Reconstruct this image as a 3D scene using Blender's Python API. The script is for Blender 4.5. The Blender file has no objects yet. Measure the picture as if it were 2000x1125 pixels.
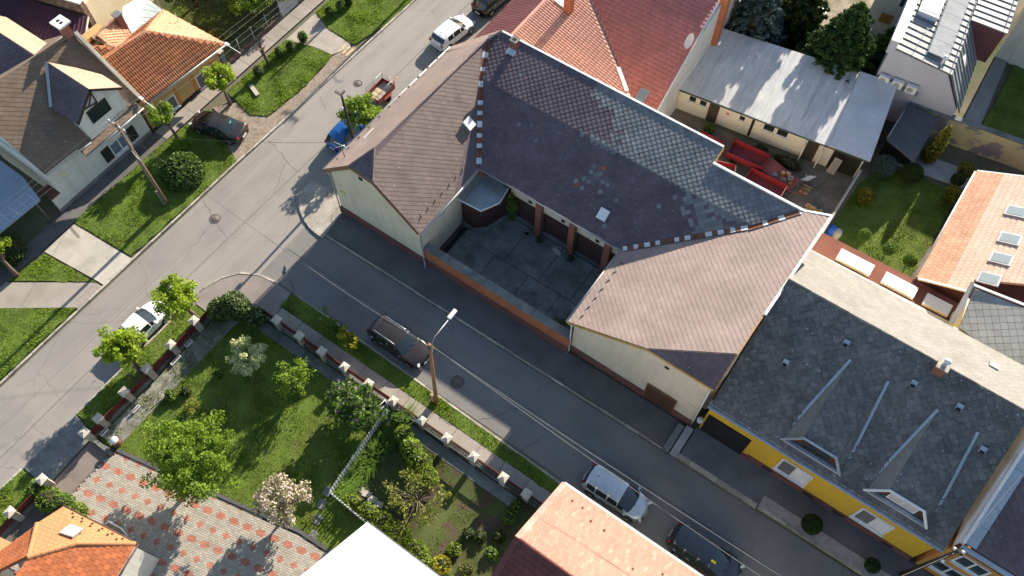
import bpy, math, random
import numpy as np
from mathutils import Vector, Matrix
random.seed(7); np.random.seed(7)
S = bpy.context.scene
C = S.collection
R = math.radians
# ---------------------------------------------------------------- camera
CAM_H = 54.0
FPX = 1642.12                      # focal length in pixels of a 2000 px wide frame
PITCH, ROLL, YAW = R(61.84), R(0.517), R(34.549)
_cp, _sp = math.cos(PITCH), math.sin(PITCH)
_c, _s = math.cos(ROLL), math.sin(ROLL)
_f = Vector((0, _cp, -_sp)); _u = Vector((0, _sp, _cp)); _r = Vector((1, 0, 0))
_Z = Matrix.Rotation(YAW, 3, 'Z')
RT = _Z @ (_c * _r + _s * _u); UP = _Z @ (-_s * _r + _c * _u); FW = _Z @ _f
cam_d = bpy.data.cameras.new('camera'); cam = bpy.data.objects.new('camera', cam_d); C.objects.link(cam)
cam_d.sensor_width = 36.0; cam_d.sensor_fit = 'HORIZONTAL'; cam_d.lens = 36.0 * FPX / 2000.0
cam_d.clip_start = 0.5; cam_d.clip_end = 2000
cam.matrix_world = Matrix(((RT.x, UP.x, -FW.x, 0), (RT.y, UP.y, -FW.y, 0), (RT.z, UP.z, -FW.z, CAM_H), (0, 0, 0, 1)))
S.camera = cam
# ---------------------------------------------------------------- light
SUN_EL = R(23.9)
w = bpy.data.worlds.new('World'); S.world = w; w.use_nodes = True
nt = w.node_tree; nt.nodes.clear()
_o = nt.nodes.new('ShaderNodeOutputWorld'); _b = nt.nodes.new('ShaderNodeBackground'); _k = nt.nodes.new('ShaderNodeTexSky')
_k.sky_type = 'NISHITA'; _k.sun_disc = False; _k.sun_elevation = SUN_EL; _k.sun_rotation = R(-1.6)
_k.air_density = 1.0; _k.dust_density = 0.6; _k.ozone_density = 1.0
_b.inputs['Strength'].default_value = 0.088
nt.links.new(_k.outputs[0], _b.inputs[0]); nt.links.new(_b.outputs[0], _o.inputs[0])
sd = bpy.data.lights.new('sun', 'SUN'); sun = bpy.data.objects.new('sun', sd); C.objects.link(sun)
sd.energy = 4.9; sd.angle = R(0.55); sd.color = (1.0, 0.905, 0.77)
sun.rotation_euler = (-(math.pi / 2 - SUN_EL), 0, R(1.6)); sun.location = (0, 60, 60)
S.view_settings.view_transform = 'Standard'; S.view_settings.look = 'None'; S.view_settings.gamma = 1.0
S.view_settings.use_curve_mapping = False
S.view_settings.exposure = 1.28
S.render.engine = 'CYCLES'; S.cycles.max_bounces = 6; S.cycles.transparent_max_bounces = 12
# ---------------------------------------------------------------- helpers
def at(x, y, z=0.0):
    "measured point: the place on the plane at height z seen at photo pixel x, y"
    d = (x - 1000) * RT - (y - 562.5) * UP + FPX * FW
    t = (z - CAM_H) / d.z
    return Vector((d.x * t, d.y * t, z))
OFF = {}
def tag(o, label=None, cat=None, group=None, kind=None):
    if label: o['label'] = label
    if cat: o['category'] = cat
    if group: o['group'] = group
    if kind: o['kind'] = kind
    return o
def thing(name, label, cat, loc=(0, 0, 0), rz=0.0, group=None):
    o = bpy.data.objects.new(name, None); o.empty_display_size = 0.3
    C.objects.link(o); o.location = loc; o.rotation_euler = (0, 0, rz)
    OFF[o.name] = Vector(loc) if rz == 0 else None
    return tag(o, label, cat, group)
def copy_tree(o, parent=None):
    c = o.copy(); C.objects.link(c)
    if parent is not None: c.parent = parent
    for ch in list(o.children): copy_tree(ch, c)
    return c
def V3(*a): return Vector(a)
def basis(n):
    n = Vector(n).normalized(); a = Vector((1, 0, 0)) if abs(n.x) < .8 else Vector((0, 1, 0))
    u = n.cross(a).normalized(); return u, n.cross(u)
class MB:
    "collects faces; build() links them as one mesh object"
    def __init__(self): self.v = []; self.f = []; self.m = []; self.sm = []
    def add(self, vs, fs, m=0, smooth=False):
        b = len(self.v); self.v.extend([tuple(p) for p in vs])
        for f in fs: self.f.append([b + i for i in f]); self.m.append(m); self.sm.append(smooth)
        return self
    def poly(self, pts, m=0): return self.add(pts, [list(range(len(pts)))], m)
    def box(self, c, s, rz=0.0, m=0, ax=None):
        c = Vector(c); hx, hy, hz = s[0] / 2, s[1] / 2, s[2] / 2
        if ax is None: ux, uy, uz = Vector((math.cos(rz), math.sin(rz), 0)), Vector((-math.sin(rz), math.cos(rz), 0)), Vector((0, 0, 1))
        else: ux, uy, uz = ax
        P = [c + ux * (hx * i) + uy * (hy * j) + uz * (hz * k) for i, j, k in ((-1,-1,-1),(1,-1,-1),(1,1,-1),(-1,1,-1),(-1,-1,1),(1,-1,1),(1,1,1),(-1,1,1))]
        return self.add(P, [(0,3,2,1),(4,5,6,7),(0,1,5,4),(1,2,6,5),(2,3,7,6),(3,0,4,7)], m)
    def bb(self, x0, x1, y0, y1, z0, z1, m=0): return self.box(((x0+x1)/2, (y0+y1)/2, (z0+z1)/2), (abs(x1-x0), abs(y1-y0), abs(z1-z0)), 0, m)
    def prism(self, pts, z0, z1, m=0):
        n = len(pts); P = [(p[0], p[1], z0) for p in pts] + [(p[0], p[1], z1) for p in pts]
        a = sum(pts[i][0] * pts[(i+1) % n][1] - pts[(i+1) % n][0] * pts[i][1] for i in range(n))
        if a < 0: P = [(p[0], p[1], z0) for p in reversed(pts)] + [(p[0], p[1], z1) for p in reversed(pts)]
        return self.add(P, [list(range(n-1, -1, -1)), list(range(n, 2*n))] + [(i, (i+1) % n, n + (i+1) % n, n + i) for i in range(n)], m)
    def slab(self, pts, t, m=0):
        "planar polygon (counter-clockwise from above) thickened downwards"
        n = len(pts); pts = [Vector(p) for p in pts]
        nn = Vector((0, 0, 0))
        for i in range(n): nn += pts[i].cross(pts[(i+1) % n])
        nn.normalize()
        if nn.z < 0: pts = pts[::-1]; nn = -nn
        P = pts + [p - nn * t for p in pts]
        return self.add(P, [list(range(n)), list(range(2*n-1, n-1, -1))] + [(i, n + i, n + (i+1) % n, (i+1) % n) for i in range(n)], m)
    def extr(self, prof, d, m=0):
        "closed profile (3-d points) swept by vector d"
        n = len(prof); prof = [Vector(p) for p in prof]; d = Vector(d)
        P = prof + [p + d for p in prof]
        return self.add(P, [list(range(n)), list(range(2*n-1, n-1, -1))] + [(i, n + i, n + (i+1) % n, (i+1) % n) for i in range(n)], m)
    def tube(self, path, rad, n=8, m=0, smooth=True, caps=True):
        path = [Vector(p) for p in path]; k = len(path)
        if not hasattr(rad, '__len__'): rad = [rad] * k
        P = []; u = None
        for i, p in enumerate(path):
            d = (path[min(i+1, k-1)] - path[max(i-1, 0)])
            if d.length < 1e-6: d = Vector((0, 0, 1))
            d.normalize()
            if u is None: u, v = basis(d)
            else:
                u = (u - d * u.dot(d)); u = u.normalized() if u.length > 1e-5 else basis(d)[0]; v = d.cross(u)
            for j in range(n):
                a = 2 * math.pi * j / n; P.append(p + (u * math.cos(a) + v * math.sin(a)) * rad[i])
        F = [(i*n + j, i*n + (j+1) % n, (i+1)*n + (j+1) % n, (i+1)*n + j) for i in range(k-1) for j in range(n)]
        self.add(P, F, m, smooth)
        if caps:
            b = len(self.v) - len(P)
            self.f.append([b + j for j in range(n-1, -1, -1)]); self.m.append(m); self.sm.append(False)
            self.f.append([b + (k-1)*n + j for j in range(n)]); self.m.append(m); self.sm.append(False)
        return self
    def lathe(self, prof, c=(0, 0, 0), n=16, m=0, smooth=True):
        c = Vector(c); P = []; k = len(prof)
        for r, z in prof:
            for j in range(n):
                a = 2 * math.pi * j / n; P.append(c + Vector((r * math.cos(a), r * math.sin(a), z)))
        F = [(i*n + j, i*n + (j+1) % n, (i+1)*n + (j+1) % n, (i+1)*n + j) for i in range(k-1) for j in range(n)]
        F += [list(range(n-1, -1, -1)), [(k-1)*n + j for j in range(n)]]
        return self.add(P, F, m, smooth)
    def blob(self, c, r, n=2, m=0, jit=0.15, sc=(1, 1, 1)):
        "lumpy ball"
        c = Vector(c); rows, cols = 4 + 2*n, 6 + 3*n; P = []
        for i in range(rows + 1):
            t = math.pi * i / rows
            for j in range(cols):
                a = 2 * math.pi * j / cols; q = r * (1 + random.uniform(-jit, jit))
                P.append(c + Vector((q*sc[0]*math.sin(t)*math.cos(a), q*sc[1]*math.sin(t)*math.sin(a), q*sc[2]*math.cos(t))))
        F = [(i*cols + j, (i+1)*cols + j, (i+1)*cols + (j+1) % cols, i*cols + (j+1) % cols) for i in range(rows) for j in range(cols)]
        return self.add(P, F, m, True)
    def mesh(self, name, mats, off=None):
        me = bpy.data.meshes.new(name)
        vs = self.v if off is None else [(p[0]-off[0], p[1]-off[1], p[2]-off[2]) for p in self.v]
        me.from_pydata(vs, [], self.f); me.polygons.foreach_set('material_index', self.m)
        me.polygons.foreach_set('use_smooth', self.sm)
        for q in (mats if isinstance(mats, (list, tuple)) else [mats]): me.materials.append(q)
        me.update(); return me
    def build(self, name, mats, parent=None, local=False):
        "world coordinates unless local; parent is the thing or part it belongs to"
        off = None
        if parent is not None and not local: off = OFF.get(parent.name)
        o = bpy.data.objects.new(name, self.mesh(name, mats, off)); C.objects.link(o)
        if parent is not None: o.parent = parent
        OFF[o.name] = off if off is not None else Vector((0, 0, 0))
        return o
# ---------------------------------------------------------------- materials
def _nodes(name):
    m = bpy.data.materials.new(name); m.use_nodes = True; t = m.node_tree; t.nodes.clear()
    o = t.nodes.new('ShaderNodeOutputMaterial'); b = t.nodes.new('ShaderNodeBsdfPrincipled'); t.links.new(b.outputs[0], o.inputs[0])
    return m, t, b, o
def _math(t, op, a, b=None, clamp=False):
    n = t.nodes.new('ShaderNodeMath'); n.operation = op; n.use_clamp = clamp
    for i, q in enumerate((a, b)):
        if q is None: continue
        if isinstance(q, (int, float)): n.inputs[i].default_value = q
        else: t.links.new(q, n.inputs[i])
    return n.outputs[0]
def _mix(t, fac, a, b, mode='MIX'):
    n = t.nodes.new('ShaderNodeMix'); n.data_type = 'RGBA'; n.blend_type = mode
    for s, q in ((n.inputs[0], fac), (n.inputs[6], a), (n.inputs[7], b)):
        if isinstance(q, (int, float)): s.default_value = q
        elif isinstance(q, (tuple, list)): s.default_value = (q[0], q[1], q[2], 1)
        else: t.links.new(q, s)
    return n.outputs[2]
def _noise(t, pos, scale, detail=4, rough=.55, dist=0.0):
    n = t.nodes.new('ShaderNodeTexNoise'); n.inputs['Scale'].default_value = scale; n.inputs['Detail'].default_value = detail
    n.inputs['Roughness'].default_value = rough; n.inputs['Distortion'].default_value = dist
    t.links.new(pos, n.inputs['Vector']); return n.outputs['Fac']
def _ramp(t, fac, lo, hi):
    n = t.nodes.new('ShaderNodeMapRange'); n.inputs[1].default_value = lo; n.inputs[2].default_value = hi
    t.links.new(fac, n.inputs[0]); return n.outputs[0]
def _pos(t): return t.nodes.new('ShaderNodeNewGeometry').outputs['Position']
def mat(name, col, rough=.8, var=.22, scale=.6, fine=9.0, fvar=.18, col2=None, c2=(.5, .75), c2s=.35, bump=.0, bs=30.0,
        metal=0.0, spec=.3, tile=0.0, tilecol=None, crack=0.0, speck=None, streak=None):
    "procedural paint / stone / asphalt: two scales of mottling, optional second tone, cracks, pale specks, per-piece change"
    m, t, b, o = _nodes(name); pos = _pos(t)
    n1 = _noise(t, pos, scale); n2 = _noise(t, pos, fine, 3, .6)
    c = _mix(t, _ramp(t, n1, .3, .7), tuple(q * (1 - var) for q in col), tuple(min(1, q * (1 + var)) for q in col))
    if col2 is not None:
        n3 = _noise(t, pos, c2s, 5, .6, .4); c = _mix(t, _ramp(t, n3, c2[0], c2[1]), c, col2)
    if streak is not None:
        mp = t.nodes.new('ShaderNodeMapping'); mp.inputs['Scale'].default_value = streak[1]; t.links.new(pos, mp.inputs[0])
        c = _mix(t, _ramp(t, _noise(t, mp.outputs[0], 1.0, 4), .48, .72), c, streak[0])
    f = _ramp(t, n2, .25, .75)
    g = t.nodes.new('ShaderNodeMapRange'); g.inputs[3].default_value = 1 - fvar; g.inputs[4].default_value = 1 + fvar; t.links.new(f, g.inputs[0])
    c = _mix(t, 1.0, c, g.outputs[0], 'MULTIPLY')
    if tile:
        oi = t.nodes.new('ShaderNodeObjectInfo'); ge = t.nodes.new('ShaderNodeNewGeometry')
        rnd = _math(t, 'FRACT', _math(t, 'ADD', _math(t, 'MULTIPLY', oi.outputs['Random'], 7.13), ge.outputs['Random Per Island']))
        g2 = t.nodes.new('ShaderNodeMapRange'); g2.inputs[3].default_value = 1 - tile; g2.inputs[4].default_value = 1 + tile; t.links.new(rnd, g2.inputs[0])
        c = _mix(t, 1.0, c, g2.outputs[0], 'MULTIPLY')
        if tilecol is not None:
            r2 = _math(t, 'FRACT', _math(t, 'MULTIPLY', rnd, 13.7)); c = _mix(t, _ramp(t, r2, tilecol[1], 1.0), c, tilecol[0])
    if speck is not None:
        vo = t.nodes.new('ShaderNodeTexVoronoi'); vo.inputs['Scale'].default_value = speck[1]; t.links.new(pos, vo.inputs['Vector'])
        s1 = _math(t, 'LESS_THAN', vo.outputs['Distance'], speck[2])
        sep = t.nodes.new('ShaderNodeSeparateColor'); t.links.new(vo.outputs['Color'], sep.inputs[0])
        s1 = _math(t, 'MULTIPLY', s1, _math(t, 'GREATER_THAN', sep.outputs[0], speck[3])); c = _mix(t, s1, c, speck[0])
    if crack:
        mpv = t.nodes.new('ShaderNodeVectorMath'); mpv.operation = 'ADD'
        nn = t.nodes.new('ShaderNodeTexNoise'); nn.inputs['Scale'].default_value = .8; nn.inputs['Detail'].default_value = 5; t.links.new(pos, nn.inputs['Vector'])
        t.links.new(pos, mpv.inputs[0]); t.links.new(nn.outputs['Color'], mpv.inputs[1])
        vo = t.nodes.new('ShaderNodeTexVoronoi'); vo.feature = 'DISTANCE_TO_EDGE'; vo.inputs['Scale'].default_value = .17; t.links.new(mpv.outputs[0], vo.inputs['Vector'])
        k = _math(t, 'LESS_THAN', vo.outputs['Distance'], .0045)
        k = _math(t, 'MULTIPLY', k, _ramp(t, _noise(t, pos, .12, 2), .45, .55)); c = _mix(t, _math(t, 'MULTIPLY', k, crack), c, tuple(q * .3 for q in col))
    t.links.new(c, b.inputs['Base Color']); b.inputs['Roughness'].default_value = rough; b.inputs['Metallic'].default_value = metal
    b.inputs['Specular IOR Level'].default_value = spec
    if bump:
        bp = t.nodes.new('ShaderNodeBump'); bp.inputs['Strength'].default_value = bump; bp.inputs['Distance'].default_value = .03
        t.links.new(_noise(t, pos, bs, 4), bp.inputs['Height']); t.links.new(bp.outputs[0], b.inputs['Normal'])
    return m
def leafmat(name, col, col2, trans=.35, blossom=None):
    m, t, b, o = _nodes(name); ge = t.nodes.new('ShaderNodeNewGeometry'); oi = t.nodes.new('ShaderNodeObjectInfo')
    rnd = _math(t, 'FRACT', _math(t, 'ADD', ge.outputs['Random Per Island'], oi.outputs['Random']))
    c = _mix(t, rnd, col, col2)
    c = _mix(t, _ramp(t, _noise(t, ge.outputs['Position'], .9, 3), .3, .7), _mix(t, 1.0, c, (.62, .66, .6), 'MULTIPLY'), c)
    if blossom is not None:
        k = _ramp(t, _math(t, 'FRACT', _math(t, 'MULTIPLY', rnd, 17.3)), blossom[1], blossom[1] + .05); c = _mix(t, k, c, blossom[0])
    tr = t.nodes.new('ShaderNodeBsdfTranslucent'); mx = t.nodes.new('ShaderNodeMixShader'); mx.inputs[0].default_value = trans
    t.links.new(c, b.inputs['Base Color']); t.links.new(c, tr.inputs[0]); b.inputs['Roughness'].default_value = .55; b.inputs['Specular IOR Level'].default_value = .3
    t.links.new(b.outputs[0], mx.inputs[1]); t.links.new(tr.outputs[0], mx.inputs[2]); t.links.new(mx.outputs[0], o.inputs[0])
    return m
def glass(name, col=(.02, .03, .035), rough=.06):
    m, t, b, o = _nodes(name); b.inputs['Base Color'].default_value = (*col, 1); b.inputs['Roughness'].default_value = rough
    b.inputs['Specular IOR Level'].default_value = .8; return m
def paint(name, col, metal=.0, rough=.28, coat=.7):
    m, t, b, o = _nodes(name); pos = _pos(t)
    c = _mix(t, _ramp(t, _noise(t, pos, 3.0), .3, .7), tuple(q * .9 for q in col), tuple(min(1, q * 1.08) for q in col))
    t.links.new(c, b.inputs['Base Color']); b.inputs['Metallic'].default_value = metal; b.inputs['Roughness'].default_value = rough
    b.inputs['Coat Weight'].default_value = coat; b.inputs['Coat Roughness'].default_value = .06; return m
# ---------------------------------------------------------------- roof pieces
def clip2(poly, clip):
    "Sutherland-Hodgman against a convex counter-clockwise polygon"
    out = poly
    for i in range(len(clip)):
        a, b = clip[i], clip[(i+1) % len(clip)]; ex, ey = b[0]-a[0], b[1]-a[1]; inp, out = out, []
        if not inp: return []
        for j in range(len(inp)):
            p, q = inp[j-1], inp[j]
            sp = ex*(p[1]-a[1]) - ey*(p[0]-a[0]); sq = ex*(q[1]-a[1]) - ey*(q[0]-a[0])
            if (sp >= 0) != (sq >= 0):
                k = sp/(sp-sq); out.append((p[0]+(q[0]-p[0])*k, p[1]+(q[1]-p[1])*k))
            if sq >= 0: out.append(q)
    return out
class Roof:
    "roof slab of one thing with its tiles: the largest 300 are parts, the rest one mesh"
    def __init__(self, parent, mats, name='roof', piece='roof_tile', keep=300, slabmat=None, t=.16):
        self.parent, self.mats, self.name, self.piece, self.keep = parent, mats, name, piece, keep
        self.slabmat = slabmat or mats[0]; self.t = t; self.sl = MB(); self.full = []; self.rest = MB(); self.shared = {}
    def plane(self, pts, size=(.33, .33), style='diamond', lift=.02, thick=.012, origin=(0, 0), matf=None, slab=True, skip=None, profile=None, jit=.0, udir=None, ref=None, gap=.985):
        pts = [Vector(p) for p in pts]
        u = Vector(udir) if udir else pts[1]-pts[0]; n = Vector((0, 0, 0))
        for i in range(len(pts)): n += (pts[i]-pts[0]).cross(pts[(i+1) % len(pts)]-pts[0])
        n.normalize()
        if n.z < 0: n = -n
        cc = sum(pts, Vector((0, 0, 0)))/len(pts); pts = [p - n*(p-cc).dot(n) for p in pts]
        if slab: self.sl.slab(pts, self.t)
        u = (u - n*u.dot(n)).normalized(); v = n.cross(u)
        if v.z < 0: v = -v; u = -u
        o = pts[0] if ref is None else Vector(ref); o = o - n*(o-pts[0]).dot(n); P2 = [((p-o).dot(u), (p-o).dot(v)) for p in pts]
        ar = sum(P2[i][0]*P2[(i+1) % len(P2)][1]-P2[(i+1) % len(P2)][0]*P2[i][1] for i in range(len(P2)))
        if ar < 0: P2 = P2[::-1]
        xs = [p[0] for p in P2]; ys = [p[1] for p in P2]; a, b = size; cells = []
        if style == 'diamond':
            i0, i1 = int(min(xs)/a)-1, int(max(xs)/a)+2; j0, j1 = int(min(ys)/(b/2))-2, int(max(ys)/(b/2))+2
            for j in range(j0, j1):
                for i in range(i0, i1):
                    cx = i*a + (a/2 if j % 2 else 0) + origin[0]; cy = j*b/2 + origin[1]
                    cells.append((cx, cy, [(cx, cy-b/2), (cx+a/2, cy), (cx, cy+b/2), (cx-a/2, cy)]))
        else:
            i0, i1 = int(min(xs)/a)-2, int(max(xs)/a)+2; j0, j1 = int(min(ys)/b)-1, int(max(ys)/b)+2
            for j in range(j0, j1):
                for i in range(i0, i1):
                    cx = i*a + (a/2 if (style == 'brick' and j % 2) else 0) + origin[0]; cy = j*b + b/2 + origin[1]
                    cells.append((cx, cy, [(cx-a/2, cy-b/2), (cx+a/2, cy-b/2), (cx+a/2, cy+b/2), (cx-a/2, cy+b/2)]))
        for cx, cy, cell in cells:
            cell = [(cx+(p[0]-cx)*gap, cy+(p[1]-cy)*gap) for p in cell]
            q = clip2(cell, P2)
            if len(q) < 3: continue
            area = abs(sum(q[i][0]*q[(i+1) % len(q)][1]-q[(i+1) % len(q)][0]*q[i][1] for i in range(len(q))))/2
            if area < .0008: continue
            wp = o + u*cx + v*cy
            if skip and skip(wp): continue
            mi = matf(wp) if matf else 0
            hh = b if style == 'diamond' else b
            jj = random.uniform(-jit, jit)
            def h(p): return thick + lift * (0.5 - (p[1]-cy)/hh) + lift*.5 + jj
            isfull = len(q) == 4 and area > .97*a*b*gap*gap*(.5 if style == 'diamond' else 1)
            if isfull and not profile:
                self.full.append((wp, u, v, n, (a, b, style, lift, thick, mi, gap), jj, cell, cx, cy, o, hh))
            elif profile and isfull:
                # tile with a rounded roll (pan tile): cross-section samples across its width
                k = len(profile); x0, x1 = cx-a/2*gap, cx+a/2*gap; vs = []
                for e, yy in ((0, cy-b/2*gap), (1, cy+b/2*gap)):
                    for s in range(k):
                        xx = x0+(x1-x0)*profile[s][0]; vs.append(o + u*xx + v*yy + n*(profile[s][1] + (lift if e == 0 else .002) + jj))
                vs += [o + u*(x0+(x1-x0)*profile[s][0]) + v*(cy-b/2*gap) for s in range(k)]
                self.rest.add(vs, [(s, s+1, k+s+1, k+s) for s in range(k-1)] + [(2*k+s, 2*k+s+1, s+1, s) for s in range(k-1)], mi, True)
            else:
                top = [o + u*p[0] + v*p[1] + n*h(p) for p in q]; bot = [o + u*p[0] + v*p[1] + n*.001 for p in q]; k = len(q)
                self.rest.add(top+bot, [list(range(k))] + [(i, k+i, k+(i+1) % k, (i+1) % k) for i in range(k)], mi)
        return self
    def build(self):
        roof = self.sl.build(self.name, self.slabmat, self.parent); off = OFF[roof.name]
        eye = Vector((0, 0, CAM_H))
        def key(e):
            d = e[0]-eye; z = d.dot(FW); x = abs(d.dot(RT))/z*FPX; y = abs(d.dot(UP))/z*FPX
            return d.length + (1000 if (x > 985 or y > 550) else 0)
        self.full.sort(key=key)
        for e in self.full[:self.keep]:
            wp, u, v, n, k, jj, cell, cx, cy, o, hh = e
            if k not in self.shared:
                a, b, style, lift, thick, mi, gap = k; mb = MB(); q = [(p[0]-cx, p[1]-cy) for p in cell]
                hf = lambda p: thick + lift*(0.5-p[1]/hh) + lift*.5
                top = [(p[0], p[1], hf(p)) for p in q]; bot = [(p[0], p[1], .001) for p in q]
                mb.add(top+bot, [(0, 1, 2, 3)] + [(i, 4+i, 4+(i+1) % 4, (i+1) % 4) for i in range(4)])
                self.shared[k] = mb.mesh(self.piece, self.mats[mi])
            ob = bpy.data.objects.new(self.piece, self.shared[k]); C.objects.link(ob); ob.parent = roof
            p = wp - off + n*jj
            ob.matrix_local = Matrix(((u.x, v.x, n.x, p.x), (u.y, v.y, n.y, p.y), (u.z, v.z, n.z, p.z), (0, 0, 0, 1)))
        for e in self.full[self.keep:]:
            wp, u, v, n, k, jj, cell, cx, cy, o, hh = e; a, b, style, lift, thick, mi, gap = k
            h = lambda p: thick + lift*(0.5-(p[1]-cy)/hh) + lift*.5 + jj
            top = [o + u*p[0] + v*p[1] + n*h(p) for p in cell]; bot = [o + u*p[0] + v*p[1] + n*.001 for p in cell]
            self.rest.add(top+bot, [(0, 1, 2, 3)] + [(i, 4+i, 4+(i+1) % 4, (i+1) % 4) for i in range(4)], mi)
        if self.rest.f:
            r = self.rest.build(self.piece + 's', self.mats, roof); r['kind'] = 'stuff'
        return roof
def window(parent, c, u, w_, h_, n, frame, glassm, fw=.08, depth=.06, mull=1, sill=None, name='window'):
    "window unit on a wall: frame with mullions > pane, sill; c is its centre on the wall face"
    c, u, n = Vector(c), Vector(u).normalized(), Vector(n).normalized(); z = n.cross(u)
    if z.z < 0: z = -z
    ax = (u, n, z); m = MB()
    m.box(c + z*(h_/2-fw/2) + n*depth/2, (w_, depth, fw), ax=ax); m.box(c - z*(h_/2-fw/2) + n*depth/2, (w_, depth, fw), ax=ax)
    for s in (-1, 1): m.box(c + u*s*(w_/2-fw/2) + n*depth/2, (fw, depth, h_-2*fw), ax=ax)
    for i in range(mull): m.box(c + u*(-w_/2 + w_*(i+1)/(mull+1)) + n*depth/2, (fw, depth*.9, h_-2*fw), ax=ax)
    f = m.build(name, frame, parent)
    MB().box(c + n*.012, (w_-2*fw, .016, h_-2*fw), ax=ax).build('pane', glassm, f)
    if sill: MB().box(c - z*(h_/2+.03) + n*.09, (w_+.12, .2, .05), ax=ax).build('sill', sill, f)
    return f
# ================================================================ ground, roads, pavements
asph = mat('asphalt_pale_warm', (.236, .217, .19), .8, .1, .25, 14, .14, col2=(.275, .248, .212), c2=(.45, .7), c2s=.3, crack=.3, spec=.4, streak=((.285, .26, .226), (1.1, .045, 1)), bump=.25, bs=40, speck=((.12, .11, .1), 6, .12, .8))  # paler, warmer tone than the cross street's asphalt
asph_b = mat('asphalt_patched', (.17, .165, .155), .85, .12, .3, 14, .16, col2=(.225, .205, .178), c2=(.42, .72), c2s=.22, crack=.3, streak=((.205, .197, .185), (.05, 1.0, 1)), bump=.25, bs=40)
asph_walk = mat('asphalt_footway', (.125, .118, .11), .92, .2, .5, 12, .2, bump=.3, bs=40, col2=(.09, .1, .07), c2=(.6, .75), c2s=.8)
walk_w = mat('concrete_footway', (.3, .265, .225), .9, .14, .6, 12, .15, bump=.2)
conc = mat('concrete_pale', (.42, .385, .32), .9, .15, .5, 9, .15, col2=(.28, .25, .2), c2=(.5, .8), c2s=.6, bump=.2)
conc_old = mat('concrete_old', (.2, .205, .19), .92, .25, .5, 8, .22, col2=(.1, .105, .095), c2=(.45, .7), c2s=.5, bump=.3)
kerbm = mat('kerb_concrete', (.36, .325, .265), .9, .2, 1.5, 12, .2, tile=.25)
soil = mat('garden_soil', (.085, .06, .04), .95, .3, .8, 10, .3, col2=(.05, .06, .02), c2=(.5, .7), c2s=1.0, bump=.5)
dirt = mat('gravel_dirt', (.27, .215, .165), .95, .25, .7, 9, .45, col2=(.15, .125, .085), c2=(.5, .7), c2s=.7, bump=.5, bs=25)
lawn = mat('lawn_ground', (.1, .145, .022), .95, .3, .9, 14, .3, col2=(.13, .12, .035), c2=(.55, .8), c2s=.6, bump=.5)
earth = mat('far_ground', (.16, .14, .1), .95, .25, .2, 8, .2, col2=(.07, .09, .03), c2=(.45, .65), c2s=.12)
tar = mat('tar_seam', (.115, .108, .1), .9, .2, 2)
iron = mat('cast_iron', (.15, .13, .11), .7, .25, 3, 20, .2, metal=.3)

def struct(name, mb, m): return tag(mb.build(name, m), kind='structure')
struct('ground', MB().poly([(-400, -300, -.03), (400, -300, -.03), (400, 500, -.03), (-400, 500, -.03)]), earth)
road_a = struct('road', MB().poly([(-40.75, -30, 0), (-34.9, -30, 0), (-34.75, 11, 0), (-34.3, 12.4, 0), (-33.5, 13.4, 0), (-32.2, 14.1, 0), (-32.2, 19.4, 0), (-33.0, 20.3, 0), (-33.2, 30, 0), (-33.1, 90, 0), (-39.9, 90, 0), (-40.3, 30, 0)]), asph)
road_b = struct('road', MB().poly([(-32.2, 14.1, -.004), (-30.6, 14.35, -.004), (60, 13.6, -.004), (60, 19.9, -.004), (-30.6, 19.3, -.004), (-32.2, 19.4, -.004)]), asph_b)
def seam(road, pts, wd=.05):
    m = MB()
    for i in range(len(pts)-1):
        a, b = Vector((*pts[i], .005)), Vector((*pts[i+1], .005)); d = (b-a).normalized(); s = Vector((-d.y, d.x, 0))*wd/2
        m.poly([a-s-d*.02, b-s+d*.02, b+s+d*.02, a+s-d*.02])
    m.build('tar_seam', tar, road)
seam(road_a, [(-36.6, -16), (-36.55, 2), (-36.3, 12), (-36.1, 24), (-36.0, 36), (-35.95, 50)], .045)
seam(road_a, [(-38.3, -10), (-38.15, 6), (-38.0, 17)], .02)
def wiggle(a, b, n, amp):
    a, b = Vector(a), Vector(b); d = b-a; s = Vector((-d.y, d.x)).normalized()
    return [tuple(a + d*(i/n) + s*random.uniform(-amp, amp)*(0 if i in (0, n) else 1)) for i in range(n+1)]
seam(road_a, wiggle((-40.2, 16.4), (-36.4, 15.0), 8, .12), .03); seam(road_a, wiggle((-38.2, 15.4), (-37.6, 11.5), 8, .15), .03)
seam(road_a, wiggle((-40.1, 23.6), (-36.2, 22.6), 9, .1), .03); seam(road_a, wiggle((-36.0, 29.6), (-33.6, 30.6), 6, .1), .03)
seam(road_a, wiggle((-39.8, 29.4), (-38.4, 28.6), 6, .1), .03); seam(road_a, wiggle((-37.5, 22.6), (-36.2, 20.0), 8, .1), .03)
seam(road_b, wiggle((-32, 16.9), (20, 16.9), 40, .03), .04); seam(road_b, wiggle((-12.5, 14.1), (-10.4, 16.9), 8, .15), .045)
seam(road_b, wiggle((-21, 14.5), (-20.4, 19), 7, .1), .03); seam(road_b, wiggle((-9.0, 13.9), (-8.2, 15.9), 6, .1), .04)
seam(road_b, wiggle((-27, 16.9), (-26, 19.1), 5, .1), .03)
def manhole(p, r, label):
    t = thing('manhole_cover', label, 'manhole', (p[0], p[1], 0))
    MB().lathe([(r+.09, .001), (r+.09, .012), (r, .012), (r, .006)], n=24).build('frame', tar, t, local=True)
    m = MB().lathe([(r-.015, .002), (r-.015, .011), (0.01, .012)], n=24)
    for i in range(-3, 4): m.box((i*r/4.2, 0, .014), (.03, 2*math.sqrt(max(.01, r*r*.8-(i*r/4.2)**2)), .008))
    m.build('cover', iron, t, local=True)
manhole((-38.3, 15.7), .36, 'round iron manhole cover in the sunlit road near the utility pole')
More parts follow.
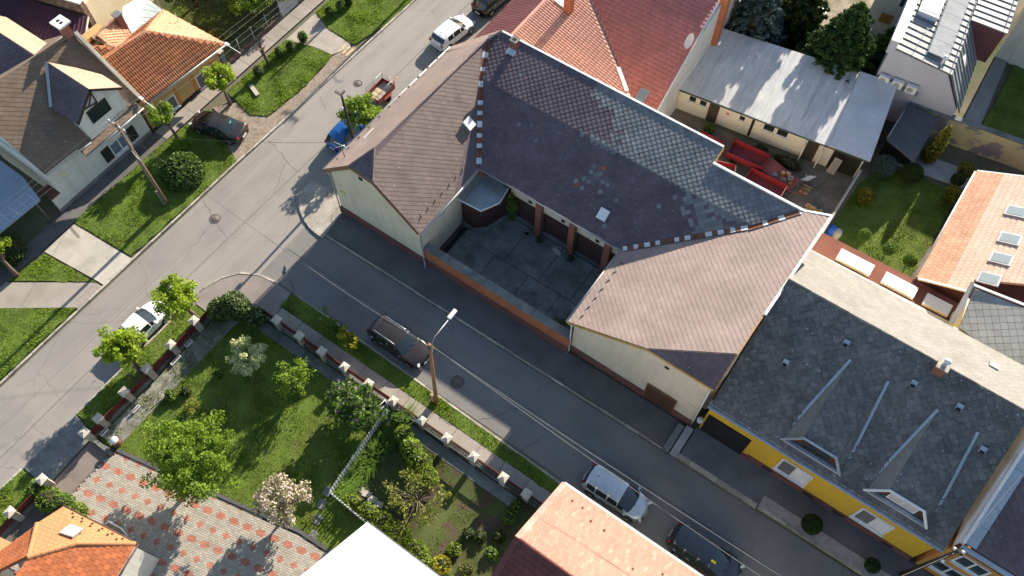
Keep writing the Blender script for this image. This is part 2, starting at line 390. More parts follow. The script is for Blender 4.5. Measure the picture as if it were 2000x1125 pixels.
manhole(at(699, 163)[:2], .3, 'round manhole cover in a dark asphalt patch opposite the red trailer')
manhole((-15.25, 15.65), .4, 'round iron manhole cover in the road beside the street lamp')

# raised surfaces: verges, footways, aprons
def rough(pts, amp=.07, step=.45):
    "ragged edge for turf and dirt"
    out = []; rr = random.Random(len(pts)*7+int(abs(pts[0][0]*10)))
    for i in range(len(pts)):
        a, b = Vector(pts[i][:2]), Vector(pts[(i+1) % len(pts)][:2]); n = max(1, min(60, int((b-a).length/step))); s = Vector((-(b-a).y, (b-a).x)).normalized()
        for k in range(n): out.append(tuple(a.lerp(b, k/n) + s*(rr.uniform(-amp, amp) if k else 0)))
    return out
def raised(name, pts, m, z=.12): return struct(name, MB().prism(rough(pts) if m in (lawn, dirt) else pts, -.02, z), m)
GRASS = []                                   # (polygon, density, height, tone)
def verge(name, pts, dens=70, h=.1, z=.12, tone=0):
    o = raised(name, pts, lawn, z); GRASS.append((pts, dens, h, z, tone)); return o
W = -46.75
verge('verge', [(-40.85, -30), (-40.95, 4.45), (-45.4, 1.3), (-47.5, -.2), (-47.5, -30)], 75, .12)
verge('verge', [(-41.4, 6.75), (-46.3, 6.2), (W, 3.1)], 75)
verge('verge', [(-41.0, 9.75), (-40.65, 20.6), (-42.0, 20.9), (-43.6, 22.1), (-44.6, 23.2), (-46.3, 23.0), (W, 18.5), (W, 9.3)], 75)
verge('verge', [(-44.9, 25.0), (-43.0, 24.6), (-41.7, 25.4), (-41.4, 29.5), (-41.8, 33.4), (-43.6, 33.2), (-46.2, 32.4), (-46.3, 25.3)], 85, .14)
verge('verge', [(-41.1, 35.4), (-40.35, 38.5), (-40.1, 60), (-46.4, 60), (-46.3, 36.4), (-44.0, 35.5)], 85, .14)
raised('driveway', [(-40.72, 6.9), (-40.65, 9.6), (-46.6, 9.2), (-46.5, 6.3), (-41.45, 6.85)], conc, .1)
raised('path', [(-40.8, 4.5), (-40.75, 6.75), (-41.4, 6.7), (-46.4, 3.2), (-52, -.4), (-51.2, -2.4), (-46.0, .9), (-41.0, 4.5)], walk_w, .09)
raised('dirt_parking', [(-40.55, 20.6), (-40.3, 35.1), (-41.05, 35.3), (-41.75, 33.4), (-41.35, 29.5), (-41.65, 25.5), (-43.0, 24.65), (-44.85, 24.95), (-46.1, 23.4), (-44.5, 23.2), (-43.4, 22.15), (-41.9, 20.95)], dirt, .06)
raised('concrete_crossing', [(-41.1, 34.9), (-41.4, 35.3), (-44.0, 35.45), (-46.3, 36.3), (-46.25, 32.45), (-43.7, 33.25), (-41.9, 33.45)], mat('concrete_crossing', (.34, .3, .25), .9, .2, .6, 9, .2, bump=.3), .085)
fw = raised('footway', [(W, -30), (W, 60), (-48.1, 60), (-48.1, -30)], asph_walk, .11)
for i in range(0, 26):
    y0 = 18.9 + i*1.6
    MB().bb(-48.02, W+.04, y0, y0+1.575, .112, .135).build('slab', walk_w, fw)
# ochre road markings by the far parking place
ym = mat('old_ochre_paint', (.5, .4, .22), .9, .3, 4, 20, .3)
for k in range(4): tag(MB().poly([(-40.5-.42*k, 34.0, .0885), (-40.3-.42*k, 34.0, .0885), (-40.3-.42*k, 35.0, .0885), (-40.5-.42*k, 35.0, .0885)]).build('road_marking', ym), kind='structure')
# south-east block: verge, footway, garden
verge('verge', [(-34.75, -.9), (-34.65, 8.4), (-34.2, 9.6), (-32.8, 9.5), (-32.75, -1.2)], 75)
verge('verge', [(-34.8, -30), (-34.8, -5.5), (-32.8, -5.6), (-32.8, -30)], 75, .12)
raised('apron', [(-34.75, -5.4), (-34.75, -1.0), (-32.7, -1.3), (-32.55, -5.4)], conc_old, .1)
raised('footway', [(-34.65, 8.5), (-34.6, 11), (-34.1, 12.2), (-33.3, 13.25), (-32.0, 13.95), (-30.6, 14.2), (-29.2, 14.2), (-28.9, 12.1), (-32.5, 11.7), (-32.8, 9.6), (-34.15, 9.65)], mat('footway_corner', (.23, .2, .175), .9, .15, .6, 12, .15), .1)
sw = struct('footway', MB().prism([(-28.9, 12.0), (-5.4, 12.0), (-5.4, 12.95), (-28.95, 13.0)], -.02, .09), asph_walk)
for i in range(12): MB().bb(-28.9+i*1.96, -28.9+i*1.96+1.92, 12.0, 12.95, .092, .12).build('slab', walk_w, sw)
verge('verge', [(-29.2, 13.0), (-5.2, 12.97), (-5.2, 13.75), (-16, 14.0), (-29.0, 14.25)], 85, .12)
verge('verge', [(-4.6, 13.3), (8, 13.3), (30, 13.3), (30, 13.75), (-4.6, 13.75)], 40, .1)
# north side of the cross street
raised('footway', [(-31.2, 20.2), (-30.6, 19.45), (-1.1, 19.75), (-1.1, 21.95), (-31.2, 21.75)], asph_walk, .1)
raised('footway', [(-33.0, 20.6), (-31.25, 21.8), (-30.7, 36.2), (-30.7, 60), (-33.0, 60)], mat('corner_pavement', (.27, .24, .2), .9, .25, .6, 8, .2, col2=(.15, .13, .1), c2=(.5, .7), c2s=.7, bump=.3), .1)
raised('forecourt', [(-.2, 19.95), (5.6, 19.85), (5.6, 22.2), (-.2, 22.2)], mat('dark_setts', (.135, .14, .145), .85, .2, .6, 10, .2, bump=.3), .14)
raised('footway', [(5.6, 20.75), (30, 20.75), (30, 22.2), (5.6, 22.2)], mat('dark_footway', (.12, .12, .125), .85, .2, .6, 10, .2, bump=.3), .14)
raised('gravel_strip', [(5.6, 19.95), (30, 19.95), (30, 20.72), (5.6, 20.72)], mat('pale_gravel', (.36, .32, .3), .95, .2, 3, 22, .45, bump=.8, bs=20), .13)
# kerb stones, one by one
def kerb(pts, label_name='kerb', step=1.0, wd=.14, z=.135, miss=0.0):
    root = None; me = {}
    base = MB()
    for i in range(len(pts)-1):
        a, b = Vector((*pts[i], 0)), Vector((*pts[i+1], 0)); d = (b-a).normalized(); s = Vector((-d.y, d.x, 0))*wd*.3
        base.prism([a-s, b-s, b+s, a+s], -.02, z*.6)
    root = struct(label_name, base, kerbm)
    for i in range(len(pts)-1):
        a, b = Vector((*pts[i], 0)), Vector((*pts[i+1], 0)); L = (b-a).length; n = max(1, round(L/step)); d = (b-a)/n
        key = round(d.length, 2)
        if key not in me: me[key] = MB().box((0, 0, (z-.02)/2), (d.length-.035, wd, z+.02)).mesh('kerb_stone', kerbm)
        for k in range(n):
            if random.random() < miss: continue
            o = bpy.data.objects.new('kerb_stone', me[key]); C.objects.link(o); o.parent = root
            p = a + d*(k+.5); o.location = (p.x, p.y, random.uniform(-.02, .005)); o.rotation_euler = (0, 0, math.atan2(d.y, d.x)+random.uniform(-.012, .012))
kerb([(-40.78, -16), (-40.72, 4.4), (-40.58, 20.5), (-40.42, 26), (-40.28, 36), (-39.98, 52)], wd=.16)
kerb([(-34.82, -14), (-34.8, -5.5)]); kerb([(-34.78, -.9), (-34.7, 8.4)])
kerb([(-34.65, 10.9), (-34.2, 12.25), (-33.4, 13.3), (-32.1, 14.03), (-30.6, 14.27)], step=.6)
kerb([(-29, 14.33), (-22, 14.2), (-15.8, 14.07), (-5.1, 13.82)]); kerb([(-4.5, 13.82), (24, 13.82)])
kerb([(-30.9, 19.4), (-1.2, 19.66)], wd=.13, miss=.15)
kerb([(-.3, 19.82), (5.5, 19.78)], wd=.34, z=.17); kerb([(5.6, 19.84), (24, 19.86)], wd=.2, z=.17)
arc = [tuple(at(*p)[:2]) for p in ((612, 352), (600, 365), (590, 380), (586, 395), (588, 412), (596, 430), (608, 446), (620, 457), (632, 464))]
kerb(arc, step=.5, wd=.2)
arc2 = [(-31.15, 22.6)] + [(-30.2 - 1.1*math.cos(a), 21.7 - 1.3*math.sin(a)) for a in np.linspace(.1, 1.3, 6)]
raised('corner_paving', arc + [(-30.65, 21.7), (-30.7, 23.9)], mat('corner_concrete', (.34, .31, .26), .9, .25, .7, 8, .2, col2=(.2, .18, .15), c2=(.5, .7), c2s=.9, bump=.3), .125)
kerb(arc2, step=.4, wd=.1, z=.16)
# raised concrete ramp beside the garage court
t = thing('ramp_block', 'sloping concrete ramp blocks beside the yellow garage forecourt', 'ramp', (-.9, 20.8, 0))
MB().extr([(-1.35, 19.6, 0), (-1.35, 21.7, 0), (-1.35, 21.7, .32), (-1.35, 19.6, .2)], (.45, 0, 0)).build('block', conc_old, t)
MB().extr([(-.8, 19.6, 0), (-.8, 21.9, 0), (-.8, 21.9, .3), (-.8, 19.6, .15)], (.5, 0, 0)).build('block', mat('pale_concrete_block', (.33, .33, .34), .9), t)
# gardens and yards
verge('garden_lawn', [(-32.3, -1.3), (-30.6, -1.0), (-17.3, 1.9), (-17.2, 11.5), (-32.3, 11.5)], 85, .1, .14, 1)
raised('garden_bed', [(-17.1, 4.7), (-5.2, 4.7), (-5.2, 11.5), (-17.1, 11.5)], mat('garden_bed_ground', (.07, .085, .025), .95, .3, .8, 10, .3, col2=(.085, .06, .04), c2=(.48, .6), c2s=.7, bump=.5), .13)
GRASS.append(([(-16.2, 6.3), (-11.2, 6.0), (-10.4, 9.4), (-12.3, 10.6), (-16.2, 11.0)], 70, .08, .13, 1))
GRASS.append(([(-10.4, 4.9), (-5.6, 4.9), (-5.6, 10.6), (-10.0, 10.6)], 22, .08, .13, 1))
for a_, b_, y_ in ((-30, -25, 19.5), (-24, -20.5, 19.5), (-17, -14, 19.56), (-9, -4, 19.66), (-30, -28, 21.66), (-12, -9, 21.9), (-6, -4.4, 21.95)): GRASS.append(([(a_, y_-.03), (b_, y_-.03), (b_, y_+.14), (a_, y_+.14)], 60, .07, .1, 1))
for a_, b_ in ((-28.8, -22), (-20, -13), (-11, -6)): GRASS.append(([(a_, 11.88), (b_, 11.88), (b_, 12.02), (a_, 12.02)], 50, .08, .1, 1))
verge('garden_lawn', [(-17.2, 1.95), (-13.9, 2.2), (-13.9, 4.6), (-17.2, 4.6)], 80, .1, .135, 1)
gw = raised('garden_path', [(-32.2, -1.0), (-30.75, -1.0), (-30.7, 9.8), (-30.5, 11.45), (-32.2, 11.45)], mat('old_garden_concrete', (.26, .25, .22), .92, .3, .7, 8, .25, col2=(.12, .115, .09), c2=(.45, .65), c2s=.9, bump=.3), .155)
raised('garden_path', [(-30.45, 10.7), (-7.0, 10.7), (-7.0, 11.45), (-30.45, 11.45)], conc_old, .157)
struct('patio_base', MB().prism([(-32.2, -1.4), (-30.6, -1.15), (-17.2, 1.75), (-12, 2.1), (-12, -14), (-32.2, -14)], -.02, .1), mat('patio_sand', (.12, .11, .09), .95))
raised('yard', [(-16, 37.3), (-.1, 36.1), (.1, 46.9), (-16, 44.8)], mat('yard_earth', (.2, .175, .145), .95, .3, .5, 8, .25, col2=(.1, .09, .06), c2=(.45, .7), c2s=.5, bump=.4), .03)
raised('courtyard', [(-22.7, 22.2), (-10.2, 22.2), (-10.2, 29.2), (-22.7, 29.2)], mat('courtyard_base', (.08, .08, .075), .95, .3, .6), .02)
verge('garden_lawn', [(.4, 39.6), (7.0, 39.8), (7.3, 50.6), (1.7, 49.8), (.5, 47)], 80, .07, .12, 2)
struct('garden_path', MB().prism([(.3, 38.95), (7.1, 39.2), (7.05, 39.75), (.3, 39.5)], -.02, .14), mat('paving_white', (.5, .48, .44), .9))
raised('path', [(1.2, 50.2), (8, 51.3), (30, 55), (30, 57), (4, 52.6), (1, 52)], mat('pale_path', (.33, .33, .32), .9, .2, .6, 9, .15), .1)
verge('garden_lawn', [(6.4, 57.0), (30, 60.5), (30, 90), (5.7, 90)], 40, .08, .12, 2)
raised('path', [(4.9, 56.6), (6.3, 56.8), (5.6, 66), (4.6, 66)], mat('shaded_path', (.26, .26, .25), .9, .2, .6), .1)
raised('back_garden', [(-70, 27.5), (-48.3, 27.5), (-48.3, 70), (-70, 70)], mat('back_garden_ground', (.07, .075, .03), .95, .3, .6, 8, .3, bump=.5), .1)
GRASS.append(([(-58, 28.5), (-49, 28.5), (-49, 45), (-58, 45)], 50, .14, .1, 0))
raised('back_yard', [(-15, 51.5), (2, 54.6), (4, 90), (-15, 90)], mat('back_yard_ground', (.33, .27, .2), .95, .25, .5, 8, .3, col2=(.08, .09, .03), c2=(.5, .68), c2s=.35, bump=.4), .08)
# ================================================================ the big courtyard building
slate_br = mat('fibre_slate_brown', (.2, .15, .128), .72, .18, .5, 12, .15, col2=(.14, .108, .096), c2=(.5, .75), c2s=.5, tile=.09, speck=((.5, .47, .42), 2.2, .08, .7))
slate_pk = mat('fibre_slate_faded', (.325, .238, .2), .66, .14, .5, 10, .12, col2=(.255, .185, .158), c2=(.45, .75), c2s=.35, tile=.06, spec=.5)
slate_dk = mat('fibre_slate_dark_shaded', (.125, .095, .105), .8, .2, .6, 12, .18, tile=.12, speck=((.5, .48, .46), 2.6, .08, .55))  # shade of the slopes facing away from the sun is in this colour
slate_gr = mat('fibre_slate_grey', (.19, .192, .19), .82, .15, .7, 10, .15, tile=.16)
slate_wh = mat('fibre_slate_white', (.62, .6, .56), .8, .1, 2)
slate_rd = mat('clay_patch', (.35, .1, .06), .85)
cream = mat('cream_render', (.7, .6, .44), .92, .06, .4, 6, .07, col2=(.5, .42, .31), c2=(.55, .85), c2s=.5, bump=.1, streak=((.62, .53, .39), (2.2, 2.2, .22)))
plinth_m = mat('maroon_plinth', (.17, .075, .06), .85, .2, .8, 8, .15)
wood_br = mat('varnished_soffit', (.22, .12, .05), .7, .2, 3, 20, .2)
wood_yl = mat('yellow_fascia', (.5, .3, .1), .7, .15, 2)
zinc = mat('zinc_flashing', (.6, .62, .64), .5, .12, 1.5, 9, .1, metal=.3)
white_m = mat('white_flashing', (.75, .74, .7), .6, .08, 1)
gutter = mat('grey_gutter', (.4, .4, .4), .5, .15, 3, metal=.3)
brick_o = mat('orange_brick_wall', (.42, .135, .055), .88, .12, 1, 14, .2, bump=.2)
def brickmat(name, c1, c2, mortar, sx=.25, sy=.075):
    m, t, b, o = _nodes(name); pos = _pos(t); sep = t.nodes.new('ShaderNodeSeparateXYZ'); t.links.new(pos, sep.inputs[0])
    cm = t.nodes.new('ShaderNodeCombineXYZ'); t.links.new(_math(t, 'ADD', sep.outputs[0], sep.outputs[1]), cm.inputs[0]); t.links.new(sep.outputs[2], cm.inputs[1])
    br = t.nodes.new('ShaderNodeTexBrick'); t.links.new(cm.outputs[0], br.inputs['Vector']); br.inputs['Scale'].default_value = 1.0
    br.inputs['Brick Width'].default_value = sx; br.inputs['Row Height'].default_value = sy; br.inputs['Mortar Size'].default_value = .008
    br.inputs['Color1'].default_value = (*c1, 1); br.inputs['Color2'].default_value = (*c2, 1); br.inputs['Mortar'].default_value = (*mortar, 1)
    c = _mix(t, _ramp(t, _noise(t, pos, 1.2), .3, .7), _mix(t, 1.0, br.outputs['Color'], (.75, .75, .75), 'MULTIPLY'), br.outputs['Color'])
    t.links.new(c, b.inputs['Base Color']); b.inputs['Roughness'].default_value = .88
    bp = t.nodes.new('ShaderNodeBump'); bp.inputs['Strength'].default_value = .5; bp.inputs['Distance'].default_value = .01; bp.invert = True
    t.links.new(br.outputs['Fac'], bp.inputs['Height']); t.links.new(bp.outputs[0], b.inputs['Normal']); return m
brick_or = brickmat('brick_orange', (.56, .18, .075), (.47, .145, .06), (.3, .14, .08))
brick_dk = brickmat('brick_dark', (.085, .035, .028), (.06, .028, .024), (.03, .022, .02), .25, .12)
brick_rd = brickmat('brick_red', (.33, .1, .06), (.26, .075, .045), (.3, .2, .15))
dark = mat('dark_opening', (.02, .018, .016), .9)
winglass = glass('window_glass')
white_fr = mat('white_joinery', (.72, .72, .7), .5, .05, 1)
hall = thing('courtyard_building', 'large U-shaped building with brown slate roofs round a shaded courtyard', 'building', (-16, 29, 0))
hm = [slate_br, slate_gr, slate_wh, slate_dk, slate_pk, slate_rd]
T = (.42, .42)                                   # diagonal of a slate laid on its corner
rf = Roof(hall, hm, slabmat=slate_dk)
rnd = random.Random(3)
def pat_main(p):
    if rnd.random() < .002: return 1
    return 0
def pat_c(p):
    edge = -17.2 + 1.4*math.sin(p.y*1.7) + rnd.uniform(-.9, .9) + (37-p.y)*.35
    if p.y > 32.9 and p.x > edge: return 1
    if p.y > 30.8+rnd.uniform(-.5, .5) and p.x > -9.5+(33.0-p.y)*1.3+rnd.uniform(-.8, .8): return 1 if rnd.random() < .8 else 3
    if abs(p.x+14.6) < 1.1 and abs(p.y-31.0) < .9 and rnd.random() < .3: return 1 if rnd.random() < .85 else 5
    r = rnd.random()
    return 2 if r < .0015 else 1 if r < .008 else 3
def pat_r(p): r = rnd.random(); return 2 if r < .0012 else 1 if r < .003 else 4
rf.plane([(-30.72, 35.3, 5.5), (-31.1, 21.5, 5.5), (-28.18, 21.5, 8.2), (-27.1, 23.15, 9.2), (-26.75, 35.2, 9.15)], T, matf=lambda p: 4, lift=.012)
rf.plane([(-30.68, 36.15, 5.5), (-30.72, 35.3, 5.5), (-26.75, 35.2, 9.15), (-26.3, 36.55, 9.25)], T, matf=lambda p: 4, lift=.012)
rf.plane([(-22.45, 21.4, 5.0), (-22.4, 28.3, 5.0), (-25.68, 33.0, 7.95), (-26.85, 35.8, 9.05), (-26.75, 35.2, 9.15), (-27.1, 23.15, 9.2), (-26.0, 21.4, 8.2)], T, matf=pat_main, lift=.02)
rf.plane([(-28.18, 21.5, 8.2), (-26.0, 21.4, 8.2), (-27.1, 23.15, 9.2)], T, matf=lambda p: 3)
rf.plane([(-22.4, 28.3, 5.0), (-10.5, 28.25, 5.0), (-3.68, 33.0, 7.95), (-25.68, 33.0, 7.95)], T, matf=pat_c, lift=.02)
rf.plane([(-25.68, 33.0, 7.95), (-8.2, 33.0, 7.95), (-8.2, 36.5, 9.2), (-26.3, 36.5, 9.2)], (.46, .46), matf=pat_c, lift=.03)
rf.plane([(-25.68, 33.0, 7.95), (-26.3, 36.5, 9.2), (-26.92, 35.85, 8.97)], (.46, .46), matf=pat_c, lift=.03, udir=(1, 0, 0))
rf.plane([(-8.2, 33.0, 7.95), (-3.68, 33.0, 7.95), (-1.6, 35.2, 8.75), (-8.2, 35.2, 8.75)], (.46, .46), matf=pat_c, lift=.03)
rref = (-10.5, 28.25, 5.0)
rf.plane([(-10.5, 28.25, 5.0), (-10.5, 21.65, 5.0), (-5.0, 21.87, 7.38), (-.42, 23.6, 9.36), (-.1, 33.0, 9.5), (-3.68, 33.0, 7.95)], T, matf=pat_r, udir=(0, 1, 0), ref=rref)
rf.plane([(-3.68, 33.0, 7.95), (-.1, 33.0, 9.5), (0, 35.3, 9.55), (-1.6, 35.2, 8.86)], T, matf=pat_r, udir=(0, 1, 0), ref=rref)
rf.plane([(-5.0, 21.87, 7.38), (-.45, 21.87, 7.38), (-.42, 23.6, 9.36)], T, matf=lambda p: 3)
hroof = rf.build()
# walls
MB().extr([(-30.65, 21.75, 0), (-22.75, 21.75, 0), (-22.75, 21.75, 4.75), (-26.05, 21.75, 7.78), (-28.15, 21.75, 7.78), (-30.65, 21.75, 5.5)], (0, 14.1, 0)).build('wall', cream, hall)
MB().bb(-22.74, -8.2, 29.25, 36.2, 0, 4.9).bb(-25.5, -8.2, 34.0, 36.25, 4.9, 7.9).bb(-25.5, -8.2, 35.9, 36.25, 7.9, 8.9).build('wall', cream, hall)
MB().extr([(-10.2, 22.1, 0), (-.6, 22.1, 0), (-.6, 22.1, 7.12), (-5.0, 22.1, 7.1), (-10.2, 22.1, 4.85)], (0, 13.1, 0)).bb(-.6, -.3, 23.7, 35.2, 0, 9.0).build('wall', cream, hall)
MB().bb(-30.72, -22.72, 21.68, 21.748, 0, .95).bb(-30.72, -30.652, 21.75, 35.8, 0, .95).build('plinth', plinth_m, hall)
MB().bb(-10.25, -4.3, 22.03, 22.098, 0, .95).bb(-2.1, -.55, 22.03, 22.098, 0, .95).build('plinth', plinth_m, hall)
# verge boards and soffits
def board(pts, t, m, par, name='verge_board'):
    mb = MB()
    for i in range(len(pts)-1):
        a, b = Vector(pts[i]), Vector(pts[i+1]); d = b-a; L = d.length; d.normalize(); s = Vector((-d.y, d.x, 0)).normalized(); z = d.cross(s)
        if z.z < 0: z = -z
        mb.box((a+b)/2 - z*t[1]/2, (L+.01, t[0], t[1]), ax=(d, s, z))
    return mb.build(name, m, par)
board([(-31.12, 21.47, 5.48), (-28.18, 21.47, 8.18), (-26.0, 21.37, 8.18), (-22.47, 21.37, 4.98)], (.05, .26), wood_br, hroof)
board([(-10.52, 21.62, 4.98), (-5.0, 21.84, 7.36), (-.45, 21.84, 7.36)], (.05, .22), wood_yl, hroof)
board([(-.4, 21.95, 7.4), (-.38, 23.6, 9.36), (-.3, 26.8, 9.42)], (.06, .22), wood_yl, hroof)
board([(-.25, 26.8, 9.5), (0.02, 35.35, 9.64)], (.16, .12), white_m, hroof, 'parapet_flashing')
board([(.02, 35.38, 9.64), (-1.6, 35.28, 8.92), (-8.2, 35.28, 8.92)], (.16, .12), white_m, hroof, 'parapet_flashing')
board([(-8.2, 36.55, 9.29), (-26.2, 36.55, 9.29)], (.14, .12), white_m, hroof, 'parapet_flashing')
board([(-8.15, 35.25, 8.85), (-8.15, 36.5, 9.2)], (.08, .2), wood_yl, hroof)
MB().extr([(-8.3, 35.3, 6.5), (-8.3, 36.2, 6.5), (-8.3, 36.2, 9.05), (-8.3, 35.3, 8.65)], (.12, 0, 0)).build('gable_end', mat('ochre_render', (.55, .4, .16), .9), hall)
# ridge and hip caps
capm = mat('ridge_cap', (.27, .2, .17), .8, .15, 2, tile=.15)
def caps(pts, m, par, w_=.2, step=.42, name='ridge_tile'):
    for i in range(len(pts)-1):
        a, b = Vector(pts[i]), Vector(pts[i+1]); L = (b-a).length; n = max(1, round(L/step)); d = (b-a).normalized(); s = Vector((-d.y, d.x, 0)).normalized(); z = s.cross(d); z = z if z.z > 0 else -z
        ll = L/n; mb = MB()
        prof = [(-w_/2, -.03), (-w_/4, .035), (0, .055), (w_/4, .035), (w_/2, -.03)]
        vs = [(-ll*.5, y, h) for y, h in prof] + [(ll*.53, y*1.1, h+.012) for y, h in prof]
        mb.add(vs, [(k, k+1, 6+k, 5+k) for k in range(4)] + [(0, 1, 2, 3, 4), (9, 8, 7, 6, 5)]); me = mb.mesh(name, m)
        off = OFF[par.name]
        for k in range(n):
            o = bpy.data.objects.new(name, me); C.objects.link(o); o.parent = par; p = a + (b-a)*((k+.5)/n) - off
            o.matrix_local = Matrix(((d.x, s.x, z.x, p.x), (d.y, s.y, z.y, p.y), (d.z, s.z, z.z, p.z), (0, 0, 0, 1)))
caps([(-27.1, 23.15, 9.24), (-26.75, 35.2, 9.19), (-26.3, 36.5, 9.3)], capm, hroof, .16)
caps([(-28.16, 21.55, 8.24), (-27.1, 23.15, 9.24)], capm, hroof, .12); caps([(-26.02, 21.45, 8.24), (-27.1, 23.15, 9.24)], capm, hroof, .12)
caps([(-5.0, 21.9, 7.42), (-.45, 23.6, 9.4)], capm, hroof, .12)
# valley gutters: sheet pieces, some painted white, some rusty
rust = mat('rusty_sheet', (.17, .07, .04), .75, .35, 2, 12, .25); vwhite = mat('bare_zinc_sheet', (.56, .58, .6), .5, .12, 2)
def valley(pts, w_, side=1):
    a0 = [Vector(p) for p in pts]; tot = sum((a0[i+1]-a0[i]).length for i in range(len(a0)-1)); pos = 0; k = 0
    def pt(s):
        for i in range(len(a0)-1):
            L = (a0[i+1]-a0[i]).length
            if s <= L or i == len(a0)-2: return a0[i] + (a0[i+1]-a0[i])*(s/L), (a0[i+1]-a0[i]).normalized()
            s -= L
    while pos < tot-.05:
        L = min(random.choice((.35, .42, .7, .95)) if k % 2 else random.choice((.32, .4, .45)), tot-pos)
        p, d = pt(pos+L/2); s = Vector((-d.y, d.x, 0)).normalized(); z = s.cross(d); z = z if z.z > 0 else -z
        m = MB(); h = w_/2
        for sg in (-1, 1):
            n2 = (z + s*sg*-.38).normalized(); e = d.cross(n2)*(1 if sg < 0 else -1)
            e = e if e.dot(s)*sg > 0 else -e
            m.box(p + e*h/2 + z*.06, (L-.01, h, .015), ax=(d, e, n2))
        m.build('valley_sheet', vwhite if k % 2 == 0 else rust, hroof); pos += L; k += 1
valley([(-22.55, 28.45, 5.08), (-25.62, 33.0, 7.97), (-26.75, 35.6, 9.02)], .4)
valley([(-10.4, 28.3, 5.08), (-3.68, 33.0, 7.97), (-1.7, 35.1, 8.82)], .36)
# gutters and downpipes
MB().tube([(-22.36, 21.4, 4.93), (-22.33, 28.2, 4.93)], .06).tube([(-22.3, 28.22, 4.93), (-10.6, 28.18, 4.93)], .06).tube([(-10.58, 28.2, 4.93), (-10.6, 21.65, 4.93)], .06).build('gutter', gutter, hall)
MB().tube([(-31.2, 21.55, 5.42), (-30.82, 36, 5.42)], .06).build('gutter', gutter, hall)
MB().tube([(-22.36, 21.42, 4.9), (-22.62, 21.6, 4.4), (-22.68, 21.62, 4.0), (-22.68, 21.62, .2), (-22.5, 21.45, .1)], .055).build('downpipe', gutter, hall)
MB().tube([(-10.6, 21.68, 4.9), (-10.3, 21.9, 4.2), (-10.25, 21.95, .25), (-10.35, 21.75, .12)], .055).build('downpipe', white_m, hall)
MB().tube([(-31.15, 21.6, 5.4), (-30.75, 21.68, 4.9), (-30.72, 21.62, .2)], .05).build('downpipe', gutter, hall)
MB().tube([(-.65, 22.0, 7.0), (-.6, 21.98, 1.0)], .05).build('downpipe', white_m, hall)
# roof hatches, chimney, masts, vents
def hatch(c, n, m1):
    c, n = Vector(c), Vector(n).normalized(); u = Vector((0, 1, 0)) if abs(n.x) > abs(n.y) else Vector((1, 0, 0)); v = n.cross(u).normalized(); u = v.cross(n)
    h = MB().box(c+n*.1, (.62, .72, .2), ax=(u, v, n)).build('roof_hatch', zinc, hall); MB().box(c+n*.22, (.7, .8, .05), ax=(u, v, n)).build('lid', m1, h)
hatch((-24.4, 29.75, 6.95), (.67, 0, .74), white_m); hatch((-12.78, 29.5, 5.78), (0, -.525, .85), white_m)
ch = MB().bb(-24.95, -24.45, 35.7, 36.15, 8.7, 9.75).build('chimney', brick_rd, hall)
MB().bb(-25.0, -24.4, 35.65, 36.2, 9.75, 9.85).build('chimney_cap', conc_old, ch); MB().bb(-24.85, -24.55, 35.8, 36.05, 9.851, 9.865).build('flue', dark, ch)
MB().box((-24.7, 35.48, 8.99), (.7, .45, .02), ax=(V3(1, 0, 0), V3(0, .92, .385), V3(0, -.385, .92))).build('flashing', zinc, ch)
ms = MB().tube([(-29.75, 22.6, 6.6), (-29.85, 22.6, 8.1)], .03).build('cable_mast', iron, hall)
MB().tube([(-30.5, 22.6, 7.9), (-29.4, 22.75, 7.9)], .02).tube([(-30.2, 22.3, 7.75), (-29.8, 22.9, 7.75)], .018).build('crossarm', zinc, ms)
MB().box((-29.8, 25.2, 6.68), (.13, 1.1, .03), ax=(V3(.73, 0, .68), V3(0, 1, 0), V3(-.68, 0, .73))).build('roof_plank', white_m, hall)
sgm = MB()                                        # snow guard hooks along the eaves
for y in np.arange(22.5, 35.8, 1.15): sgm.box((-30.5, y, 6.1), (.1, .2, .09))
for y in np.arange(22.4, 27.6, .8): sgm.box((-23.0, y, 5.58), (.06, .22, .07), rz=.6); sgm.box((-9.9, y, 5.34), (.06, .22, .07), rz=-.6)
sgm.build('snow_guard', iron, hroof)
# openings
v1 = MB().box((-27.6, 21.735, 6.9), (.32, .06, .3)).build('vent', dark, hall)
MB().box((-30.0, 21.74, 3.3), (.55, .03, .28)).build('notice_plate', mat('yellow_plate', (.55, .5, .06), .6), hall)
MB().box((-3.55, 22.085, 6.0), (.3, .06, .25)).build('vent', dark, hall)
g = MB().box((-3.2, 22.09, 1.25), (2.15, .05, 2.3)).build('garage_door', mat('brown_garage_door', (.09, .045, .028), .7, .2, 2), hall)
MB().bb(-4.3, -2.1, 22.0, 22.06, 2.42, 2.5).bb(-4.33, -4.25, 22.0, 22.06, .1, 2.42).bb(-2.15, -2.07, 22.0, 22.06, .1, 2.42).build('frame', wood_br, g)
for k in range(5): MB().bb(-4.24, -2.16, 22.045, 22.066, .12+k*.46, .55+k*.46).build('door_panel', mat('brown_door_panel', (.1, .05, .03), .65, .2, 2), g)
# courtyard arcade: brick piers, dark lattice walls, cream lintel with square vents
for x in (-22.45, -17.4, -14.55, -11.65): MB().bb(x-.24, x+.24, 28.48, 28.96, .1, 4.75).build('pier', brick_rd, hall)
for x0, x1 in ((-20.0, -17.65), (-17.15, -14.8), (-14.3, -11.9), (-11.4, -10.25)):
    lw = MB().bb(x0, x1, 28.98, 29.2, .42, 3.05).build('lattice_wall', brick_dk, hall)
    MB().bb(x0, x1, 28.85, 29.24, .03, .42).build('plinth', conc_old, lw)
    lt = MB().bb(x0, x1, 28.85, 29.25, 3.05, 4.7).build('lintel', cream, hall)
    if x1-x0 > 1.5: MB().box(((x0+x1)/2+.5, 28.84, 3.4), (.3, .05, .3)).build('vent', dark, lt)
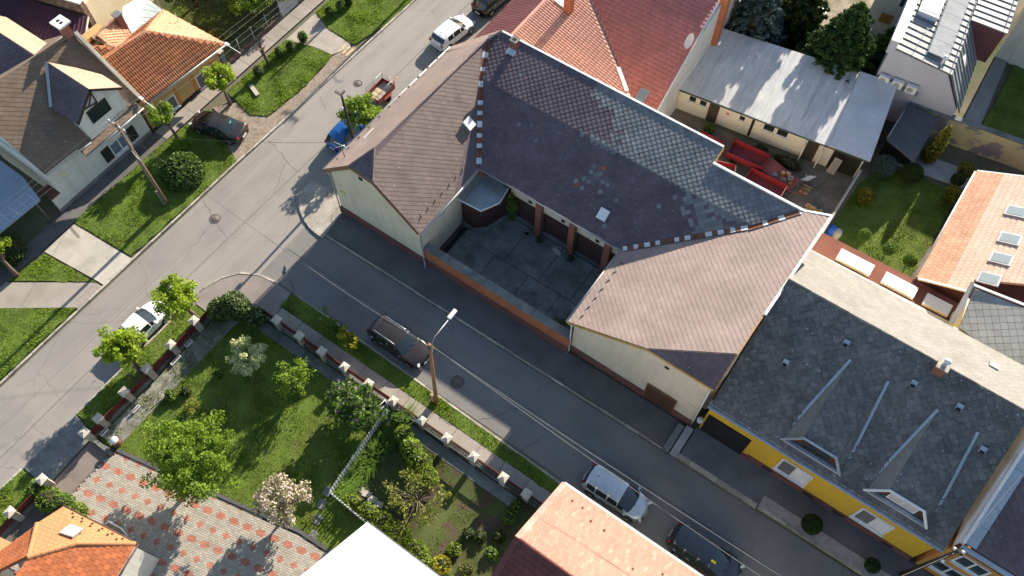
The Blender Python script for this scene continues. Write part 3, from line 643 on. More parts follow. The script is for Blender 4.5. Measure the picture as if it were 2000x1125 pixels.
# rounded bay with its little canopy
bay = MB(); bp = [(-22.7, 26.3), (-21.6, 26.15), (-20.85, 26.75), (-20.3, 28.4), (-20.0, 29.2), (-22.7, 29.2)]
bay.prism(bp, .02, 3.2).build('bay_wall', brick_dk, hall)
MB().prism([(-22.72, 26.12), (-21.52, 25.98), (-20.68, 26.65), (-20.1, 28.4), (-19.9, 29.2), (-22.72, 29.2)], .02, .4).build('bay_plinth', conc_old, hall)
cp_ = [(-22.7, 25.95, 3.6), (-20.75, 26.1, 3.55), (-20.05, 27.4, 3.6), (-20.2, 28.7, 3.75), (-22.7, 29.1, 3.85)]
canopy = MB().slab(cp_, .09).build('canopy', mat('canopy_sheet', (.28, .32, .33), .35, .15, 1.2, 6, .1, metal=.35), hall)
for x in (-22.1, -21.5, -20.95, -20.4): MB().tube([(x, 26.1 if x < -20.6 else 27.0, 3.64), (x, 28.75, 3.82)], .018).build('seam', gutter, canopy)
board([(-22.7, 25.93, 3.64), (-20.72, 26.08, 3.6), (-20.0, 27.4, 3.64), (-20.15, 28.7, 3.8)], (.06, .12), white_m, canopy, 'edge_trim')
# courtyard slabs, drain, low brick street wall
slabm = mat('courtyard_concrete', (.2, .21, .2), .9, .25, .5, 6, .22, col2=(.1, .1, .09), c2=(.45, .7), c2s=.6, bump=.25)
cyard = [o for o in bpy.data.objects if o.name == 'courtyard'][0]
for (x0, x1, y0, y1) in ((-22.0, -19.0, 22.35, 25.3), (-18.94, -16.0, 22.35, 25.3), (-15.94, -13.2, 22.35, 25.3), (-13.14, -10.3, 22.35, 25.3), (-21.9, -18.2, 25.36, 28.75), (-18.14, -15.2, 25.36, 28.75), (-15.14, -12.4, 25.36, 28.75), (-12.34, -10.3, 25.36, 28.75)):
    MB().bb(x0, x1, y0, y1, .021, .06+random.uniform(-.008, .008)).build('slab', slabm, cyard)
MB().bb(-22.4, -22.1, 22.6, 26.0, .021, .066).build('drain', dark, cyard)
sw_ = thing('courtyard_wall', 'low orange brick street wall with grey coping closing the courtyard', 'wall', (-16.5, 22, 0))
MB().bb(-22.7, -10.26, 21.78, 22.25, .95, 2.3).build('wall', brick_or, sw_)
MB().bb(-22.7, -10.26, 21.74, 22.26, 0, .95).build('plinth', plinth_m, sw_)
n = 12
for k in range(n): MB().bb(-22.7+k*12.44/n, -22.7+(k+1)*12.44/n-.02, 21.74, 22.36, 2.3, 2.38+random.uniform(-.006, .006)).build('coping_stone', conc_old, sw_)
# ================================================================ neighbouring houses
def on_x(px, py, X):
    d = (px-1000)*RT - (py-562.5)*UP + FPX*FW; t = X/d.x; return Vector((X, d.y*t, CAM_H + d.z*t))
def on_y(px, py, Y):
    d = (px-1000)*RT - (py-562.5)*UP + FPX*FW; t = Y/d.y; return Vector((d.x*t, Y, CAM_H + d.z*t))
ROLL_P = [(0, .0), (.3, .002), (.5, .012), (.62, .04), (.78, .055), (.92, .04), (1, .004)]
# ---------------- white house with the gabled dormer
white_r = mat('white_render', (.66, .64, .57), .92, .06, .5, 7, .06, col2=(.53, .51, .45), c2=(.55, .85), c2s=.5, bump=.1, streak=((.54, .52, .46), (2.2, 2.2, .22)))
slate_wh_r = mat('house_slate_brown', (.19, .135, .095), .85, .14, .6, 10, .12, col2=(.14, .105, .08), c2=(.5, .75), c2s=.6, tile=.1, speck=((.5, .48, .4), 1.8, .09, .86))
slate_lit = mat('house_slate_sunlit', (.36, .26, .185), .85, .1, .6, 8, .08)  # lit copy of the house slate, for planes facing the sun
grey_pl = mat('grey_plinth', (.2, .17, .17), .9, .2, 1)
black_w = mat('black_shutter', (.035, .032, .03), .6, .2, 3)
timber = mat('dark_timber', (.05, .035, .025), .7, .2, 3)
wh = thing('white_house', 'white rendered house with brown slate roof and big gabled dormer', 'house', (-50, 14.5, 0))
MB().bb(-56, -48.2, 10.2, 18.7, 0, 4.5).extr([(-48.2, 10.35, 4.5), (-48.2, 10.35, 4.5), (-56, 10.35, 4.5), (-52.9, 10.35, 8.2)], (0, 8.3, 0)).build('wall', white_r, wh)
MB().bb(-48.199, -48.14, 9.45, 18.7, 0, .45).build('plinth', grey_pl, wh)
MB().bb(-48.5, -48.18, 9.42, 10.2, 0, 1.7).build('side_wall', white_r, wh); MB().bb(-49.6, -48.15, 9.4, 10.2, 1.7, 1.76).build('coping', rust, wh)
wr = Roof(wh, [slate_wh_r, slate_lit, slate_dk], slabmat=slate_wh_r)
wr.plane([(-47.75, 10.1, 4.5), (-47.4, 18.75, 4.55), (-51.75, 18.75, 8.6), (-53.4, 10.1, 8.6)], (.5, .44), lift=.02)
wr.plane([(-58.5, 18.75, 4.4), (-58.5, 10.1, 4.4), (-53.4, 10.1, 8.6), (-51.75, 18.75, 8.6)], (.5, .44), lift=.02)
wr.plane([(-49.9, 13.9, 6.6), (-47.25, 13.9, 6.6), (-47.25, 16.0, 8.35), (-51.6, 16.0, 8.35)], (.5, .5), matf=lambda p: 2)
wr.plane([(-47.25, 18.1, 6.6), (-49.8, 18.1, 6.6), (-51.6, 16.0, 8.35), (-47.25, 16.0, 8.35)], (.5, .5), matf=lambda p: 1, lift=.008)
wr.plane([(-46.95, 13.0, 4.15), (-46.95, 18.55, 4.15), (-47.95, 18.55, 4.6), (-47.95, 13.0, 4.6)], (.5, .5), matf=lambda p: 0)
wroof = wr.build()
dm = MB().extr([(-47.45, 14.2, 4.2), (-47.45, 17.8, 4.2), (-47.45, 17.8, 6.6), (-47.45, 16.0, 8.15), (-47.45, 14.2, 6.6)], (-3, 0, 0)).build('dormer', white_r, wh)
window(wh, on_x(193, 216, -47.45), (0, 1, 0), 1.75, 1.25, (1, 0, 0), timber, winglass, .07, .05, 1, name='dormer_window')
db = MB(); db.tube([(-47.33, 16.0, 8.05), (-47.38, 16.0, 6.85)], .06, 6).tube([(-47.33, 14.9, 7.2), (-47.38, 16.0, 6.85)], .06, 6).tube([(-47.33, 16.0, 7.95), (-47.38, 15.4, 7.1)], .05, 6).build('gable_brace', timber, dm)
board([(-47.23, 13.87, 6.62), (-47.23, 16.0, 8.39), (-47.23, 18.13, 6.62)], (.06, .18), timber, wroof)
board([(-51.65, 15.95, 8.44), (-49.95, 13.85, 6.72)], (.22, .03), gutter, wroof, 'dormer_flashing')
MB().tube([(-47.65, 10.1, 4.4), (-47.35, 14.0, 4.42)], .06).tube([(-46.88, 13.0, 4.08), (-46.88, 18.6, 4.08)], .06).build('gutter', gutter, wh)
# ground-floor window with open black shutters
c0 = on_x(233, 282, -48.2); c0 = Vector((-48.2, 16.0, 1.5))
window(wh, c0, (0, 1, 0), 1.7, 1.35, (1, 0, 0), white_fr, glass('blueish_glass', (.1, .16, .22)), .1, .06, 1, white_m)
for y in (14.75, 17.25):
    s_ = MB().box((-48.16, y, 1.5), (.05, .75, 1.4)).build('shutter', black_w, wh)
    for k in range(9): MB().box((-48.125, y, .93+k*.14), (.03, .66, .09)).build('slat', black_w, s_)
MB().box((-48.19, 11.3, 2.9), (.04, .3, .35)).build('house_number', mat('number_plate', (.6, .6, .3), .6), wh)
bq = brick_rd
ch = MB().bb(-52.6, -51.9, 18.25, 18.85, 7.6, 9.7).build('chimney', bq, wh); MB().bb(-52.8, -51.7, 18.05, 19.05, 9.7, 9.85).build('chimney_cap', white_m, ch)
for d in (-.17, .17): MB().bb(-52.36+d, -52.14+d, 18.4, 18.65, 9.851, 9.86).build('flue', dark, ch)
MB().box((-49.6, 18.9, 6.78), (5.9, .26, .5), ax=(V3(.73, 0, -.683).normalized(), V3(0, 1, 0), V3(.683, 0, .73).normalized())).build('party_wall_coping', conc, wh)
# rear wing
rw = Roof(wh, [slate_lit, slate_dk], name='rear_roof', slabmat=slate_dk)
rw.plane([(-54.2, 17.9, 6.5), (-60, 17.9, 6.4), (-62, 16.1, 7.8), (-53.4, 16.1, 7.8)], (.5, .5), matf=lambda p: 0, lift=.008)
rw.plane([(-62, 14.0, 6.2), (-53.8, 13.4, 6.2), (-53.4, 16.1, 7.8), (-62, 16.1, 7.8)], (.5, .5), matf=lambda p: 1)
rw.build(); MB().bb(-62, -55, 14.2, 17.7, 0, 6.1).build('rear_wall', white_r, wh)
# ---------------- blue-grey metal carport roof
cpt = thing('carport', 'blue-grey sheet metal carport roof beside the white house', 'carport', (-52, 6, 0))
bl = mat('bluegrey_sheet', (.3, .36, .42), .4, .12, .8, 6, .08, metal=.3)
cs = MB().slab([(-47.9, 8.75, 2.75), (-50.2, 9.3, 3.1), (-58, 9.3, 3.9), (-58, -1, 3.9), (-48.2, -1, 2.75)], .06).build('sheet_roof', bl, cpt)
for y in np.arange(-.5, 9.2, .75): MB().tube([(-48.1, y, 2.79), (-57.9, y, 3.93)], .022, 6).build('standing_seam', zinc, cs)
for x, y in ((-48.3, 8.4), (-48.3, 3.5), (-48.3, -.6), (-57, 8.4), (-57, 0)): MB().bb(x-.06, x+.06, y-.06, y+.06, 0, 2.8 if x > -50 else 3.75).build('post', iron, cpt)
# ---------------- orange pantile house with ochre walls
oc = mat('ochre_render_wall', (.5, .32, .13), .92, .07, .6, 7, .07, bump=.1)
pan_or = mat('pantile_rust', (.36, .14, .07), .85, .2, .5, 9, .2, col2=(.42, .18, .07), c2=(.45, .7), c2s=.35, tile=.16)
pan_lt = mat('pantile_sunlit', (.52, .29, .17), .85, .12, .8, 9, .15, tile=.15)  # same pantile with sunlight in its colour, for the sun-facing planes
metal_gr = mat('painted_sheet_grey', (.42, .47, .45), .5, .12, .8, 6, .08, metal=.2)
oh = thing('orange_tiled_house', 'ochre house with orange pantile hipped roof and grey metal rear roof', 'house', (-50.5, 23, 0))
MB().bb(-56, -48.15, 18.96, 26.9, 0, 3.3).bb(-55, -51.2, 19.0, 22, 3.3, 5.4).build('wall', oc, oh)
MB().bb(-48.149, -48.09, 18.96, 26.95, 0, .42).build('plinth', mat('black_plinth', (.04, .035, .03), .9, .2, 2), oh)
E_ = (-50.65, 23.4, 5.95); D_ = (-50.75, 20.9, 6.24); F_ = (-47.5, 27.5, 3.0)
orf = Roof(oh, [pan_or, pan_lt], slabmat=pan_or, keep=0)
kw = dict(size=(.2, .34), style='grid', lift=.06, profile=ROLL_P, gap=.97)
orf.plane([(-47.5, 19.05, 3.7), F_, E_, D_, (-50.75, 19.12, 6.39)], udir=(0, 1, -.08), ref=(-47.5, 19, 3.7), **kw)
orf.plane([D_, (-51.9, 19.15, 7.34), (-50.75, 19.1, 6.39)], udir=(0, 1, -.08), ref=(-47.5, 19, 3.7), **kw)
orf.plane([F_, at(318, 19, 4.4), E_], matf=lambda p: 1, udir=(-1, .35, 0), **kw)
orf.plane([at(262, 66, 5.2), at(318, 19, 4.4), E_, D_], matf=lambda p: 0, udir=(0, 1, 0), **kw)
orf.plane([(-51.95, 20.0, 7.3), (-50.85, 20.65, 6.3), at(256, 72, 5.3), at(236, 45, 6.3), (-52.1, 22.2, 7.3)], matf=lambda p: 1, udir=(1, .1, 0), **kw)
orf.plane([(-53.6, 22.7, 5.6), (-53.4, 19.1, 5.7), (-51.95, 19.1, 7.35), (-52.1, 22.3, 7.35)], matf=lambda p: 0, udir=(0, 1, 0), **kw)
oroof = orf.build()
mr = MB().slab([at(236, 45, 6.35), at(256, 72, 5.3), at(262, 66, 5.15), at(318, 19, 4.35), at(285, -4, 3.6), at(262, 0, 4.4)], .06).slab([at(236, 45, 6.35), at(262, 0, 4.4), at(240, 12, 4.8), (-53.0, 22.8, 6.0)], .06).build('metal_roof', metal_gr, oh)
for f in (.2, .45, .7, .92):
    a = at(262, 66, 5.2)*(1-f) + at(318, 19, 4.4)*f; b = at(236, 45, 6.4)*(1-f) + at(275, -2, 4.0)*f; MB().tube([a+V3(0, 0, .03), b+V3(0, 0, .03)], .02, 5).build('standing_seam', gutter, mr)
cap_o = mat('hip_tile_buff', (.38, .24, .15), .85, .2, 2, tile=.3)
caps([F_, E_], cap_o, oroof, .22, .36); caps([E_, D_], cap_o, oroof, .22, .36); caps([E_, at(318, 19, 4.45)], cap_o, oroof, .22, .36)
caps([(-50.85, 20.65, 6.35), (-51.95, 19.9, 7.38), (-52.1, 22.25, 7.38)], cap_o, oroof, .22, .36)
ch = MB().box(at(246, 62, 5.6)+V3(0, 0, .6), (.5, .5, 2.3)).build('chimney', bq, oh)
MB().box(at(246, 62, 5.6)+V3(0, 0, 1.8), (.62, .62, .1)).build('chimney_cap', conc_old, ch)
for (y, zc) in ((24.95, 1.0), (21.0, 1.2)):
    window(oh, (-48.15, y, zc), (0, 1, 0), 1.7, 1.35, (1, 0, 0), white_fr, winglass, .1, .06, 1, white_m)
    for s in (-1, 1): MB().bb(-48.148, -48.1, y+s*1.05-.12, y+s*1.05+.12, zc-.75, zc+.95).build('window_surround', mat('orange_trim', (.5, .2, .05), .9), oh)
MB().tube([(-47.44, 19.0, 3.6), (-47.44, 27.5, 2.92)], .06).build('gutter', gutter, oh)
pe = at(318, 25, 4.6); MB().tube([pe, pe+V3(-.3, .2, 2.6)], .025).tube([pe+V3(-.8, .2, 2.5), pe+V3(.2, .2, 2.5)], .015).build('roof_mast', gutter, oh)
pe = at(352, 48, 4.0); MB().tube([pe, pe+V3(0, 0, 1.2)], .025).build('roof_mast', gutter, oh)
# white cable brackets on the two facades
for p, nm in (((-47.3, 18.95, 4.55), 0), ((-47.2, 27.45, 3.1), 1)):
    br_ = thing('cable_bracket', 'white steel cable bracket at the ' + ('party wall between white and orange house' if nm == 0 else 'right eave corner of the orange house'), 'bracket', p)
    MB().tube([p, (p[0]+1.7, p[1]-.1, p[2]+.1)], .035).build('arm', white_m, br_); MB().box((p[0]+.1, p[1], p[2]+.12), (.45, .22, .12)).build('box', white_m, br_)
# ---------------- maroon roofed barn, rubble gable and cream house in the top corner
mg = thing('maroon_roofed_barn', 'barn with dark maroon corrugated roof behind the white house', 'barn', (-60, 19.5, 0))
mar = mat('maroon_sheet', (.085, .035, .05), .6, .15, 1, 8, .12)
mrf = MB().slab([(-54.6, 19.5, 4.4), (-56.6, 22.2, 5.0), (-66, 19.6, 5.0), (-68, 15.5, 4.0), (-58, 17.5, 4.0)], .1).build('sheet_roof', mar, mg)
for k in range(34):
    a = V3(-54.6, 19.5, 4.43).lerp(V3(-67, 15.9, 4.03), k/33); b = V3(-56.6, 22.2, 5.03).lerp(V3(-66.2, 19.5, 5.03), k/33); MB().tube([a, b], .03, 5, caps=False).build('rib', mar, mrf)
MB().prism([(-55.2, 19.9), (-56.8, 21.9), (-66, 19.4), (-66, 16.5), (-58, 17.7)], 0, 4.0).build('wall', mat('barn_wall', (.3, .25, .2), .9), mg)
MB().tube([(-54.5, 19.45, 4.35), (-56.55, 22.25, 4.95)], .06).build('gutter', conc, mg)
sh = thing('cream_house', 'cream house with rubble stone gable and flower pots on its wall', 'house', (-59, 25, 0))
rub = mat('rubble_stone', (.16, .1, .075), .95, .3, 1.5, 7, .45, col2=(.25, .18, .13), c2=(.5, .6), c2s=2.2, bump=1.0, bs=7)
MB().prism([(-57.0, 22.35), (-66.5, 19.7), (-66.6, 20.1), (-57.1, 22.75)], 0, 6.0).build('stone_gable', rub, sh)
crm = mat('cream_wall_lit', (.6, .52, .36), .9, .08, .6, 6, .08)
MB().prism([(-57.1, 22.8), (-66.6, 20.15), (-69, 28), (-59.4, 30.5)], 0, 5.6).build('wall', crm, sh)
srf = Roof(sh, [mat('grey_brown_slates', (.19, .165, .135), .85, .2, .8, 8, .2, tile=.2)], keep=40); srf.plane([(-57.6, 22.9, 5.75), (-59.9, 30.4, 5.75), (-64, 29.5, 8), (-61.8, 21.6, 8)], (.4, .4)); srf.plane([(-61.8, 21.6, 8), (-64, 29.5, 8), (-69, 28, 5.7), (-66.6, 20.2, 5.7)], (.4, .4)); srf.build()
MB().prism([(-56.95, 22.3), (-66.5, 19.65), (-66.6, 20.1), (-57.1, 22.85)], 6.0, 6.12).build('gable_coping', white_m, sh)
MB().bb(-57.2, -55.4, 23.4, 23.5, 0, 1.6).prism([(-56.9, 23.6), (-57.0, 23.5), (-58.5, 28.5), (-58.4, 28.6)], 0, 2.2).build('yard_wall', mat('yellow_wall', (.55, .42, .12), .9, .1, 1), sh)
terra = mat('terracotta', (.33, .12, .06), .85, .2, 3)
for k in range(7):
    p = V3(-56.85-k*.21, 23.7+k*.62, 1.75); t = thing('flower_pot', 'terracotta flower pot on the yellow yard wall, ' + ('first', 'second', 'third', 'middle', 'third from last', 'last but one', 'last')[k] + ' counted from the barn gutter', 'pot', p, 0, 'pots hung on the yellow wall')
    MB().lathe([(.08, 0), (.13, .22), (.14, .24), (.11, .24), (.1, .2)], n=10).build('pot', terra, t, local=True)
    m = MB()
    for q in range(14): m.blob((random.uniform(-.1, .1), random.uniform(-.1, .1), .28+random.uniform(0, .1)), .04, 0)
    m.build('plant', mat('pot_plant', (.06, .1, .03), .8), t, local=True)
# ---------------- red tiled house to the north
red_t = mat('red_pantile_metal', (.44, .165, .145), .6, .1, .6, 9, .1, tile=.1, spec=.4)
red_o = mat('red_pantile_sunlit', (.58, .29, .21), .6, .1, .6, 9, .1, tile=.1, spec=.4)  # lit copy of the red pantile, brighter and warmer on the east slope
rh = thing('red_roofed_house', 'house with broad red pantile roof and tall brick chimney', 'house', (-22, 44, 0))
MB().bb(-29.7, -21, 37.4, 60, 0, 3.8).bb(-21, -15.3, 39.5, 60, 0, 3.6).bb(-15.2, -14.95, 39.5, 53, 0, 3.9).extr([(-15.0, 39.6, 3.5), (-15.0, 54, 3.5), (-15.0, 54, 9.1), (-15.0, 47.2, 7.05), (-15.0, 39.6, 3.9)], (-.25, 0, 0)).build('wall', white_r, rh)
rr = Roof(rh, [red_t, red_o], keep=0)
kw = dict(size=(.24, .36), style='grid', lift=.03, profile=ROLL_P)
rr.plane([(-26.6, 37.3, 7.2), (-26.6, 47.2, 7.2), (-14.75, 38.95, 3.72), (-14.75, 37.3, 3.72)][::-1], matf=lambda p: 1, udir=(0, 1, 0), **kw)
rr.plane([(-30.2, 60, 4.7), (-30.2, 37.3, 4.7), (-26.6, 37.3, 7.2), (-26.6, 60, 7.2)], matf=lambda p: 0, udir=(0, 1, 0), **kw)
rr.plane([(-26.6, 47.2, 7.2), (-14.75, 38.95, 3.72), (-15.2, 47.2, 7.2)], matf=lambda p: 0, udir=(1, 0, 0), **kw)
rr.plane([(-26.6, 47.2, 7.2), (-15.2, 47.2, 7.2), (-15.6, 54, 9.25), (-26.6, 54, 9.25)], matf=lambda p: 0, udir=(1, 0, 0), **kw)
rr.plane([(-15.6, 54, 9.25), (-26.6, 54, 9.25), (-26.6, 62, 6), (-15.6, 62, 6)], matf=lambda p: 0, udir=(1, 0, 0), **kw)
rroof = rr.build()
board([(-14.7, 38.0, 3.8), (-14.7, 39.0, 3.85), (-15.12, 47.2, 7.3), (-15.5, 54, 9.35)], (.1, .12), white_m, rroof)
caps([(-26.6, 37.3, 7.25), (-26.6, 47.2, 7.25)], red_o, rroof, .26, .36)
board([(-26.4, 47.0, 7.22), (-19.0, 41.95, 5.05)], (.14, .03), mat('valley_dark', (.05, .03, .03), .7), rroof, 'valley_sheet')
board([(-19.2, 42.0, 5.14), (-17.6, 40.75, 4.68)], (.3, .03), white_m, rroof, 'valley_sheet')
for (x0, y0) in ((-15.05, 50.4), (-24.75, 43.3)):
    zt = 9.6 if x0 > -20 else 8.9; zb = 0 if x0 > -20 else 6
    if x0 > -20: c_ = MB().bb(-15.25, -14.6, 49.6, 50.3, 0, 9.2).build('chimney', brick_or, rh); MB().bb(-15.2, -14.65, 49.65, 50.25, 9.2, 9.6).build('chimney_pot', white_m, c_)
    else: c_ = MB().bb(x0-.3, x0+.3, y0-.3, y0+.3, zb, zt).build('chimney', brick_or, rh); MB().bb(x0-.35, x0+.35, y0-.35, y0+.35, zt, zt+.1).build('chimney_cap', conc, c_)
MB().box((-25.6, 43.6, 7.02), (.9, .8, .1), ax=(V3(.96, 0, -.28), V3(0, 1, 0), V3(.28, 0, .96))).build('roof_hatch', white_m, rh)
def south(x, y): return V3(x, y, 3.72 + (y-38.95)*.4218)
rwin = MB().box(south(-16.4, 41.0)+V3(0, -.03, .06), (.75, 1.15, .1), ax=(V3(1, 0, 0), V3(0, .92, .388), V3(0, -.388, .92))).build('roof_window', gutter, rh)
MB().box(south(-16.4, 41.0)+V3(0, -.05, .12), (.6, .98, .02), ax=(V3(1, 0, 0), V3(0, .92, .388), V3(0, -.388, .92))).build('pane', glass('skylight_glass', (.22, .27, .28), .15), rwin)
dish = thing('satellite_dish', 'white satellite dish on the edge of the red roof', 'dish', (-15.3, 45.6, 6.6))
m = MB(); n_ = V3(-.75, -.5, .45).normalized(); u_, v_ = basis(n_)
vs = [V3(-15.3, 45.6, 7.1)]; fs = []
for i, (r_, d_) in enumerate(((.25, .02), (.45, .07), (.6, .14))):
    for j in range(18): vs.append(V3(-15.3, 45.6, 7.1) + (u_*math.cos(j*math.pi/9) + v_*math.sin(j*math.pi/9))*r_ + n_*d_)
fs += [(0, 1+j, 1+(j+1) % 18) for j in range(18)] + [(1+i*18+j, 1+(i+1)*18+j, 1+(i+1)*18+(j+1) % 18, 1+i*18+(j+1) % 18) for i in range(2) for j in range(18)]
m.add(vs, fs, 0, True); m.build('reflector', white_m, dish)
MB().tube([(-15.2, 45.7, 6.3), (-15.28, 45.63, 7.05)], .03).build('mount', gutter, dish); MB().tube([V3(-15.3, 45.6, 7.0), V3(-15.3, 45.6, 7.1)+n_*.5], .015).build('feed_arm', gutter, dish)
# ---------------- long white outbuilding with bare metal roof
ob = thing('long_outbuilding', 'long low white outbuilding with pale metal roof and row of doors', 'outbuilding', (-8, 49, 0))
du = V3(15.2, 2.0, 0).normalized(); dn = V3(du.y, -du.x, 0)            # along its front, and towards the yard
def ol(s, d=0, z=0): return V3(-15.35, 45.3, 0) + du*s - dn*d + V3(0, 0, z)   # distance along, depth behind the front
owall = mat('outbuilding_render', (.68, .65, .58), .92, .08, .5, 7, .08, col2=(.45, .4, .32), c2=(.6, .8), c2s=.7)
MB().prism([ol(0), ol(15.4), ol(15.4, 6.2), ol(0, 6.2)], 0, 2.6).build('wall', owall, ob)
ometal = mat('bare_zinc_roof', (.6, .6, .57), .55, .1, .5, 6, .1, metal=.15, col2=(.42, .43, .42), c2=(.5, .8), c2s=.4, streak=((.42, .43, .44), (2.5, .3, .3)), speck=((.2, .2, .2), 1.6, .05, .8))
orf2 = MB().slab([ol(-.1, -.45, 2.75), ol(12.55, -.45, 2.75), ol(12.45, 6.5, 4.1), ol(-.3, 5.9, 4.0)], .07).build('sheet_roof', ometal, ob)
MB().slab([ol(12.56, -.45, 2.85), ol(15.75, -.45, 2.85), ol(15.4, 6.6, 4.15), ol(12.46, 6.5, 4.2)], .09).build('sheet_roof', mat('bare_zinc_roof_new', (.55, .57, .58), .5, .1, .7, 6, .08, metal=.2), ob)
for k in range(1, 13): MB().box((ol(k, -.4, 2.765)+ol(k-.1, 6.2, 4.06))/2, (.03, 6.85, .03), ax=(du, (ol(k-.1, 6.2, 4.06)-ol(k, -.4, 2.765)).normalized(), V3(0, -.2, .98))).build('sheet_joint', ometal, orf2)
MB().tube([ol(-.1, -.5, 2.66), ol(15.7, -.5, 2.72)], .06).build('gutter', mat('green_gutter', (.06, .08, .07), .6), ob)
for s, w2, z2, h2, kind in ((1.5, .65, 1.75, .7, 'w'), (2.4, .65, 1.75, .7, 'w'), (3.35, .85, 1.05, 2.1, 'd'), (5.7, .55, 1.75, .6, 'w'), (7.9, .95, 1.8, .75, 'w'), (9.0, .95, 1.8, .75, 'w'), (11.5, .9, 1.1, 2.2, 'd'), (14.2, 2.2, 1.2, 2.3, 'o')):
    if kind == 'w': window(ob, ol(s, 0, z2)+dn*.005, du, w2, h2, dn, white_fr, winglass, .06, .05, 0, white_m)
    else:
        d_ = MB().box(ol(s, 0, z2)+dn*.02, (w2, .05, h2), ax=(du, dn, V3(0, 0, 1))).build('door' if kind == 'd' else 'opening', dark if kind == 'o' else mat('brown_door', (.06, .045, .04), .8), ob)
d_ = MB().box(ol(12.3, 0, 1.1)+dn*.3, (.06, .75, 2.0), ax=(du, dn, V3(0, 0, 1))).box(ol(10.95, 0, 1.1)+dn*.35, (.06, .8, 2.0), ax=(du, dn, V3(0, 0, 1))).build('door', white_fr, ob)
MB().box(ol(6.6, 0, 1.15)+dn*.03, (.2, .05, 2.1), ax=(du, dn, V3(0, 0, 1))).build('door_gap', dark, ob)
MB().box(ol(4.5, 0, 1.6)+dn*.02, (.25, .03, .25), ax=(du, dn, V3(0, 0, 1))).build('sign_plate', mat('pink_plate', (.5, .2, .18), .7), ob)
# dark shed roof and yellow yard wall beyond the small garden
sd_ = thing('dark_shed', 'small shed with dark flat sheet roof by the yellow wall', 'shed', (1.8, 51.5, 0))
MB().slab([(.5, 49.9, 2.5), (3.05, 49.2, 2.4), (3.05, 54.0, 2.7), (.5, 54.0, 2.8)], .1).build('sheet_roof', mat('dark_sheet', (.085, .088, .095), .6, .15, .8), sd_)
MB().bb(.6, 2.9, 50.6, 53.9, 0, 2.38).build('wall', dark, sd_); MB().bb(.45, .52, 50.2, 53.0, 2.3, 2.95).build('side_board', gutter, sd_)
yw = thing('yellow_yard_wall', 'long pale yellow yard wall with peeling patches and coping', 'wall', (6, 55, 0))
ywm = mat('peeling_yellow', (.55, .49, .25), .92, .08, .6, 8, .08, col2=(.25, .23, .21), c2=(.53, .56), c2s=.35, bump=.2)
MB().prism([(.6, 54.15), (14, 56.1), (14, 56.4), (.6, 54.45)], 0, 2.6).build('wall', ywm, yw); MB().prism([(.6, 54.1), (14, 56.05), (14, 56.5), (.6, 54.55)], 2.6, 2.7).build('coping', conc_old, yw)
# ---------------- modern house with standing-seam roof
mo = thing('modern_grey_house', 'modern grey house with standing-seam metal roof and roof walkway', 'house', (2, 58, 0))
def ml(s, d=0, z=0): return V3(-2.7, 53.9, 0) + du*s - dn*d + V3(0, 0, z)
lil = mat('grey_lilac_render', (.47, .47, .5), .9, .05, .5, 6, .05)
MB().extr([ml(0, 0, 0), ml(6.5, 0, 0), ml(6.5, 0, 3.45), ml(4.5, 0, 6.38), ml(0, 0, 6.95)], -dn*24).build('wall', lil, mo)
seam_m = mat('standing_seam_zinc', (.3, .305, .3), .6, .08, .7, 6, .06, metal=.1); seam_d = mat('standing_seam_mansard', (.33, .36, .36), .45, .08, .7, 6, .06, metal=.4)
seam_k = mat('seam_dark', (.13, .13, .135), .6)
def panels(a, b, c, d, n, m, par, nm='roof_panel', lift=.02):
    "strips across the quad a-b (front) d-c (back), each a part with its seam"
    for k in range(n):
        p, q = Vector(a).lerp(Vector(d), k/n), Vector(a).lerp(Vector(d), (k+1)/n); r, s = Vector(b).lerp(Vector(c), k/n), Vector(b).lerp(Vector(c), (k+1)/n)
        nn = (r-p).cross(q-p).normalized(); nn = nn if nn.z > 0 else -nn
        o = MB().slab([p+nn*lift, r+nn*lift, s+nn*lift, q+nn*lift], .05).build(nm, m, par)
        MB().tube([p+nn*(lift+.03), r+nn*(lift+.03)], .04, 5, caps=False).build('seam', seam_k, o)
panels(ml(.3, -.1, 7.1), ml(4.75, -.1, 6.5), ml(4.75, 24, 6.5), ml(.3, 24, 7.1), 36, seam_m, mo)
panels(ml(4.75, -.1, 6.5), ml(6.75, -.1, 3.4), ml(6.75, 6.0, 3.4), ml(4.75, 6.0, 6.5), 9, seam_d, mo)
MB().extr([ml(-.25, -.1, 6.5), ml(.3, -.1, 6.5), ml(.3, -.1, 7.75), ml(-.25, -.1, 7.75)], -dn*24).build('parapet', lil, mo)
for k in range(12): MB().extr([ml(-.3, -.15+k*2, 7.75), ml(.4, -.15+k*2, 7.75), ml(.4, -.15+k*2, 7.82), ml(-.3, -.15+k*2, 7.82)], -dn*1.97).build('parapet_cap', white_m, mo)
mrd = mat('maroon_cladding', (.16, .06, .06), .7)
MB().extr([ml(4.75, 6.0, 3.4), ml(7.4, 6.0, 3.4), ml(7.4, 6.0, 6.55), ml(4.75, 6.0, 6.6)], -dn*18).build('rear_dormer', mrd, mo)
panels(ml(4.7, 6.0, 6.66), ml(7.5, 5.9, 6.6), ml(7.5, 24, 6.6), ml(4.7, 24, 6.66), 27, seam_m, mo)
wk = MB()
gp = mat('grey_paving', (.3, .31, .31), .85, .12, 1)
for k in range(14):
    MB().extr([ml(2.55, .8+k*1.55, 7.0), ml(4.0, .8+k*1.55, 6.85), ml(4.0, .8+k*1.55, 6.95), ml(2.55, .8+k*1.55, 7.1)], -dn*1.52).build('walkway_slab', gp, mo)
for s_, z_ in ((2.5, 7.12), (4.05, 6.98)): MB().tube([ml(s_, .7, z_), ml(s_, 23, z_)], .03, 6).build('walkway_rail', white_m, mo)
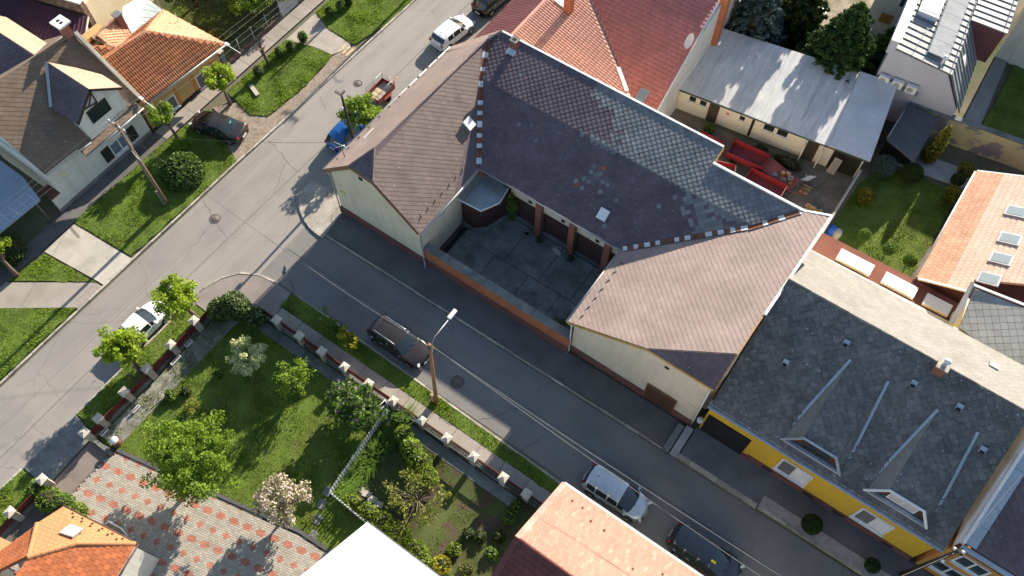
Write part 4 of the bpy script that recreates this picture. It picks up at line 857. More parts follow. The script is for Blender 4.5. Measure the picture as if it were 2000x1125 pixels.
MB().tube([ml(4.6, .1, 6.62), ml(4.6, 23, 6.62)], .025, 6).build('snow_rail', white_m, mo); MB().tube([ml(7.2, 6.4, 6.75), ml(7.2, 23, 6.75)], .025, 6).build('snow_rail', white_m, mo)
sk = MB().extr([ml(.75, 4.2, 7.0), ml(2.3, 4.2, 6.9), ml(2.3, 4.2, 7.35), ml(.75, 4.2, 7.45)], -dn*5).build('skylight_box', white_m, mo)
MB().extr([ml(.9, 4.5, 7.44), ml(2.15, 4.5, 7.36), ml(2.15, 4.5, 7.39), ml(.9, 4.5, 7.47)], -dn*4.4).build('pane', glass('white_skylight', (.6, .64, .66), .2), sk)
fl = MB().tube([ml(3.75, .35, 6.5), ml(3.75, .35, 7.5)], .11, 12).build('flue_pipe', zinc, mo); MB().lathe([(.16, 7.5), (.17, 7.56), (.05, 7.62)], ml(3.75, .35, 0), 12).build('flue_cap', white_m, fl)
an = MB().tube([ml(1.6, .6, 6.9), ml(1.6, .6, 9.2)], .025, 6).tube([ml(1.1, .6, 8.6), ml(2.1, .8, 8.6)], .015, 5).tube([ml(1.3, .4, 9.0), ml(1.9, .9, 9.0)], .015, 5).build('antenna', gutter, mo)
rw_ = MB().box((ml(5.5, 3.0, 5.45)+dn*0), (.9, .7, .08), ax=((ml(6.75, 0, 3.4)-ml(4.75, 0, 6.5)).normalized(), -dn, (ml(6.75, 0, 3.4)-ml(4.75, 0, 6.5)).normalized().cross(-dn))).build('roof_window', white_m, mo)
MB().extr([ml(.2, -.55, 3.75), ml(3.4, -.55, 3.75), ml(3.4, -.55, 3.85), ml(.2, -.55, 3.85)], -dn*.55).build('ledge', gutter, mo)
for k in range(3):
    t = thing('air_conditioner', ('white air conditioning unit nearest the cypress on the grey house wall', 'middle white air conditioning unit on the grey house wall', 'white air conditioning unit nearest the mansard on the grey house wall')[k], 'air conditioner', ml(.6+k*1.08, -.35, 3.85), 0, 'outdoor air conditioning units')
    b_ = MB().box(ml(.6+k*1.08, -.32, 4.2), (.8, .34, .68), ax=(du, dn, V3(0, 0, 1))).build('casing', white_m, t)
    m = MB(); c_ = ml(.6+k*1.08-.08, -.32, 4.2) + dn*.175
    vs = [c_] + [c_ + du*math.cos(q*math.pi/10)*.25 + V3(0, 0, 1)*math.sin(q*math.pi/10)*.25 for q in range(20)]; m.add([v+dn*.004 for v in vs], [(0, 1+q, 1+(q+1) % 20) for q in range(20)]); m.build('fan_grille', gutter, b_)
nh = thing('north_shade_house', 'unseen gabled house added beyond the modern grey house to shade the garden', 'house', (8, 69, 0))  # out of view, added for the shade it throws over lawn and garden
MB().bb(4.5, 13, 66, 72, 0, 7.5).extr([(4.5, 66, 7.5), (4.5, 72, 7.5), (4.5, 69, 10.2)], (8.5, 0, 0)).build('wall', white_r, nh)
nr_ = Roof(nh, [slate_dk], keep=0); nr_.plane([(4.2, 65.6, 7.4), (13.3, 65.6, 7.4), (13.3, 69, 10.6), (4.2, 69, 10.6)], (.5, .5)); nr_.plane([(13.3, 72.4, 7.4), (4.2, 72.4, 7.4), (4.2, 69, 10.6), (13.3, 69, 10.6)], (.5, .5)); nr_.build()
# white house wall behind the conifers
wb = thing('white_back_house', 'white rendered house wall with orange shutter behind the conifers', 'house', (-4, 66, 0))
MB().prism([(-6.2, 62.0), (-2.6, 62.6), (-1.2, 75), (-6, 75)], 0, 5.6).build('wall', white_r, wb)
MB().box((-4.7, 62.2, 2.2), (1.0, .1, .9), rz=.15).build('shutter', mat('orange_board', (.4, .2, .05), .8), wb)
window(wb, (-3.9, 62.33, 4.2), (1, .16, 0), .9, 1.0, (.16, -1, 0), white_fr, winglass)
MB().box((-3.3, 62.15, 3.6), (.75, .4, .6), rz=.15).build('air_conditioner_box', white_m, wb)
MB().slab([(-6.5, 61.8, 5.7), (-2.4, 62.4, 5.7), (-1, 75, 5.7), (-6.3, 75, 5.7)], .1).build('roof', conc_old, wb)
# ---------------- yellow house with two dormers
yel = mat('yellow_render', (.66, .41, .03), .9, .08, .6, 7, .08, bump=.15, col2=(.56, .35, .05), c2=(.52, .8), c2s=.6, streak=((.58, .37, .05), (2.5, 2.5, .25)))
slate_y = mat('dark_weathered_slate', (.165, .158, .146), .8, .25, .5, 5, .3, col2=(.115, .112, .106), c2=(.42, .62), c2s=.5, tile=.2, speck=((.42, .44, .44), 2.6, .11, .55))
slate_yb = mat('weathered_slate_sunlit', (.235, .222, .195), .88, .15, .6, 9, .15, col2=(.18, .172, .15), c2=(.5, .8), c2s=.6, tile=.06)  # paler lit copy of the front slate: back slope and left dormer cheeks
yh = thing('yellow_house', 'yellow rendered house with dark slate roof and two wedge dormers', 'house', (7, 27, 0))
MB().bb(-.1, 14.75, 22.28, 34.2, 0, 4.95).extr([(-.1, 22.3, 4.95), (-.1, 34.2, 4.95), (-.1, 34.2, 6.3), (-.1, 29.5, 9.4)], (14.8, 0, 0)).build('wall', yel, yh)
MB().bb(3.45, 14.7, 22.2, 22.279, 0, .75).build('plinth', plinth_m, yh)
brown_b = mat('brown_band', (.085, .04, .028), .7, .2, 2)
MB().bb(-.1, 14.72, 22.22, 22.279, 4.2, 4.9).build('eave_band', brown_b, yh)
MB().bb(4.3, 4.95, 22.215, 22.27, 4.0, 4.2).bb(8.0, 9.3, 22.215, 22.27, 4.0, 4.2).bb(12.6, 14.0, 22.215, 22.27, 4.0, 4.2).build('eave_band_step', brown_b, yh)
def ym(y): return 5.0 + .638*(y-21.9)
yr = Roof(yh, [slate_y, slate_yb], slabmat=slate_y)
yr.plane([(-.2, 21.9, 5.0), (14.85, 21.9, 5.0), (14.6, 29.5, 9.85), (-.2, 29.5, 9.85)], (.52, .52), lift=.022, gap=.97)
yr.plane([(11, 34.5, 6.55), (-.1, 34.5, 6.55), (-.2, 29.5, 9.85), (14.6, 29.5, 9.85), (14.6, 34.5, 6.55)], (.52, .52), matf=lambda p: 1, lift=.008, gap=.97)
for ox in (0, 5.35):
    A, B, Lp, Rb = (5.25+ox, 22.6, 6.65), (7.35+ox, 22.6, 6.65), (4.35+ox, 22.4, 5.25), (8.1+ox, 22.4, 5.25)
    Pk, Pr = (5.25+ox, 27.5, 8.6), (7.5+ox, 27.5, 8.6)
    yr.plane([A, B, Pr, Pk], (.52, .52), lift=.015, gap=.97)
    yr.plane([Lp, A, Pk], (.52, .52), matf=lambda p: 1, lift=.006, udir=(0, -1, 0)); yr.plane([B, Rb, Pr], (.52, .52), udir=(0, 1, 0))
yroof = yr.build()
blue_z = mat('blue_grey_zinc', (.4, .44, .47), .45, .12, 1, metal=.3)
for ox in (0, 5.35):
    A, B, Lp, Rb = V3(5.25+ox, 22.6, 6.65), V3(7.35+ox, 22.6, 6.65), V3(4.35+ox, 22.4, 5.25), V3(8.1+ox, 22.4, 5.25); Pk, Pr = V3(5.25+ox, 27.5, 8.64), V3(7.5+ox, 27.5, 8.64)
    fr_ = MB().add([Lp+V3(.05, .2, 0), Rb+V3(-.05, .2, 0), B+V3(0, .18, -.05), A+V3(0, .18, -.05)], [(0, 1, 2, 3)]).build('dormer_front', brown_b, yh)
    board([Lp+V3(-.1, -.05, .05), Pk+V3(-.05, 0, .05)], (.16, .06), blue_z, yroof, 'flashing'); board([Rb+V3(.12, -.05, .05), Pr+V3(.05, 0, .05)], (.16, .06), blue_z, yroof, 'flashing')
    board([Lp+V3(-.1, -.08, .08), A+V3(0, -.08, .1), B+V3(0, -.08, .1), Rb+V3(.1, -.08, .08)], (.1, .14), white_m if ox else blue_z, yroof, 'dormer_trim')
    wd = window(yh, (6.3+ox, 22.62, 5.95), (1, 0, 0), 1.7, .8, (0, -1, 0), white_fr if ox else timber, winglass if not ox else glass('curtained_glass', (.5, .48, .46), .3), .07, .06, 1, name='dormer_window')
    MB().bb(4.5+ox, 8.0+ox, 22.3, 22.5, 5.15, 5.5).build('dormer_apron', blue_z, yh)
MB().bb(-.3, 14.9, 21.75, 21.9, 4.82, 4.98).build('gutter', blue_z, yh); MB().bb(-.3, 14.9, 21.95, 22.3, 5.03, 5.09).build('eave_flashing', blue_z, yroof)
caps([(-.2, 29.5, 9.87), (14.6, 29.5, 9.87)], slate_y, yroof, .2, .5)
gd = MB().bb(.05, 3.05, 22.2, 22.275, .12, 2.95).build('garage_door', mat('black_roller_door', (.018, .017, .018), .35), yh)
for k in range(12): MB().bb(.08, 3.02, 22.185, 22.2, .16+k*.232, .36+k*.232).build('door_slat', mat('black_slat', (.022, .021, .022), .35), gd)
for xc in (6.2, 11.5):
    window(yh, (xc, 22.27, 2.28), (1, 0, 0), 2.1, 2.0, (0, -1, 0), white_fr, glass('lace_curtain_glass', (.16, .15, .145), .3), .13, .07, 1, white_m)
    MB().bb(xc+.05, xc+.9, 22.2, 22.25, 1.5, 3.1).build('roller_blind', white_m, yh)
for xc in (4.9, 7.8, 9.9, 13.2): MB().bb(xc-.35, xc+.35, 22.185, 22.2, .3, .62).build('cellar_vent', dark, yh)
for (x, y) in ((2.22, 25.75), (4.5, 28.1), (8.75, 28.0), (11.4, 28.1), (13.6, 26.9)):
    v = MB().box((x, y, ym(y)+.12), (.35, .4, .16), ax=(V3(1, 0, 0), V3(0, .843, .538), V3(0, -.538, .843))).build('roof_vent', blue_z, yh); MB().box((x, y-.17, ym(y)+.12), (.26, .12, .13)).build('opening', dark, v)
ch = MB().bb(9.15, 9.75, 28.9, 29.5, 9.2, 10.3).build('chimney', brick_rd, yh); MB().bb(9.1, 9.8, 28.85, 29.55, 10.3, 10.38).build('chimney_cap', conc, ch); MB().lathe([(.14, 10.38), (.14, 10.8), (.2, 10.82), (.2, 10.9), (.03, 11.0)], (9.45, 29.2, 0), 12).build('chimney_pot', zinc, ch)
MB().box((12.4, 32.5, 7.95), (.55, .7, .1), ax=(V3(1, 0, 0), V3(0, .834, -.55), V3(0, .55, .834))).build('roof_hatch', conc, yh)
wl = MB().lathe([(.17, 0), (.2, .1), (.2, .34), (.17, .4), (.05, .42)], (-.25, 21.85, 2.1), 14).build('lantern', zinc, yh); MB().tube([(-.25, 22.25, 2.3), (-.25, 21.9, 2.3)], .03).build('bracket', iron, wl)
MB().bb(3.05, 3.5, 22.1, 22.279, 0, .55).build('door_kerb', plinth_m, yh)
# flat roofed rear wing with roof panels
tr = thing('flat_roofed_wing', 'brown flat roof wing with white rooflight panels behind the yellow house', 'building', (5, 37.5, 0))
MB().prism([(.05, 36.75), (10.1, 36.95), (10.1, 38.7), (7.0, 38.8), (.1, 38.6)], 0, 3.4).build('wall', white_r, tr)
br_f = mat('red_brown_felt', (.2, .075, .05), .9, .15, .8, 10, .12)
trf = MB().prism([(.05, 36.8), (10.1, 37.0), (10.1, 38.65), (7.0, 38.75), (.1, 38.55)], 3.4, 3.5).build('roof', br_f, tr)
MB().prism([(0, 36.4), (10.2, 36.6), (10.2, 36.85), (0, 36.65)], 0, 3.72).build('parapet', white_r, tr)
wpan = mat('white_rooflight', (.85, .85, .83), .4, .03, 1)
for k, (x0, x1) in enumerate(((1.75, 4.2), (5.05, 7.35), (8.0, 9.75))):
    p = MB().prism([(x0, 36.95+x0*.02), (x1, 36.95+x1*.02), (x1, 37.9+x1*.02), (x0, 37.9+x0*.02)], 3.5, 3.78).build('rooflight', wpan, tr)
# ---------------- pantile house on the right with four skylights
ph = thing('peach_pantile_house', 'house with peach pantile roof and a row of four roof windows', 'house', (10, 44, 0))
peach = mat('peach_tile', (.6, .42, .32), .8, .08, .6, 8, .08, tile=.07); salmon = mat('salmon_tile', (.55, .3, .185), .8, .1, .6, 8, .1, tile=.12)
MB().bb(7.4, 20, 39.3, 49.5, 0, 3.7).build('wall', mat('red_wall', (.14, .05, .04), .9), ph)
pr = Roof(ph, [peach, salmon], slabmat=salmon)
def pz(x): return 3.9 + .42*(x-7.0)
pr.plane([(7.05, 49.6, pz(7.05)), (6.9, 38.7, pz(6.9)), (9.95, 38.75, pz(9.95)), (9.95, 49.9, pz(9.95))], (.3, .36), style='brick', lift=.03, matf=lambda p: 1 if p.x < 8.5 else 0, udir=(0, -1, 0), ref=(7, 44, pz(7)), gap=.95)
pr.plane([(9.95, 49.9, pz(9.95)), (9.95, 39.75, pz(9.95)), (17, 41.6, pz(17)), (17, 51, pz(17))], (.3, .36), style='brick', lift=.03, matf=lambda p: 0, udir=(0, -1, 0), ref=(7, 44, pz(7)), gap=.95)
pro = pr.build()
board([(7.0, 38.62, pz(7)+.06), (8.4, 38.64, pz(8.4)+.06), (10.0, 38.66, pz(10)+.06)], (.14, .14), white_m, pro, 'verge_flashing'); board([(7.05, 49.65, pz(7)+.06), (10, 49.95, pz(10)+.06), (17, 51.1, pz(17)+.06)], (.12, .12), white_m, pro, 'verge_flashing')
MB().tube([(6.86, 38.8, 3.8), (7.0, 49.6, 3.8)], .07).build('gutter', zinc, ph)
sa = (V3(1, 0, .42).normalized(), V3(0, 1, 0), V3(-.42, 0, 1).normalized())
for (px, py) in ((1985, 415), (1972, 468), (1955, 507), (1932, 546)):
    c_ = at(px, py, 5.4); c_ = at(px, py, pz(c_.x)); c_ = at(px, py, pz(c_.x))
    f_ = MB().box(c_ + sa[2]*.08, (1.35, .95, .12), ax=sa).build('roof_window', gutter, ph); MB().box(c_ + sa[2]*.145, (1.1, .72, .02), ax=sa).build('pane', glass('skylight_pane', (.3, .34, .34), .12), f_)
# grey slated extension at the right edge
gx = thing('grey_slated_extension', 'extension with pale grey diamond slates and white ledge', 'building', (13, 36.5, 0))
gsl = mat('pale_grey_slate', (.36, .345, .3), .88, .12, .7, 9, .14, tile=.08)
gr = Roof(gx, [gsl]); gr.plane([at(1873, 640, 6.2), at(2010, 743, 6.2), at(2010, 607, 7.0), at(1905, 563, 7.0)], (.62, .62), lift=.012); gro = gr.build()
a, b, c_, d = at(1873, 640, 6.2), at(2010, 743, 6.2), at(2010, 607, 7.0), at(1905, 563, 7.0)
MB().prism([(a.x+.1, a.y+.1), (b.x, b.y+.1), (c_.x, c_.y-.1), (d.x+.1, d.y-.1)], 0, 5.9).build('wall', white_r, gx)
board([at(1858, 632, 6.25), at(1902, 552, 7.1)], (.3, .1), conc, gro, 'ledge'); board([at(1862, 640, 6.2), at(2012, 752, 6.2)], (.25, .1), white_m, gro, 'ledge'); board([at(1903, 556, 7.15), at(2010, 598, 7.15)], (.15, .1), white_m, gro, 'ledge')
# ---------------- ochre house at the lower right
bo = thing('ochre_corner_house', 'ochre house with dark slate roof and zinc verge', 'house', (20, 27, 0))
MB().extr([(15.1, 22.35, 5.2), (15.1, 34, 5.2), (15.1, 34, 8.0), (15.1, 30, 10.0), (15.1, 22.35, 6.05)], (.25, 0, 0)).build('gable_wall', mat('pale_gable', (.62, .63, .62), .8), bo)
MB().bb(15.15, 30, 22.3, 34, 0, 6.0).build('wall', mat('ochre_orange', (.5, .23, .06), .9, .08, .6), bo)
bro = Roof(bo, [slate_dk]); bro.plane([(15.5, 22.3, 6.3), (30, 22.3, 6.3), (30, 30, 10.3), (15.5, 30, 10.3)], (.5, .5)); bro.plane([(30, 37, 6.3), (15.5, 37, 6.3), (15.5, 30, 10.3), (30, 30, 10.3)], (.5, .5)); broo = bro.build()
k_ = V3(0, 7.7, 4).normalized(); nn_ = V3(0, -4, 7.7).normalized()
for q in range(7): MB().box(V3(15.55, 22.3, 6.42)+k_*(.62+q*1.24), (.62, 1.22, .04), ax=(V3(1, 0, 0), k_, nn_)).build('verge_sheet', blue_z, broo)
MB().box(V3(15.2, 26.2, 8.4), (.1, 8.8, .3), ax=(V3(1, 0, 0), k_, nn_)).build('verge_cap', white_m, broo)
MB().bb(15.3, 30, 22.0, 22.25, 6.05, 6.25).build('gutter', blue_z, bo); MB().bb(15.15, 30, 22.22, 22.299, 5.4, 6.0).build('eave_band', brown_b, bo)
for xc, zc in ((16.7, 4.3), (19.2, 4.3), (16.4, 1.9), (18.9, 1.9)): window(bo, (xc, 22.29, zc), (1, 0, 0), 1.7, 1.4, (0, -1, 0), white_fr, winglass, .1, .06, 1, white_m)
# ---------------- salmon tiled house at the bottom edge
pk = thing('salmon_roofed_house', 'house with tiles toned salmon on the sunlit front slope, maroon on the shaded rear', 'house', (3, 8, 0))
sal = mat('salmon_small_tile_sunlit', (.46, .225, .16), .82, .06, .5, 8, .08, tile=.09, tilecol=((.52, .3, .22), .85))  # sunlight on the front slope is painted into this tile
mrn = mat('maroon_small_tile_shaded', (.17, .055, .045), .8, .12, .6, 8, .12, tile=.12)  # same roof's tile, darkened for the slope turned from the sun
MB().bb(-4.7, 14, 4.0, 12.3, 0, 4.7).extr([(-4.7, 4.0, 4.7), (-4.7, 12.3, 4.7), (-4.7, 8.15, 6.85)], (18, 0, 0)).build('wall', white_r, pk)
pkr = Roof(pk, [sal, mrn]); pkr.plane([(14, 12.65, 5.0), (-4.75, 12.65, 5.0), (-5.0, 8.15, 7.3), (14, 8.15, 7.3)], (.2, .33), style='brick', lift=.04, gap=.93)
pkr.plane([(-4.95, 3.4, 4.9), (14, 3.4, 4.9), (14, 8.15, 7.3), (-5.0, 8.15, 7.3)], (.2, .33), style='brick', lift=.03, matf=lambda p: 1, gap=.95); pkro = pkr.build()
pinkv = mat('pink_verge', (.55, .25, .2), .8); board([(-4.85, 12.7, 5.06), (-5.08, 8.15, 7.38)], (.36, .08), pinkv, pkro); board([(-5.08, 8.15, 7.38), (-5.0, 3.4, 5.0)], (.36, .08), mrn, pkro)
caps([(-5.0, 8.15, 7.33), (14, 8.15, 7.33)], mrn, pkro, .22, .35)
MB().bb(-4.9, 14, 12.66, 12.82, 4.85, 4.99).build('gutter', white_m, pk)
for (x, y) in ((-3.9, 12.0), (-3.2, 12.0), (-2.4, 11.6), (-1.5, 11.6), (.9, 10.6), (2.4, 11.4), (3.4, 11.4)): MB().box((x, y, 5.0+(12.65-y)*.511+.06), (.12, .14, .08)).build('tile_vent', mrn, pkro)
# ---------------- white roof, tilted sunward to look brighter
wf = thing('white_roofed_garage', 'garage with a plain white sheet roof beside the garden', 'garage', (-10, 0, 0))
wr_ = mat('white_membrane', (.8, .8, .79), .7, .05, .8, 5, .04)
MB().prism([(-13.2, 4.2), (-7.5, 4.2), (-7.5, -6), (-14.6, -6)], 0, 3.1).build('wall', white_r, wf)
MB().slab([(-13.4, 4.45, 3.25), (-7.2, 4.45, 3.25), (-7.2, -6, 4.9), (-15.6, -6, 4.9)], .08).build('roof', wr_, wf)
board([(-13.45, 4.5, 3.22), (-7.2, 4.5, 3.22)], (.08, .14), conc_old, wf, 'edge_trim')
# ---------------- orange tiled house, bottom left corner
ol_h = thing('bright_orange_house', 'house with orange tiles, toned bright on sunlit slopes and deeper on others, and roof window', 'house', (-26, -8, 0))
or_l = mat('orange_tile_sunlit', (.43, .18, .078), .75, .06, .6, 8, .06, tile=.05); or_d = mat('orange_tile_shaded', (.42, .13, .05), .75, .12, .6, 8, .1, tile=.18)  # one tile in two painted tones: sunlit slopes and slopes turned away
E1, E2, R1, R2, R3 = at(124, 990, 4.5), at(266, 1062, 4.5), at(150, 1061, 6.3), at(55, 1088, 7.2), at(72, 1022, 5.6)
bo_ = Roof(ol_h, [or_l, or_d], slabmat=or_d)
kk = dict(size=(.34, .3), style='brick', gap=.94)
bo_.plane([E2, E1, R1], lift=.006, udir=tuple(E2-E1), **kk); bo_.plane([E1, R3, R2, R1], lift=.006, udir=tuple(E2-E1), **kk)
Q1, Q2 = at(190, 1190, 4.5), at(-60, 1260, 7.2)
bo_.plane([E2, R1, Q2.lerp(R1, .55), Q1], lift=.025, matf=lambda p: 1, udir=tuple(E2-Q1), **kk); bo_.plane([R1, R2, Q2, Q2.lerp(R1, .55)], lift=.025, matf=lambda p: 1, udir=tuple(E2-Q1), **kk)
bo_.plane([R3, at(-40, 1110, 4.3), at(-60, 1140, 5.2), R2], lift=.02, matf=lambda p: 1, udir=tuple(E2-Q1), **kk)
boo = bo_.build()
caps([E2+V3(0, 0, .05), R1+V3(0, 0, .05)], or_l, boo, .26, .36); caps([R1+V3(0, 0, .05), R2+V3(0, 0, .05)], or_l, boo, .26, .36); caps([R2+V3(0, 0, .05), R3+V3(0, 0, .05)], or_l, boo, .26, .36)
# wall below the eaves
w0 = [E1, E2, at(215, 1150, 4.5), at(60, 1200, 4.5), at(20, 1090, 4.5)]; cw = sum((Vector(p) for p in w0), Vector())/5
MB().prism([(cw.x+(p.x-cw.x)*.93, cw.y+(p.y-cw.y)*.93) for p in w0], 0, 4.3).build('wall', white_r, ol_h)
ax_u = (E2-E1).normalized(); pl = (E2-E1).cross(R1-E1).normalized(); pl = pl if pl.z > 0 else -pl
dr_ = at(140, 1040, 0)-Vector((0, 0, CAM_H)); c1_ = R1; pl = (R1-E1).cross(R2-E1).normalized(); pl = pl if pl.z > 0 else -pl; cs_ = Vector((0, 0, CAM_H)) + dr_*((E1-Vector((0, 0, CAM_H))).dot(pl)/dr_.dot(pl)); ax_u = (ax_u - pl*ax_u.dot(pl)).normalized(); f_ = MB().box(cs_+pl*.1, (.95, .8, .12), ax=(ax_u, pl.cross(ax_u), pl)).build('roof_window', gutter, ol_h); MB().box(cs_+pl*.17, (.68, .56, .02), ax=(ax_u, pl.cross(ax_u), pl)).build('pane', glass('bright_skylight', (.6, .62, .62), .1), f_)
MB().tube([E1+V3(0, .05, -.08), E2+V3(.1, .05, -.08)], .06).tube([E2+V3(.1, .05, -.08), at(205, 1170, 4.4)], .06).build('gutter', brown_b, ol_h)
for t_ in np.linspace(.12, .88, 6):
    for h_ in (.1, .22): MB().box(E1.lerp(E2, t_)*(1-h_) + R1*h_ + pl*.06, (.09, .12, .08)).build('tile_vent', brown_b, boo)
lf = MB().slab([at(-30, 1035, 4.2), at(36, 1066, 4.2), at(0, 1118, 5.4), at(-40, 1120, 5.4)], .1).build('porch_roof', or_l, ol_h)
t = thing('white_annex', 'white flat annex block against the orange tiled house', 'annex', at(285, 1100, 0)); MB().prism([at(266, 1076), at(304, 1096), at(262, 1160), at(225, 1140)], 0, 2.4).build('wall', white_r, t)
MB().prism([at(260, 1080, 0), at(290, 1097, 0), at(258, 1150, 0), at(230, 1135, 0)], 2.4, 2.48).build('roof', mat('annex_roof', (.6, .6, .6), .8), t)
# ================================================================ plants
L_lime = leafmat('leaf_lime', (.28, .4, .025), (.44, .55, .045), .5)
L_green = leafmat('leaf_green', (.1, .19, .025), (.2, .32, .04), .42)
L_fresh = leafmat('leaf_fresh', (.18, .28, .025), (.33, .45, .05), .48)
L_dark = leafmat('leaf_dark', (.03, .06, .012), (.07, .115, .022), .25)
L_conif = leafmat('needles_green', (.04, .085, .018), (.085, .15, .03), .25)
L_blue = leafmat('needles_blue', (.07, .115, .11), (.15, .215, .205), .25)
L_yell = leafmat('leaf_gold', (.3, .3, .02), (.45, .4, .03), .35)
L_gold2 = leafmat('needles_gold', (.1, .12, .015), (.36, .31, .02), .25)
L_white = leafmat('leaf_variegated', (.5, .56, .2), (.86, .83, .52), .42)
L_pink = leafmat('blossom_pink', (.2, .22, .06), (.34, .31, .13), .4, blossom=((.78, .63, .55), .5))
L_lilac = leafmat('leaf_lilac_bush', (.085, .15, .025), (.16, .26, .045), .35, blossom=((.3, .16, .28), .93))
L_olive = leafmat('leaf_olive', (.2, .23, .035), (.34, .34, .06), .4)
L_ivy = leafmat('leaf_dotted', (.065, .11, .025), (.125, .19, .04), .25, blossom=((.35, .36, .2), .9))
L_dark2 = leafmat('leaf_laurel', (.05, .1, .018), (.13, .21, .035), .35)
bark = mat('bark', (.14, .1, .075), .95, .3, 4, 20, .3, bump=.8, bs=14)
bark_l = mat('bark_pale', (.25, .2, .15), .95, .3, 4, 20, .3, bump=.8, bs=14)
core_m = mat('shaded_core', (.03, .03, .015), 1.0, .3, 3)  # solid dark blob in place of the shaded inside of a crown
NR = np.random.RandomState(11)
def fast_mesh(name, verts, k, mats, mi=None):
    "verts: (n*k, 3); n faces of k corners each"
    n = len(verts)//k; me = bpy.data.meshes.new(name)
    me.vertices.add(n*k); me.vertices.foreach_set('co', np.asarray(verts, dtype=np.float32).ravel())
    me.loops.add(n*k); me.loops.foreach_set('vertex_index', np.arange(n*k, dtype=np.int32))
    me.polygons.add(n); me.polygons.foreach_set('loop_start', np.arange(0, n*k, k, dtype=np.int32)); me.polygons.foreach_set('loop_total', np.full(n, k, dtype=np.int32))
    for m in mats: me.materials.append(m)
    if mi is not None: me.polygons.foreach_set('material_index', np.asarray(mi, dtype=np.int32))
    me.update(calc_edges=True); me.validate(); return me
def leaves(cent, rad, per, size, flat=.5, shell=.55, long=1.5, squash=1.0, up=.3):
    "leaf rhombs scattered round cluster centres"
    cent = np.asarray(cent, float); n = len(cent)*per
    c = np.repeat(cent, per, 0); r = np.repeat(np.broadcast_to(rad, len(cent)), per)
    d = NR.normal(size=(n, 3)); d /= np.linalg.norm(d, axis=1)[:, None]
    q = (shell + (1-shell)*NR.rand(n)**.6); p = c + d*(r*q)[:, None]*np.array([1, 1, squash])
    nn = d*flat + NR.normal(size=(n, 3))*.6 + np.array([0, 0, up]); nn /= np.linalg.norm(nn, axis=1)[:, None]
    a = np.cross(nn, NR.normal(size=(n, 3))); a /= np.linalg.norm(a, axis=1)[:, None]; b = np.cross(nn, a)
    s = size*(.65+.7*NR.rand(n))[:, None]; a = a*s*long*.5; b = b*s*.5
    v = np.empty((n, 4, 3)); v[:, 0] = p-a; v[:, 1] = p+b*.9; v[:, 2] = p+a; v[:, 3] = p-b*.9
    return v.reshape(-1, 3)
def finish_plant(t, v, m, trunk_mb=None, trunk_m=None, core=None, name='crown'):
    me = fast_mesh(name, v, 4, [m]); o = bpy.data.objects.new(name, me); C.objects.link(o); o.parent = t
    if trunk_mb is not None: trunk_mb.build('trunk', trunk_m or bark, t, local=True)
    if core is not None: core.build('inner_core', core_m, o, local=True)
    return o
def tree(name, label, base, top, rad, m, ncl=40, per=70, leaf=.16, trunk=.14, cr=.45, spread=1.0, tm=None, group=None, cat='tree', fork=.45, lean=(0, 0), open_=0.0, cl_list=None, squash=.8):
    "broad tree: tapered trunk, limbs to leaf clumps; top = height of crown centre, rad = crown radii"
    base = Vector(base); t = thing(name, label, cat, base, 0, group)
    rx, ry, rz_ = rad; cc = np.array([lean[0], lean[1], top]); cl = []
    for i in range(ncl):
        d = NR.normal(size=3); d /= np.linalg.norm(d); q = .45+.6*NR.rand()**.7
        if d[2] < -.4: d[2] *= .5
        cl.append(cc + d*q*np.array([rx, ry, rz_])*(1+NR.uniform(-.15, .18)))
    cl = np.array(cl); mb = MB(); fk = Vector((lean[0]*.5, lean[1]*.5, top*fork+.2))
    mb.tube([(0, 0, -.1), (lean[0]*.15, lean[1]*.15, fk.z*.5), fk, (lean[0]*.9, lean[1]*.9, top)], [trunk*1.25, trunk, trunk*.8, trunk*.3], 8)
    for c in cl[::max(1, ncl//26)]:
        c = Vector(c); mid = fk.lerp(c, .5) + Vector((0, 0, .12*rz_)); mb.tube([fk, mid, c], [trunk*.42, trunk*.22, .012], 5, caps=False)
    v = leaves(cl, cr*NR.uniform(.7, 1.25, len(cl)), per, leaf, shell=.3, squash=squash)
    finish_plant(t, v, m, mb, tm); return t
def bush(name, label, base, rad, m, n=900, leaf=.13, lumps=10, core=True, group=None, cat='bush', zc=None, flat=.8, rough=.22):
    "dense clipped or rounded shrub"
    base = Vector(base); t = thing(name, label, cat, base, 0, group); rx, ry, rz_ = rad; zc = rz_*.85 if zc is None else zc
    cl = []; rr_ = []
    for i in range(lumps):
        d = NR.normal(size=3); d /= np.linalg.norm(d); d[2] = abs(d[2])*1.0-.25
        cl.append(np.array([0, 0, zc]) + d*np.array([rx, ry, rz_])*(1-rough-.18)); rr_.append(min(rx, ry, rz_)*NR.uniform(.35, .55))
    n1 = int(n*.55); d = NR.normal(size=(n1, 3)); d /= np.linalg.norm(d, axis=1)[:, None]
    c1 = np.array([0, 0, zc]) + d*np.array([rx, ry, rz_])*(.9+.12*NR.rand(n1))[:, None]; c1 = c1[c1[:, 2] > .03]
    v = np.vstack([leaves(c1, .03, 1, leaf, flat, 1.0), leaves(np.array(cl), np.array(rr_), max(4, int(n*.45/lumps)), leaf, flat, .75)]); 
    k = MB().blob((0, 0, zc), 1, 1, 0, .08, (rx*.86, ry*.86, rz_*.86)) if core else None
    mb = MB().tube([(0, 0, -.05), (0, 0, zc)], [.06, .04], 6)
    finish_plant(t, v, m, mb, bark, k, 'foliage'); return t
